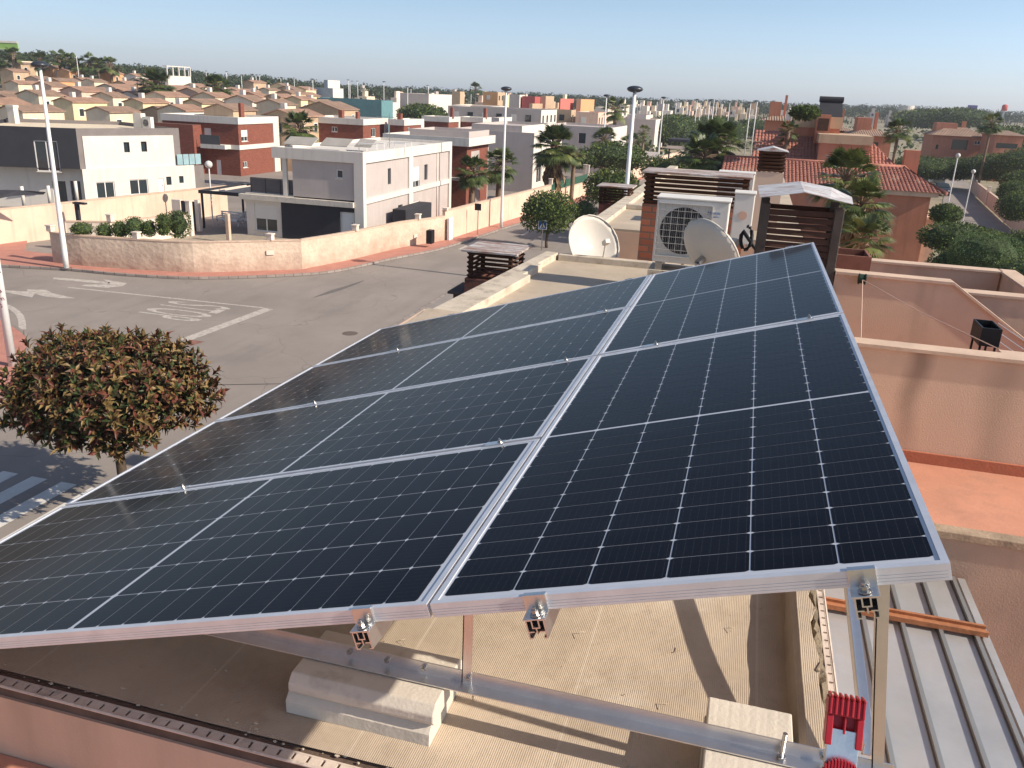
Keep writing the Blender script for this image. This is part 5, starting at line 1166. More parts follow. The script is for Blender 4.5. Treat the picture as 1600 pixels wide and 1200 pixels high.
bandbox(h3,'brick_wing',b3[0]+(b3[1]-b3[0])*.02,b3[0]+(b3[1]-b3[0])*.52,b3[2]-1.6,b3[2]-.003,0,5.4,brickm)
q0_=at_y(314,235,b3[2]-1.2);q1_=at_y(345,240,b3[2]-1.2); mb=MB(); mb.box(q0_.x,q1_.x,b3[2]-1.2,b3[2]-1.17,3.4,4.4); mb.build('balcony_glass',MATS['smoked_glass'],h3); bandbox(h3,'balcony_slab',q0_.x,q1_.x+.6,b3[2]-1.25,b3[2]-.004,2.95,3.39,white)
brickwhite('red brown brick house with white cornice right of the big palm',567,186,6.4,478,605,S_=[(518,198,527,206,'window')],E_=[(580,200,587,214,'window')],mid=False,chim=((.5,.5,.9),(.8,.3,.8)))
brickwhite('narrow brick and white twin house right of the palm one',631,187,6.4,608,661,mid=False,E_=[(637,199,641,212,'window')],chim=((.3,.5,.7),))
brickwhite('far brick house with white cornice left of the small double chimney',701,183,6.4,660,718,mid=False,chim=((.95,.4,1.4),))
brickwhite('far brick house with white cornice, fourth in the brick row',754,184,6.4,718,768,mid=False,chim=((.93,.4,1.4),))
# H6
x0,x1,y0,y1,c=cornerbox(733,219,6.3,598,774)
rt=thing('house','brick house with long overhanging pale roof slab behind the grey house','house',((x0+x1)/2,(y0+y1)/2,0))
mb=MB(); mb.box(x0,x1,y0,y1,5.75,6.15)
for (a,b,c_,d) in ((x0,x1,y0,y0+.2),(x0,x1,y1-.2,y1),(x0,x0+.2,y0+.2,y1-.2),(x1-.2,x1,y0+.2,y1-.2)): mb.box(a,b,c_,d,6.151,6.45)
mb.build('roof_slab',[white],rt); bodyS(rt,x0,x1-.6,y0+1.3,y1-.3,0,5.749,[brickm],par=False,E_=[((1.2,3.6,3.2,5.2),'slide'),((1.0,3.8,.3,2.4),'slide')]); bandbox(rt,'terrace_slab',x1-3,x1+.1,y0+.3,y1,2.8,3.0,white)
plainhouse('low grey rendered block with air conditioner behind the overhanging slab house',733,206,6.9,640,748,greyp)
# H7: shade on the white house's south wall painted as grey
rt,bb=plainhouse('big white house with grey-shaded wall and lit corner right of the two dark palms',835,208,6.3,700,907,greyp,emat=white,E_=[(838,228,846,250,'shutter'),(838,262,846,285,'slide')])
plainhouse('pale house with long cream roof band above the large palm',816,197,6.9,737,908,greyp,emat=white)
plainhouse('grey house with lit white roof end between the palm and the lamp post',957,200,6.3,850,993,greyp,emat=white,S_=[(904,208,915,224,'dark')])
plainhouse('grey block house with dark flat roof line behind the far lamp post',1025,187,6.3,958,1038,greyp,emat=white)
plainhouse('grey house with small white tower in the middle distance',780,184,6.6,768,800,greyp,emat=white)
# mid-distance blocks, grey mat with white emat paints shade on south faces  (label,cx,cy,xl,xr,D,mat,emat)
mids=[('tall white hall with grey-shaded side, above the brick houses',670,147,625,706,200,greyp,white),('long pale low hall left of the tall white one',597,160,560,624,190,wallpale,white),('long teal blue sports hall wall behind the brick houses',596,157,495,604,185,M('teal_wall',(.12,.24,.26),var=.1),None),
('white block with blue glass strip on top of the teal hall',520,138,488,528,230,M('slate_block',(.25,.30,.36),var=.1),white),('small cream and grey tower on the teal hall',512,125,506,531,240,M('slate_block2',(.30,.33,.38),var=.1),white),
('low white row house with awnings left of centre',766,166,706,815,170,wallpale,white),('white villa row with many small openings in the middle distance',846,172,700,905,150,greyp,white),
('brown brick tower block far off, left of the small palm',719,143,706,726,260,tanm,None),('orange brown twin tower house far off',778,144,755,790,240,orangem,tanm),('yellow fronted small house left of the dark red one',790,149,786,806,230,yellowm,None),
('white and grey rooftop house near the dark red house',812,148,796,820,215,greyp,white),('dark red house in the distant row',836,151,816,850,215,redm,None),('tan house beside the dark red house',853,150,845,866,220,tanm,None),('tan low house below the dark red one',832,162,827,848,200,tanm,None),
('sand coloured house with two windows under the bright red cube',893,172,846,900,170,tanm,None),('bright red cube house with two white tanks',876,154,874,897,205,redm,M('bright_red',(.55,.16,.13),var=.06)),('orange cube house right of the bright red one',908,155,901,929,215,tanm,orangem),
('grey pink terrace house below the orange cube',935,176,900,952,165,pinkm,None),('white terrace house with palm beside the tall lamp post',950,168,930,990,190,wallpale,None),('pale row house at the far street end',1010,180,980,1046,190,greyp,wallpale)]
for (lb,cx,cyp,xl,xr,D,m_,em) in mids:
    r_,bb=plainhouse(lb,cx,cyp,0,xl,xr,m_,D=D,emat=em,maxlen=12)
    x0,x1,y0,y1,z0,z1=bb; W=x1-x0
    if z1-z0>3 and W>4 and 'hall' not in lb:
        for k in range(int(W/2.6)):
            X=x0+1+2.6*k; mb=MB(); mb.box(X,X+1.0,y0-.02,y0+.05,z1-2.0,z1-.9); mb.build('window',glassd if k%2 else shutter,r_)
        for k in range(int((y1-y0)/3)):
            Y=y0+1+3*k; mb=MB(); mb.box(x1-.05,x1+.02,Y,Y+1.1,z1-2.1,z1-.9); mb.build('window',glassd,r_)
r_,_=plainhouse('wide white shop building at the far street beneath the masts',1135,180,0,1100,1150,wallpale,D=320,maxlen=10)
# clusters of pale townhouses below the ridge (right of centre)
towns=[]
n=0
for i in range(85):
    px_t=random.choice([random.uniform(600,1000),random.uniform(1030,1240),random.uniform(1040,1400),random.uniform(960,1120),random.uniform(1040,1240),random.uniform(690,900),random.uniform(560,760)]); D=random.uniform(270,480)
    hz=109.2+.0443*px_t; top=hz+random.uniform(9,26)*(270/D)
    if D<300: top+=5
    towns.append((px_t,top,D,random.uniform(7,16)))
towns.sort()
tmats=[wallpale,white,pinkm,cream,tanm,greyp]; tn=['pale','white','pinkish','cream','tan','grey']
for i,(a,b,D,wpx) in enumerate(towns):
    k=random.randrange(6); c=at_d(a,b,D); gz=ground(c.x,c.y); 
    if c.z<gz+3: c.z=gz+random.uniform(3.5,7)
    W=wpx*D/1316; rt=thing('town_house','distant flat roofed town house below the pine ridge, one of a scattered row','house',(c.x,c.y,gz-.3),'distant town houses below the ridge')
    mb=MB(); mb.box(c.x-W/2,c.x+W/2,c.y,c.y+8,gz-.3,c.z); mb.box(c.x-W*.3,c.x+W*.05,c.y+2,c.y+5,c.z+.001,c.z+2); mb.build('wall',tmats[k],rt)
    mb=MB()
    for q in range(int(W/2.4)): 
        for zf in (c.z-1.9,c.z-4.6):
            if zf>gz: mb.box(c.x-W/2+.6+2.4*q,c.x-W/2+1.6+2.4*q,c.y-.03,c.y+.02,zf,zf+1.2)
    if mb.f: tag(mb.build('windows',glassd,rt),kind=None)

# hillside tiled houses
def gable(label,cx,cyp,xl,xr,D,wall,roof,group=None,lit=None,pitch=.31):
    c=at_d(cx,cyp,D); z=c.z; x1,y0=c.x,c.y; x0=at_y(xl,cyp,y0).x; d_=ray(xr,cyp); y1=at_x(xr,cyp,x1).y
    if y1<y0+3: y1=y0+5
    if y1>y0+14: y1=y0+14
    if x1-x0<2.5:x0=x1-4
    gz=min(ground(x1,y0),ground(x0,y1),z-2.6)-.4; rt=thing('tiled_house',label,'house',((x0+x1)/2,(y0+y1)/2,gz),group); zr=z+(x1-x0)/2*pitch; xm=(x0+x1)/2
    mb=MB(); mb.box(x0,x1,y0,y1,gz,z); mb.add([(x0,y0,z),(x1,y0,z),(xm,y0,zr),(x0,y1,z),(x1,y1,z),(xm,y1,zr)],[(0,1,2),(5,4,3)]); mb.build('wall',wall,rt)
    e=.2; t_=.12; k=pitch
    mb=MB()
    for s_ in (-1,1):
        xe=xm+s_*((x1-x0)/2+e); ze=z-e*k
        V_=[(xe,y0-e,ze+.02),(xe,y1+e,ze+.02),(xm,y1+e,zr+.02),(xm,y0-e,zr+.02)]; V_+=[(a,b,c_+t_) for a,b,c_ in V_]
        F=[(0,3,2,1),(4,5,6,7),(0,1,5,4),(1,2,6,5),(2,3,7,6),(3,0,4,7)]
        mb.add(V_,F)
    mb.build('roof',roof,rt)
    H=z-gz
    for k_ in range(max(1,int((y1-y0)/3.4))):
        Y=y0+1+3.4*k_; mb=MB(); mb.box(x1-.05,x1+.03,Y,Y+1.0,z-1.9,z-.75); o=mb.build('window',framew,rt); mb=MB(); mb.box(x1+.031,x1+.04,Y+.1,Y+.9,z-1.8,z-.85); mb.build('pane',glassd,o)
    if x1-x0>4: mb=MB(); mb.box(xm-.5,xm+.4,y0-.03,y0+.05,z-1.9,z-.8); mb.build('window',glassd,rt)
    if random.random()<.5: mb=MB(); X=x0+(x1-x0)*.3; mb.box(X,X+.6,y0+2,y0+2.6,z,zr+.8); mb.build('chimney',white,rt)
    return rt
rowsA=[(35,175,-8,100,105,'cream'),(113,160,83,167,120,'yellow'),(171,176,134,217,105,'cream'),(223,161,193,264,122,'yellow'),(315,162,285,352,122,'yellow'),(290,174,272,322,106,'cream'),(364,173,337,374,105,'tan'),(394,159,350,419,126,'white'),(0,163,-40,46,120,'yellow'),(462,183,410,505,106,'tan'),(262,176,247,275,112,'tan'),(440,164,420,462,124,'cream'),(530,172,470,560,140,'tan'),(500,164,462,530,152,'cream')]
rowsB=[(28,131,8,79,150,'cream'),(80,135,70,106,152,'pink'),(127,143,107,135,140,'pink'),(131,143,128,177,152,'pink'),(180,138,150,222,166,'cream'),(176,152,160,200,140,'cream'),(60,149,44,80,132,'cream'),(268,140,257,308,160,'cream'),(258,151,245,294,142,'cream'),(309,145,300,328,150,'pink'),(358,149,345,396,156,'tan'),(372,143,354,406,175,'cream'),(404,151,396,420,160,'pink'),(438,152,415,460,156,'tan'),(470,156,446,480,150,'yellow'),(10,152,-30,40,135,'pink'),(215,150,204,236,150,'white'),(104,152,90,122,140,'tan'),(336,152,322,348,140,'cream'),(200,146,186,212,160,'pink'),(240,141,226,256,172,'tan'),(455,146,432,478,176,'tan'),(480,150,466,500,190,'yellow')]
rowsC=[(82,106,76,108,240,'orange'),(108,112,100,122,235,'orange'),(60,124,48,84,215,'pink'),(92,127,84,126,205,'orange'),(128,125,112,150,230,'pink'),(176,115,168,193,240,'orange'),(212,119,194,236,232,'white'),(147,128,134,168,220,'cream'),(225,129,196,244,205,'cream'),(20,112,10,34,220,'tan'),(32,100,20,42,240,'tan'),(196,131,176,222,195,'tan'),(396,129,380,416,230,'tan'),(444,135,440,458,222,'yellow'),(478,140,474,494,224,'yellow'),(355,140,338,382,215,'cream'),(460,141,430,472,210,'tan'),(310,136,296,326,200,'cream'),(420,141,404,438,205,'cream')]
wm={'cream':cream,'yellow':yellowm,'tan':tanm,'white':white,'pink':pinkm,'orange':orangem}
for rows,rn in ((rowsA,'front hillside row'),(rowsB,'middle hillside rows'),(rowsC,'top rows under pines')):
    cnt={}
    for (cx,cyp,xl,xr,D,cn) in sorted(rows):
        cnt[cn]=cnt.get(cn,0)+1; tot=sum(1 for r in rows if r[5]==cn); rank=ORDS[cnt[cn]-1]
        lb=('%s %s walled tiled house from the left, %s'%(rank,cn,rn)) if tot>1 else 'only %s walled tiled house in the %s'%(cn,rn)
        gable(lb,cx,cyp,xl,xr,D,wm[cn],tile_red if random.random()<.55 else tile_brown,'tiled houses on the left hillside')
r_,bb=plainhouse('pink white villa with roof terrace columns below the pine ridge',262,118,0,257,298,white,D=210,maxlen=12)
x0,x1,y0,y1,z0,z1=bb; mb=MB()
for k in range(5):
    Y=y0+(y1-y0)*k/4-.1; mb.box(x1-.3,x1,Y,Y+.25,z1,z1+2)
mb.box(x1-1.2,x1,y0,y1,z1+2.001,z1+2.2); mb.build('roof_pergola',white,r_)
plainhouse('tall beige block at the left edge among the pines',30,95,0,6,36,cream,D=250,maxlen=8)
plainhouse('beige block lower down at the left edge below the tall one',40,118,0,18,46,tanm,D=225,maxlen=8)
# billboard
q=at_d(10,70,300); rt=thing('billboard','green and white striped billboard on the hilltop at the far left','billboard',(q.x,q.y,ground(q.x,q.y)))
ct=at_d(10,64,300);cb=at_d(10,79,300); xl_=at_d(-12,70,300);xr_=at_d(28,70,300)
e3=(xr_-xl_); e3.z=0
mb=MB(); mb.obox(((xl_+xr_)/2).xy.to_3d()+Vector((0,0,(ct.z+cb.z)/2)),e3/2,(0,.15,0),(0,0,(ct.z-cb.z)/2)); mb.build('board',M('sign_green',(.25,.42,.10),bump=0,var=.05),rt)
mb=MB(); 
for zf,hh_ in ((.8,.2),(.1,.06)): mb.obox(((xl_+xr_)/2).xy.to_3d()+Vector((0,-.25,cb.z+(ct.z-cb.z)*zf+(ct.z-cb.z)*hh_*.5)),e3/2,(0,.08,0),(0,0,(ct.z-cb.z)*hh_/2))
mb.build('white_stripe',white,rt)
mb=MB()
for f_ in (.2,.8): p=xl_.lerp(xr_,f_); mb.tube([(p.x,p.y,ground(p.x,p.y)-.3),(p.x,p.y,cb.z)],.25,8)
mb.build('legs',steel,rt)

# ------------------------------------------------------------------ right-hand terracotta houses
def tile_slope(P00,P10,P11,P01,rt,name='tile_slope',pitch=.23,amp=.055,mat=tile_main,rows=.38):
    """eave P00->P10, ridge P01->P11; ribbed tile surface, ribs running up the slope; trapezoids allowed"""
    P00,P10,P11,P01=[Vector(p) for p in (P00,P10,P11,P01)]; e=P10-P00; L=e.length; e.normalize(); up=(P01-P00)-e*((P01-P00).dot(e)); Hh=up.length; up.normalize(); n=e.cross(up).normalized(); 
    if n.z<0:n=-n
    l0=0; a0=(P01-P00).dot(e); a1=(P11-P00).dot(e); mb=MB(); nc=int(L/pitch)+1; nr=max(2,int(Hh/rows)); per=4
    for c_ in range(nc):
        for k in range(per):
            uA=(c_+k/per)*pitch; uB=(c_+(k+1)/per)*pitch
            if uB>L: continue
            zA=amp*abs(math.sin(math.pi*k/per)); zB=amp*abs(math.sin(math.pi*(k+1)/per)); um=(uA+uB)/2
            # extent up the slope at u
            top=1.0
            if a0>0 and um<a0: top=min(top,um/a0)
            if a1<L and um>a1: top=min(top,(L-um)/(L-a1))
            vb=0.
            if a0<0: pass
            H_=Hh*top; m=max(1,int(round(nr*top)))
            for r in range(m):
                v0=H_*r/m; v1=H_*(r+1)/m; lip=.03; j=random.uniform(-.006,.006)
                mb.quad(P00+e*uA+up*v0+n*(zA+lip+j),P00+e*uB+up*v0+n*(zB+lip+j),P00+e*uB+up*v1+n*(zB+j),P00+e*uA+up*v1+n*(zA+j))
    return mb.build(name,mat,rt)
zE=5.7; e1=at_z(1478,304,zE); y0=e1.y; x1=e1.x; xw=at_y(1456,304,y0+.5).x; xL=at_y(1120,304,y0).x
rt=thing('terracotta_house','large terracotta house with red barrel tile roofs behind the palm on the right','house',(x1-8,y0+5,0))
ap=at_y(1413,262,y0+5.2); zR=ap.z
xr_=ap.x
bodyS(rt,xL+.6,xw,y0+.6,y0+9,0,zE-.25,[terr2],par=False)
bandbox(rt,'eave_band',xL+.3,xw+.35,y0+.3,y0+9.3,zE-.249,zE+.02,wallplain)
tile_slope((xL,y0,zE),(x1,y0,zE),(xr_,y0+5.2,zR),(xL,y0+5.2,zR),rt)
tile_slope((x1,y0,zE),(x1,y0+10.4,zE),(xr_+.01,y0+5.21,zR),(xr_,y0+5.2,zR),rt)
tile_slope((x1,y0+10.4,zE),(xL,y0+10.4,zE),(xL,y0+5.2,zR),(xr_,y0+5.2,zR),rt)
mb=MB(); mb.tube([(xL,y0+5.2,zR+.03),(xr_,y0+5.2,zR+.03),(x1,y0,zE+.06)],.13,8); mb.build('ridge_tiles',tile_main,rt,smooth=True)
# upper level
u0=at_y(1355,229,y0+6.5); u1=at_y(1398,258,y0+6.0); zU=u0.z
xa_=at_y(1176,230,y0+6.5).x; tw0=at_y(1278,240,y0+5.6).x; tw1=at_y(1358,240,y0+5.6).x
tile_slope((xa_,y0+5.9,u1.z),(u1.x,y0+5.9,u1.z),(u0.x,y0+9,zU+.6),(xa_,y0+9,zU+.6),rt)
tile_slope((u1.x,y0+5.9,u1.z),(u1.x,y0+12.5,u1.z),(u0.x,y0+9.01,zU+.6),(u0.x,y0+9,zU+.6),rt)
bandbox(rt,'upper_wall',xa_+.3,u1.x-.3,y0+6.2,y0+12,zE,u1.z-.02,terr2)
zt1=at_y(1315,211,y0+5.5).z; zt2=at_y(1315,225,y0+5.5).z
bandbox(rt,'tower_wall',tw0,tw1,y0+5.5,y0+9.5,zE,zt2,terr2); bandbox(rt,'tower_band',tw0-.1,tw1+.1,y0+5.4,y0+9.6,zt2+.001,zt1,tanm)
w1_=at_y(1240,205,y0+8.5).x; w2_=at_y(1312,205,y0+8.5).x; zb1=at_y(1280,200,y0+8.5).z; zb2=at_y(1280,182,y0+8.5).z
bandbox(rt,'tower_wall',w1_,w2_,y0+8.5,y0+12.4,zE,zb1,terr2); bandbox(rt,'tower_band',w1_-.1,w2_+.1,y0+8.4,y0+12.5,zb1+.001,zb2,tanm)
cx_=at_y(1275,190,y0+8.2).x; bandbox(rt,'chimney',cx_,cx_+.9,y0+7.6,y0+8.38,zb1-1,zb2+.15,terr2); bandbox(rt,'chimney_vent',cx_+.1,cx_+.8,y0+7.55,y0+7.599,zb2-.9,zb2-.1,wood)
# lit annex on the east corner
ax=at_y(1466,345,y0+1.5).x; az=at_y(1450,342,y0+1.5).z; bandbox(rt,'annex_wall',xw-.2,ax,y0+1.2,y0+4.5,0,az,terr); bandbox(rt,'annex_coping',xw-.199,ax+.15,y0+1.05,y0+4.6,az+.001,az+.15,wallplain)
for k,(zz1,zz2) in enumerate(((2.9,4.3),(.3,2.2))): bandbox(rt,'window',xw+.003,xw+.05,y0+2.0+4,y0+3.4+4,zz1,zz2,glassd)
cx_=at_y(1425,250,y0+6).x; cz=at_y(1425,235,y0+6).z; bandbox(rt,'chimney',cx_-.45,cx_+.45,y0+6,y0+6.8,zE-.5,cz,terr2)
mb=MB(); 
# solar heater and plants up on the roof
q=at_y(1297,178,y0+9.5); r_=thing('water_heater','dark tilted solar water heater on top of the terracotta tower','water heater',(q.x,q.y,zb2)); mb=MB(); mb.obox(q+Vector((0,0,.3)),(.75,0,0),(0,.6,.5),(0,.02,-.03)); mb.build('collector',dgrey,r_); mb=MB(); mb.tube([q+Vector((-.8,.6,.95)),q+Vector((.8,.6,.95))],.2,12); mb.build('tank',dgrey,r_); mb=MB()
for s_ in (-.7,.7): mb.tube([(q.x+s_,q.y+.7,zb2),(q.x+s_,q.y+.6,q.z+1)],.03,6)
mb.build('stand',steel,r_)
# other terracotta houses
def terrahouse(label,cx,cyp,xl,xr,D,holes=(),roofs=True,tw=True):
    c=at_d(cx,cyp,D); x1,y0,z=c.x,c.y,c.z; x0=at_y(xl,cyp,y0).x; y1=y0+9; gz=ground(x1,y0)-.2; rt=thing('terracotta_house',label,'house',((x0+x1)/2,y0+4,gz)); W=x1-x0
    SS=[(pxhole((x0,y0),(x1,y0),r[:4]),r[4]) for r in holes]; bodyS(rt,x0,x1,y0,y1,gz,z,[terr2],S_=SS,par=False)
    if roofs:
        e=.5; zr=z+W*.17; xm=(x0+x1)/2; mb=MB(); V_=[(x0-e,y0-e,z+.02),(x1+e,y0-e,z+.02),(x1+e,y1+e,z+.02),(x0-e,y1+e,z+.02),(xm-W*.18,(y0+y1)/2,zr),(xm+W*.18,(y0+y1)/2,zr)]
        mb.add(V_,[(0,1,5,4),(1,2,5),(2,3,4,5),(3,0,4),(3,2,1,0)]); mb.build('roof',tile_brown,rt)
    if tw:
        mb=MB(); mb.box(x0+W*.1,x0+W*.5,y0+3.5,y0+7,z,z+1.6+W*.05); mb.build('roof_tower',terr2,rt); mb=MB(); mb.box(x0+W*.6,x0+W*.68,y0+4.3,y0+5,z,z+2.4); mb.build('chimney',terr2,rt)
    return rt
terrahouse('terracotta house with hip roof and balcony left of the tall thin palm',1542,215,1458,1560,150,[(1487,218,1512,234,'dark'),(1522,220,1532,226,'window'),(1475,246,1510,258,'slide'),(1513,247,1533,258,'slide'),(1462,226,1466,233,'dark')])
terrahouse('terracotta house at the right edge behind the thin palm',1600,213,1556,1680,140,[(1556,224,1590,232,'dark'),(1565,244,1590,256,'slide')],roofs=True,tw=False)
terrahouse('terracotta house with tall roof tower left of the dark green palm',1394,214,1336,1420,95,[(1360,222,1372,232,'dark')])
terrahouse('terracotta block behind the big tiled house, half hidden by its towers',1243,190,1196,1262,85,[(1228,176,1236,188,'shutter')],tw=True)
terrahouse('low terracotta house end beside the parked cars',1330,205,1300,1352,105,[],tw=True)
# roof left of big house : lower tiled lean-to with brown glazed side
q=at_z(1150,292,5.2); r_=thing('tiled_lean_to','brown sided lean-to with orange tiles at the left end of the big tiled house','lean-to',(q.x,q.y,0)); a0=at_y(1140,300,q.y).x;a1=xL+.2
mb=MB(); mb.box(a0,a1,q.y,q.y+8,0,4.9); mb.build('wall',terr2,r_); tile_slope((a0-.2,q.y-.3,4.95),(a1,q.y-.3,4.95),(a1,q.y+5,6.4),(a0-.2,q.y+5,6.4),r_)
# water tower
q=at_d(1416,172,520); gz=ground(q.x,q.y); r_=thing('water_tower','white mushroom water tower on the right horizon','water tower',(q.x,q.y,gz)); zt_=at_d(1416,165,520).z; zb_=at_d(1416,174,520).z
mb=MB(); mb.tube([(q.x,q.y,zb_-1),(q.x,q.y,zb_),(q.x,q.y,zt_)],[2,4.2,4.2],20); mb.build('tank',white,r_); mb=MB(); mb.tube([(q.x,q.y,gz-2),(q.x,q.y,zb_-1)],1.0,12); mb.build('stem',white,r_)
for lb,a,b,c_,d_,m_ in (('small violet blue hoarding on the right horizon',1513,164,1526,171,M('violet_board',(.12,.10,.30),bump=0)),('round red tank on the horizon at the far right',1566,163,1574,173,M('red_tank',(.55,.10,.08),bump=0))):
    q=at_d((a+c_)/2,(b+d_)/2,480); w_=(c_-a)*480/1316/2; zt_=at_d(a,b,480).z; zb_=at_d(a,d_,480).z; gz=ground(q.x,q.y)
    r_=thing('hoarding' if 'hoard' in lb else 'red_tank',lb,'hoarding' if 'hoard' in lb else 'tank',(q.x,q.y,gz)); mb=MB()
    if 'hoard' in lb: mb.box(q.x-w_,q.x+w_,q.y-.3,q.y+.3,zb_,zt_); mb.build('board',m_,r_)
    else: mb.tube([(q.x,q.y,zb_),(q.x,q.y,zt_-.6),(q.x,q.y,zt_)],[w_,w_,w_*.5],16); mb.build('tank',m_,r_,smooth=True)
    mb=MB(); mb.box(q.x-.4,q.x+.4,q.y-.25,q.y+.25,gz-1,zb_-.01); mb.build('support',steel,r_)

# right street
def strip_px(name,L,R,mat,z):
    l=[xy(at_z(*p,z)) for p in L]; r_=[xy(at_z(*p,z)) for p in R]; mb=MB(); mb.add([(x,y,z) for x,y in l+r_[::-1]],[tuple(range(len(l)+len(r_)))])
    return tag(mb.build(name,mat),kind='structure')
strip_px('right_street',[(1462,262),(1476,280),(1476,300),(1470,330),(1500,395)],[(1512,262),(1512,285),(1528,318),(1562,345),(1640,395)],asphm,.004)
Lw=[(1516,300),(1540,322),(1570,350),(1606,385),(1640,420)]
P_=[xy(at_z(px,py,.0)) for px,py in Lw]
wallpath('stone_garden_wall','sand coloured garden wall with white piers along the right hand street',P_[::-1],1.6,wallplain,coping,posts=[(p[0],p[1],2.2) for p in P_[:4]],side=-1)
Lk=[(1476,262),(1479,300)]
# vehicles
def car(label,loc,rz,col,van=False,group=None,s=1.0):
    x,y,z=loc; r_=bpy.data.objects.new('van' if van else 'parked_car',None); COL.objects.link(r_); r_.location=loc; r_.rotation_euler=(0,0,rz); ORG[r_.name]=Vector((0,0,0)); tag(r_,label,'van' if van else 'car',group)
    pm=M('car_paint_%d'%int(col[0]*1000+col[2]*77),col,rough=.25,var=.02,bump=0,spec=.6)
    w_=.88; mb=MB()
    prof=[(-2.1,.35),(-2.15,.8),(-1.95,1.0),(-1.6,1.05),(-1.0,1.45),(.6,1.5),(1.25,1.0),(1.95,.85),(2.1,.6),(2.1,.35)] if not van else [(-2.2,.35),(-2.25,1.9),(-2.1,2.0),(.9,2.0),(1.5,1.25),(2.1,1.05),(2.25,.7),(2.25,.35)]
    def shell(prof,w0,w1,zc):
        n=len(prof); L_=[(w0 if b<zc else w1) for a,b in prof]; vs=[(-L_[i],a,b) for i,(a,b) in enumerate(prof)]+[(L_[i],a,b) for i,(a,b) in enumerate(prof)]
        mb.add(vs,[tuple(range(n)),tuple(range(n,2*n))[::-1]]+[(i,n+i,n+(i+1)%n,(i+1)%n) for i in range(n)])
    shell(prof,w_,w_*.8,1.1); mb.build('body',pm,r_,bevel=.05)
    mb=MB()
    if van: mb.add([(-.68,.95,1.93),(.68,.95,1.93),(.74,1.48,1.30),(-.74,1.48,1.30)],[(0,1,2,3)]); mb.box(-.9,-.885,-.1,.9,1.25,1.8); mb.box(.885,.9,-.1,.9,1.25,1.8)
    else: mb.add([(-.62,.66,1.46),(.62,.66,1.46),(.7,1.2,1.07),(-.7,1.2,1.07)],[(0,1,2,3)]); mb.add([(-.6,-1.05,1.43),(.6,-1.05,1.43),(.68,-1.6,1.09),(-.68,-1.6,1.09)],[(3,2,1,0)]); mb.box(-.8,-.78,-.9,.5,1.08,1.38); mb.box(.78,.8,-.9,.5,1.08,1.38)
    V2=[(a,b+.02 if a==a else b,c) for a,b,c in mb.v]; mb.v=V2; mb.build('windows',glassd,r_)
    for (a,b) in ((-.8,1.3),(.8,1.3),(-.8,-1.35),(.8,-1.35)):
        mb=MB(); mb.tube([(a-.1,b,.33),(a+.1,b,.33)],.33,16); o=mb.build('wheel',blackm,r_); mb=MB(); mb.tube([(a-.105,b,.33),(a+.105,b,.33)],.18,12); mb.build('rim',steel,o)
    for a in (-.6,.6): mb=MB(); mb.box(a-.15,a+.15,2.08,2.13 if not van else 2.27,.62,.78); mb.build('headlight',framew,r_)
    r_.scale=(s,s,s); return r_
q=at_z(1469,292,0.01); car('white van parked at the far end of the right hand street',(q.x,q.y+4,0.01),math.pi,(.75,.74,.72),True)
q=at_z(1470,303,0.01); car('dark car parked in front of the white van',(q.x-.3,q.y-1,0.01),math.pi,(.02,.025,.035))
for i,(px,py,cl,nm) in enumerate(((1150,215,(.7,.7,.7),'white'),(1162,214,(.05,.06,.10),'navy'),(1176,217,(.45,.46,.48),'silver'),(1140,210,(.75,.74,.7),'second white'),(1190,214,(.06,.06,.07),'black'))):
    c=at_d(px,py,150); gz=ground(c.x,c.y)+.01; car('small distant %s car in the car park above the brown lean-to'%nm,(c.x,c.y,gz if gz>c.z-2 else gz),math.pi/2+.2,cl,False,'cars in the distant car park')
# dark carport and pale flat roofs by the far street
q0=at_d(1044,217,125);q1=at_d(1086,219,125); r_=thing('carport','dark flat canopy with white edge beside the far street','carport',(q0.x,q0.y,0)); mb=MB(); mb.box(q0.x,q1.x,q0.y,q0.y+6,q0.z-.35,q0.z); mb.build('roof',dgrey,r_); mb=MB(); mb.box(q0.x-.1,q1.x+.1,q0.y-.2,q0.y-.01,q0.z-1.3,q0.z-.9); mb.build('white_edge',wallpale,r_); mb=MB()
for xx in (q0.x+.2,q1.x-.4): mb.box(xx,xx+.2,q0.y+.1,q0.y+.3,0,q0.z-.36)
mb.build('post',dgrey,r_)
q=at_z(1000,245,1.2); mb=MB(); mb.box(q.x-4,q.x+6,q.y,q.y+16,-.2,1.2); solo(mb.build('parking_deck',greyp),'low grey flat deck behind the far street wall','deck')
for lb,bx,by,tx,ty,D in (('globe lamp beside the right hand street, left of the stone wall',1497,330,1497,243,74),('globe lamp at the corner by the round white dish',1523,300,1521,268,82)): globe_lamp(lb,bx,by,tx,ty,D,.2)

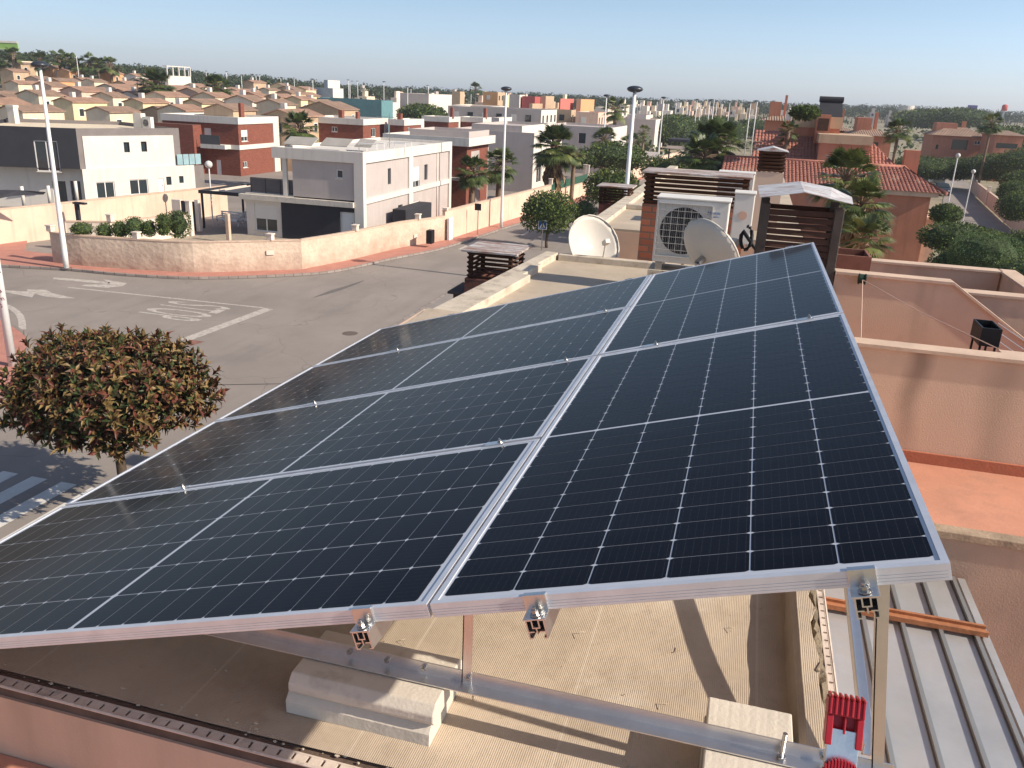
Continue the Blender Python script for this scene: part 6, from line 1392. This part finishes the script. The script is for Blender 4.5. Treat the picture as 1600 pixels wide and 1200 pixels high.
# ------------------------------------------------------------------ vegetation
def leafblade(mb,p,d,up,L,W,mi=0,fold=.25,bend=.2):
    s_=d.cross(up)
    if s_.length<1e-4: s_=d.orthogonal()
    s_.normalize(); n=s_.cross(d).normalized(); m=p+d*L*.5+n*L*bend*.3; t_=p+d*L-n*L*bend*.4
    mb.add([p,m+s_*W/2+n*W*fold,t_,m-s_*W/2+n*W*fold,m],[(0,4,1),(1,4,2),(0,3,4),(3,2,4)],mi)
def rdir():
    z=random.uniform(-1,1);a=random.uniform(0,2*math.pi);r=math.sqrt(1-z*z); return Vector((r*math.cos(a),r*math.sin(a),z))
def inell(r0=.0):
    while True:
        v=Vector((random.uniform(-1,1),random.uniform(-1,1),random.uniform(-1,1)))
        if r0<v.length<1: return v
def trunk(mb,p0,p1,r0,r1,mi=0,wob=.04):
    n=5; pts=[Vector(p0).lerp(Vector(p1),i/n)+Vector((random.uniform(-wob,wob),random.uniform(-wob,wob),0))*(i>0) for i in range(n+1)]; mb.tube(pts,[r0+(r1-r0)*i/n for i in range(n+1)],9,mi)
# the big bronze leaved tree
c=at_d(171,611,18.5); base=Vector((c.x+.1,c.y+.05,.13))
rt=thing('street_tree','bronze, red and yellow leaved round street tree in front of the junction','tree',tuple(base))
mb=MB(); trunk(mb,base,(c.x,c.y,c.z-.6),.13,.10)
for k in range(9):
    d=rdir(); d.z=abs(d.z)*.5; mb.tube([(c.x,c.y,c.z-.9),(c.x+d.x*.8,c.y+d.y*.8,c.z-.4+d.z*.4),(c.x+d.x*1.7,c.y+d.y*1.7,c.z-.1+d.z*.9)],[.06,.04,.015],6)
mb.build('trunk',trunkm,rt,smooth=True)
mb=MB(); mb.ball((c.x,c.y,c.z),1.5,1.5,.76,16,0,.07); mb.build('crown_core',M('bronze_core',(.03,.022,.014),rough=.9,var=.4,scale=4,bump=1,bscale=15,bdist=.05),rt); mb=MB(); RX,RZc=1.9,1.08  # dark ball added inside the crown for density
bump_=[(rdir(),random.uniform(-.16,.22)) for _ in range(40)]
for i in range(1750):
    d=rdir(); 
    if d.z<-.55 and random.random()<.5: continue
    k=1.0
    for bd,ba in bump_:
        t_=d.dot(bd)
        if t_>.9: k+=ba*(t_-.9)*10*.6
    rr=random.uniform(.80,1.0)*k if random.random()<.72 else (random.uniform(1.0,1.14)*k if random.random()<.55 else random.uniform(.55,.8))
    sq=1/max(1e-3,(abs(d.x)**2.4+abs(d.y)**2.4+abs(d.z)**2.4)**(1/2.4)); sq=1+(sq-1)*.55
    p=Vector((c.x+d.x*RX*rr*sq,c.y+d.y*RX*rr*sq,c.z+d.z*RZc*rr*sq)); ax=(d+Vector((0,0,.45))+rdir()*.35).normalized()
    sun=max(0,d.dot(Vector((.6,0,.6))))
    for j in range(random.randint(7,10)):
        a=j*2.4; o=ax.orthogonal().normalized(); o.rotate(Matrix.Rotation(a,3,ax)); tl=random.uniform(.25,1.1); dd=(ax*(1.25-tl)+o*tl).normalized()
        r_=random.random(); tip=j>6
        if tip: mi=3 if r_<.4 else 2
        else: mi=0 if r_<.36 else 1 if r_<.62 else 2 if r_<.9 else 3
        leafblade(mb,p+ax*.02*j,dd,ax,random.uniform(.17,.27),random.uniform(.07,.105),mi)
mb.build('crown',[lf_dark,lf_brown,lf_olive,lf_red],rt)
# round clipped street trees
def clipped(label,px,py,D,RX,RZ,n=2600,mats=(lf_dark,lf_green,lf_lime),group='clipped round street trees',trk=True,zb=.1,wts=(.45,.4,.15)):
    c=at_d(px,py,D); rt=thing('clipped_tree',label,'tree',(c.x,c.y,zb),group); mb=MB()
    if trk:
        trunk(mb,(c.x,c.y,zb),(c.x,c.y,max(c.z-RZ*.4,zb+.3)),.11,.08)
        for k in range(5): d=rdir(); mb.tube([(c.x,c.y,max(c.z-RZ*.6,zb+.2)),(c.x+d.x*RX*.6,c.y+d.y*RX*.6,c.z+abs(d.z)*RZ*.5)],[.05,.02],6)
        mb.build('trunk',trunkm,rt,smooth=True)
    mb=MB(); mb.ball((c.x,c.y,c.z),RX*.74,RX*.74,RZ*.74,14,0,.06); mb.build('crown_core',hedgedk,rt); mb=MB(); lob=[(rdir(),random.uniform(.05,.2)) for _ in range(18)]  # added dark core ball makes the crown look dense
    for i in range(int(n*1.7)):
        d=rdir(); k=1
        for bd,ba in lob:
            t_=d.dot(bd)
            if t_>.85: k+=ba*(t_-.85)*5
        rr=random.uniform(.72,1.02)*k if random.random()<.75 else random.uniform(.4,.8)
        p=Vector((c.x+d.x*RX*rr,c.y+d.y*RX*rr,c.z+d.z*RZ*rr)); r_=random.random(); mi=0 if r_<wts[0] else 1 if r_<wts[0]+wts[1] else 2
        dd=(d*.7+rdir()).normalized(); leafblade(mb,p,dd,rdir(),RX*random.uniform(.09,.16),RX*random.uniform(.05,.08),mi)
    mb.build('crown',list(mats),rt); return rt
clipped('round clipped tree right behind the blue crossing sign',857,331,59,1.75,1.25)
clipped('shade-darkened round clipped tree just right of the one behind the crossing sign',912,334,66,1.0,1.3,1800,wts=(.75,.2,.05))  # darker leaf mix puts this tree's shade into its colour
clipped('wide clipped tree around the foot of the nearest lamp post',956,293,80,2.35,1.55,2600)
clipped('clipped tree behind the wide rusty chimney cap, left of the pair',1030,265,96,1.9,1.3,1800)
clipped('clipped tree behind the wide rusty chimney cap, right of the pair',1066,260,104,2.2,1.2,1800)
# palms
def fanpalm(rt_label,px,py,D,R,name='fan_palm',zb=None,nf=46,skirt=False,thin=False,cat='palm',pale=.3,group=None):
    c=at_d(px,py,D); zb=ground(c.x,c.y) if zb is None else zb; rt=thing(name,rt_label,cat,(c.x,c.y,zb),group); mb=MB(); tr=.09*R+.06 if not thin else .14
    trunk(mb,(c.x,c.y,zb),(c.x,c.y,c.z),tr*1.3,tr,0,.02); mb.build('trunk',palmtr,rt,smooth=True); mb=MB()
    for i in range(nf):
        el=random.uniform(-.75,1.35) if not thin else random.uniform(-.5,1.3); az=i*2.399+random.uniform(-.2,.2); d=Vector((math.cos(az)*math.cos(el),math.sin(az)*math.cos(el),math.sin(el))); pl=R*random.uniform(.42,.62); q=c+d*pl+Vector((0,0,-.12*pl*(1-el*.5)))
        mb.tube([c,c+d*pl*.5+Vector((0,0,.02*R)),q],[.03*R,.02*R,.012*R],4,2)
        d2=(d+Vector((0,0,-.25))).normalized(); side=d2.cross(Vector((0,0,1))).normalized(); upv=side.cross(d2); mi=1 if random.random()<pale else 0; nb=17
        for b in range(nb):
            a=(-1.15+2.3*b/(nb-1)); dd=(d2*math.cos(a)+side*math.sin(a)*(1)+upv*(-.12*abs(a))).normalized(); L=R*.56*(1-.25*abs(a)/1.15)*random.uniform(.9,1.08)
            s_=dd.cross(upv).normalized(); w_=.032*R; m=q+dd*L*.55; t_=q+dd*L+Vector((0,0,-.22*L)); mb.add([q,m+s_*w_,t_,m-s_*w_],[(0,1,2,3)],mi)
    mb.build('crown',[lf_palm,lf_palm2,palmtr],rt)
    if skirt:
        mb=MB()
        for i in range(90):
            az=random.uniform(0,6.28); z=c.z-random.uniform(.1,skirt); r_=tr*1.2+random.uniform(0,.45*R)*(1-(c.z-z)/(skirt*1.5)); p=Vector((c.x+math.cos(az)*tr,c.y+math.sin(az)*tr,z)); q=Vector((c.x+math.cos(az)*r_,c.y+math.sin(az)*r_,z-random.uniform(.25,.6)*R)); s_=Vector((-math.sin(az),math.cos(az),0))*.1*R
            mb.add([p,q+s_,q-Vector((0,0,.2*R)),q-s_],[(0,1,2,3)])
        mb.build('dead_skirt',deadp,rt)
    return rt
fanpalm('bushy fan palm behind the brick house corner',468,203,88,2.15,nf=60)
fanpalm('left of the two dark palms against the brick house wall',738,268,74,1.75,nf=50,pale=.1)
fanpalm('right of the two dark palms, next to the tall lamp post',781,258,78,1.95,nf=50,pale=.15)
fanpalm('large full palm with hanging dead fronds before the grey-shaded white house',867,232,84,2.6,nf=80,skirt=3.6,pale=.25)
fanpalm('small yellowish palm touching the right side of the large palm',897,243,86,1.3,nf=34,pale=.8)
fanpalm('left palm of the pair behind the lamp posts',944,222,110,2.2,nf=50,skirt=1.5)
fanpalm('right palm of the pair behind the nearest lamp post',984,228,112,2.0,nf=46,skirt=1.5)
fanpalm('big dark palm before the brown lean-to',1117,226,62,2.3,nf=70,pale=.1)
fanpalm('dense lower palm left of the brown lean-to',1100,248,60,2.0,nf=70,pale=.1,skirt=1.5)
fanpalm('large shining palm in front of the big red tile roof',1320,285,30,1.35,nf=44,pale=.45)
fanpalm('tall side palm crown just right of the large shining one',1345,322,27,1.15,nf=44,pale=.4,skirt=1.2)
fanpalm('lowest palm behind the brown planter',1350,378,24,.95,nf=38,pale=.5)
fanpalm('dark green palm with curved stem before the far terracotta houses',1404,207,84,1.6,nf=44,thin=True)
fanpalm('tall thin palm before the terracotta house near the right edge',1549,195,118,1.9,nf=40,thin=True)
fanpalm('dark round palm among the hillside houses, under a lamp mast',243,134,150,3.4,nf=60,pale=.05)
fanpalm('dark palm in the hillside rows right of the pink white villa',339,140,155,3.0,nf=60,pale=.05)
fanpalm('palm leaning over the villas by the dark twin mast',962,172,150,2.6,nf=36,pale=.6)
fanpalm('lone small palm on the skyline above the orange brown house',743,140,330,3.2,nf=30,thin=True)
fanpalm('small bright palm on the terracotta roof terrace',1232,205,60,.9,nf=30,pale=.5,zb=7)
fanpalm('pale green palm by the far grey block house',1006,208,150,1.6,nf=30,pale=.7)
for i,(px,py) in enumerate(((62,96),(92,92),(108,96),(122,100),(140,98),(8,112),(20,88),(330,132),(410,143),(430,141),(152,103),(172,103))): fanpalm('%s of the dark hillside palms under the pines, counted from the left'%ORDS[sorted([62,92,108,122,140,8,20,330,410,430,152,172]).index(px)],px,py,238,3.1,nf=26,pale=.2,group='palms under the pine ridge')
# bushes and hedges
def bush(label,px,py,D,RX,RY,RZ,n=1500,mats=(lf_dark,lf_green,lf_lime),wts=(.4,.45,.15),name='bush',cat='bush',ls=.09,boxy=0,zb=None,group=None):
    c=at_d(px,py,D); o=MB(); 
    core=MB(); 
    for i in range(n):
        d=rdir(); q=d.copy()
        if boxy: m=max(abs(d.x),abs(d.y),abs(d.z)); q=d.lerp(d/m,boxy)
        rr=random.uniform(.85,1.02); p=Vector((c.x+q.x*RX*rr,c.y+q.y*RY*rr,c.z+q.z*RZ*rr)); r_=random.random(); mi=0 if r_<wts[0] else 1 if r_<wts[0]+wts[1] else 2
        leafblade(o,p,(d*.6+rdir()).normalized(),rdir(),ls*random.uniform(.8,1.5),ls*random.uniform(.5,.8),mi)
    r=thing(name,label,cat,(c.x,c.y,c.z-RZ),group); o.build('foliage',list(mats),r); core.ball((c.x,c.y,c.z),RX*.86,RY*.86,RZ*.86,14,0,.06); core.build('crown_core',hedgedk,r); return r  # dark core ball added behind the leaves for density
for i,(px,py,rx,rz_,nm) in enumerate(((128,358,1.0,.45,'low spreading bush by the black shower post'),(163,361,.75,.55,'round bush right of the black shower post'),(187,359,.7,.6,'second round bush from the shower post'),(210,355,.95,.75,'largest round bush in the middle of the garden row'),(233,357,.65,.55,'round bush on a white pedestal in the garden row'),(255,346,.65,.5,'upper ball of the cloud clipped shrub'),(255,359,.5,.35,'lower ball of the cloud clipped shrub'))):
    bush(nm,px,py,47,rx*.6,rx*.6,rz_*.8,600,name='garden_bush',ls=.085,group='clipped bushes in the corner garden')
bush('dark square clipped shrub at the end of the garden row',278,350,50,.6,.6,.72,900,wts=(.8,.15,.05),name='garden_bush',ls=.12,boxy=.6)
bush('big clipped dark green hedge block at the right',1540,400,40,1.6,1.5,1.05,7000,mats=(lf_hedge,lf_dark,lf_green),wts=(.5,.3,.2),name='hedge',cat='hedge',ls=.06,boxy=.35)
for i,(px,py,D,rx,rz_,nm) in enumerate(((1495,372,45,1.9,.8,'glossy green shrub mass above the hedge block'),(1515,372,47,2.0,.6,'broad leaved shrubs along the right hand street'),(1600,400,42,1.5,1.3,'dark shrub at the right edge beside the hedge block'),(1560,382,46,1.2,.6,'green shrub between hedge block and street'),(1478,335,50,.9,.6,'small dark shrub by the terracotta house corner'),(1592,322,70,1.7,1.2,'leafy garden tree behind the stone wall at the right edge'),(1585,300,82,1.5,1.0,'light green shrub behind the white piers'),(1600,440,36,1.6,1.0,'olive shrub under the right edge beside the parapet'),(1480,435,42,1.3,1.6,'dark climbing shrub beside the terracotta annex'),(1560,262,120,5,1.8,'dark hedge trees beyond the right hand street'),(1610,256,115,4.5,2.0,'dark garden trees at the right edge'),(1490,264,125,3.6,1.5,'clipped tall hedge left of the globe lamp'),(1440,262,125,4.5,1.6,'dark hedge in front of the terracotta house'),(1600,286,90,2.3,1.2,'mixed shrubs above the stone wall'))):
    bush(nm,px,py,D,rx,rx*.8,rz_,int(1500+rx*500),name='shrub',cat='shrub',ls=.07*rx**.5+D*.0006,mats=(lf_dark,lf_green,lf_lime),wts=(.5,.38,.12))
for i,(px,py,D,rx,rz_,nm) in enumerate(((960,245,105,4,1.6,'grey green shrubs behind the street wall right of the palm'),(1052,205,190,5,3,'light green tree clump by the carport'),(1080,206,200,5,2.2,'green tree clump behind the carport'),(1110,204,225,6,2.4,'dark tree clump under the masts'),(1140,204,235,5,2.2,'tree clump at the car park edge'),(1060,196,250,8,2.8,'broad tree belt beyond the far street'),(1120,196,290,10,2.6,'long tree belt beyond the masts'),(1175,200,260,6,2.4,'tree belt left of the terracotta block'),(1258,176,57,.9,.4,'roof garden bushes on the terracotta tower'),(910,250,100,1.5,.9,'small olive bush beside the large palm'),(660,180,170,5,2,'olive green tree before the teal hall'),(1455,186,330,14,3.2,'dark tree belt left of the white tower'),(1570,222,180,7,3.2,'broad dark pine tree near the right edge'),(1500,184,300,10,3,'tree belt below the violet hoarding'))):
    bush(nm,px,py,D,rx,rx*.8,rz_,int(1000+rx*150),name='tree_clump',cat='trees',ls=.1*rx**.5+D*.0012,mats=(lf_dark,lf_green,lf_lime),wts=(.55,.35,.1))
# pine ridge
SK=[(-60,74),(0,76),(20,78),(40,80),(60,76),(80,84),(100,84),(115,88),(135,97),(160,91),(200,97),(235,101),(260,99),(285,106),(300,109),(330,114),(370,115),(420,115),(450,122),(500,128),(560,131),(600,133),(680,137),(760,142),(850,144),(930,149),(1000,152),(1060,156),(1120,155),(1180,156),(1230,161),(1300,162),(1400,163),(1480,167),(1560,171),(1680,176)]
m0=MB(); tcount=0
def pine(mb,x,y,z,w_,h_,n):
    mb.tube([(x,y,z-1),(x,y,z+h_*.5)],[.25,.15],5,1)
    lobes=[(Vector((random.uniform(-.5,.5)*w_,random.uniform(-.5,.5)*w_,h_*random.uniform(.55,.85))),random.uniform(.35,.6)*w_) for _ in range(5)]
    for i in range(n):
        c_,r_=random.choice(lobes); d=rdir(); p=Vector((x,y,z))+c_+Vector((d.x*r_,d.y*r_,d.z*r_*.5)); s_=random.uniform(.35,.8); a=rdir()*s_; b=rdir()*s_*.7; mb.add([p-a,p-b*.6,p+a,p+b],[(0,1,2,3)],0)
px_=-80
while px_<1700:
    D0=tab(DR,px_)
    for row in range(3):
        D=D0*(1-.10*row)+random.uniform(-12,12); pxx=px_+random.uniform(-4,4); top=tab(SK,pxx)+row*random.uniform(3,6)+random.uniform(-1.5,2.5)*330/D0
        t_=at_d(pxx,top,D); gz=ground(t_.x,t_.y); h_=max(t_.z-gz,3.5); zb=t_.z-h_; W=random.uniform(3,5.5)*(D0/380)**.6
        if h_>14: zb=t_.z-12;h_=12
        pine(m0,t_.x,t_.y,zb,W,h_,125)
    px_+=7.5*(330/D0)**.3
tag(m0.build('pine_wood',[lf_pine,trunkm]),'dark pine wood covering the ridge along the whole skyline','wood',kind='stuff')
# scrub between the far houses
m0=MB()
for i in range(520):
    pxx=random.uniform(-50,1650); D=random.uniform(150,.92*tab(DR,pxx)); p=Vector(tuple(FW*D+RG*((pxx-800)/F*D))); gz=ground(p.x,p.y); r_=random.uniform(1.,2.6)
    if pxx>1000 or D>230 or random.random()<.35:
        for k in range(26):
            d=rdir(); q=Vector((p.x+d.x*r_,p.y+d.y*r_,gz+r_*.5+d.z*r_*.8)); s_=random.uniform(.3,.7); a=rdir()*s_;b=rdir()*s_; m0.add([q-a,q-b,q+a,q+b],[(0,1,2,3)],random.choice((0,0,1)))
tag(m0.build('scrub',[lf_dark,lf_green]),'low scattered scrub and garden greenery between the distant houses','scrub',kind='stuff')

# ------------------------------------------------------------------ air between here and the ridge
mb=MB(); mb.box(-900,900,-60,1100,-1.2,45); hz=mb.build('haze',bpy.data.materials.new('haze_air'))
hm=hz.data.materials[0]; hm.use_nodes=True; hn=hm.node_tree.nodes; hn.remove(hn['Principled BSDF']); pv=hn.new('ShaderNodeVolumePrincipled'); pv.inputs['Color'].default_value=(.88,.92,1,1); pv.inputs['Density'].default_value=.0003; pv.inputs['Anisotropy'].default_value=.3
hm.node_tree.links.new(pv.outputs[0],hn['Material Output'].inputs['Volume']); tag(hz,'thin pale air haze lying over the whole neighbourhood','haze',kind='stuff')
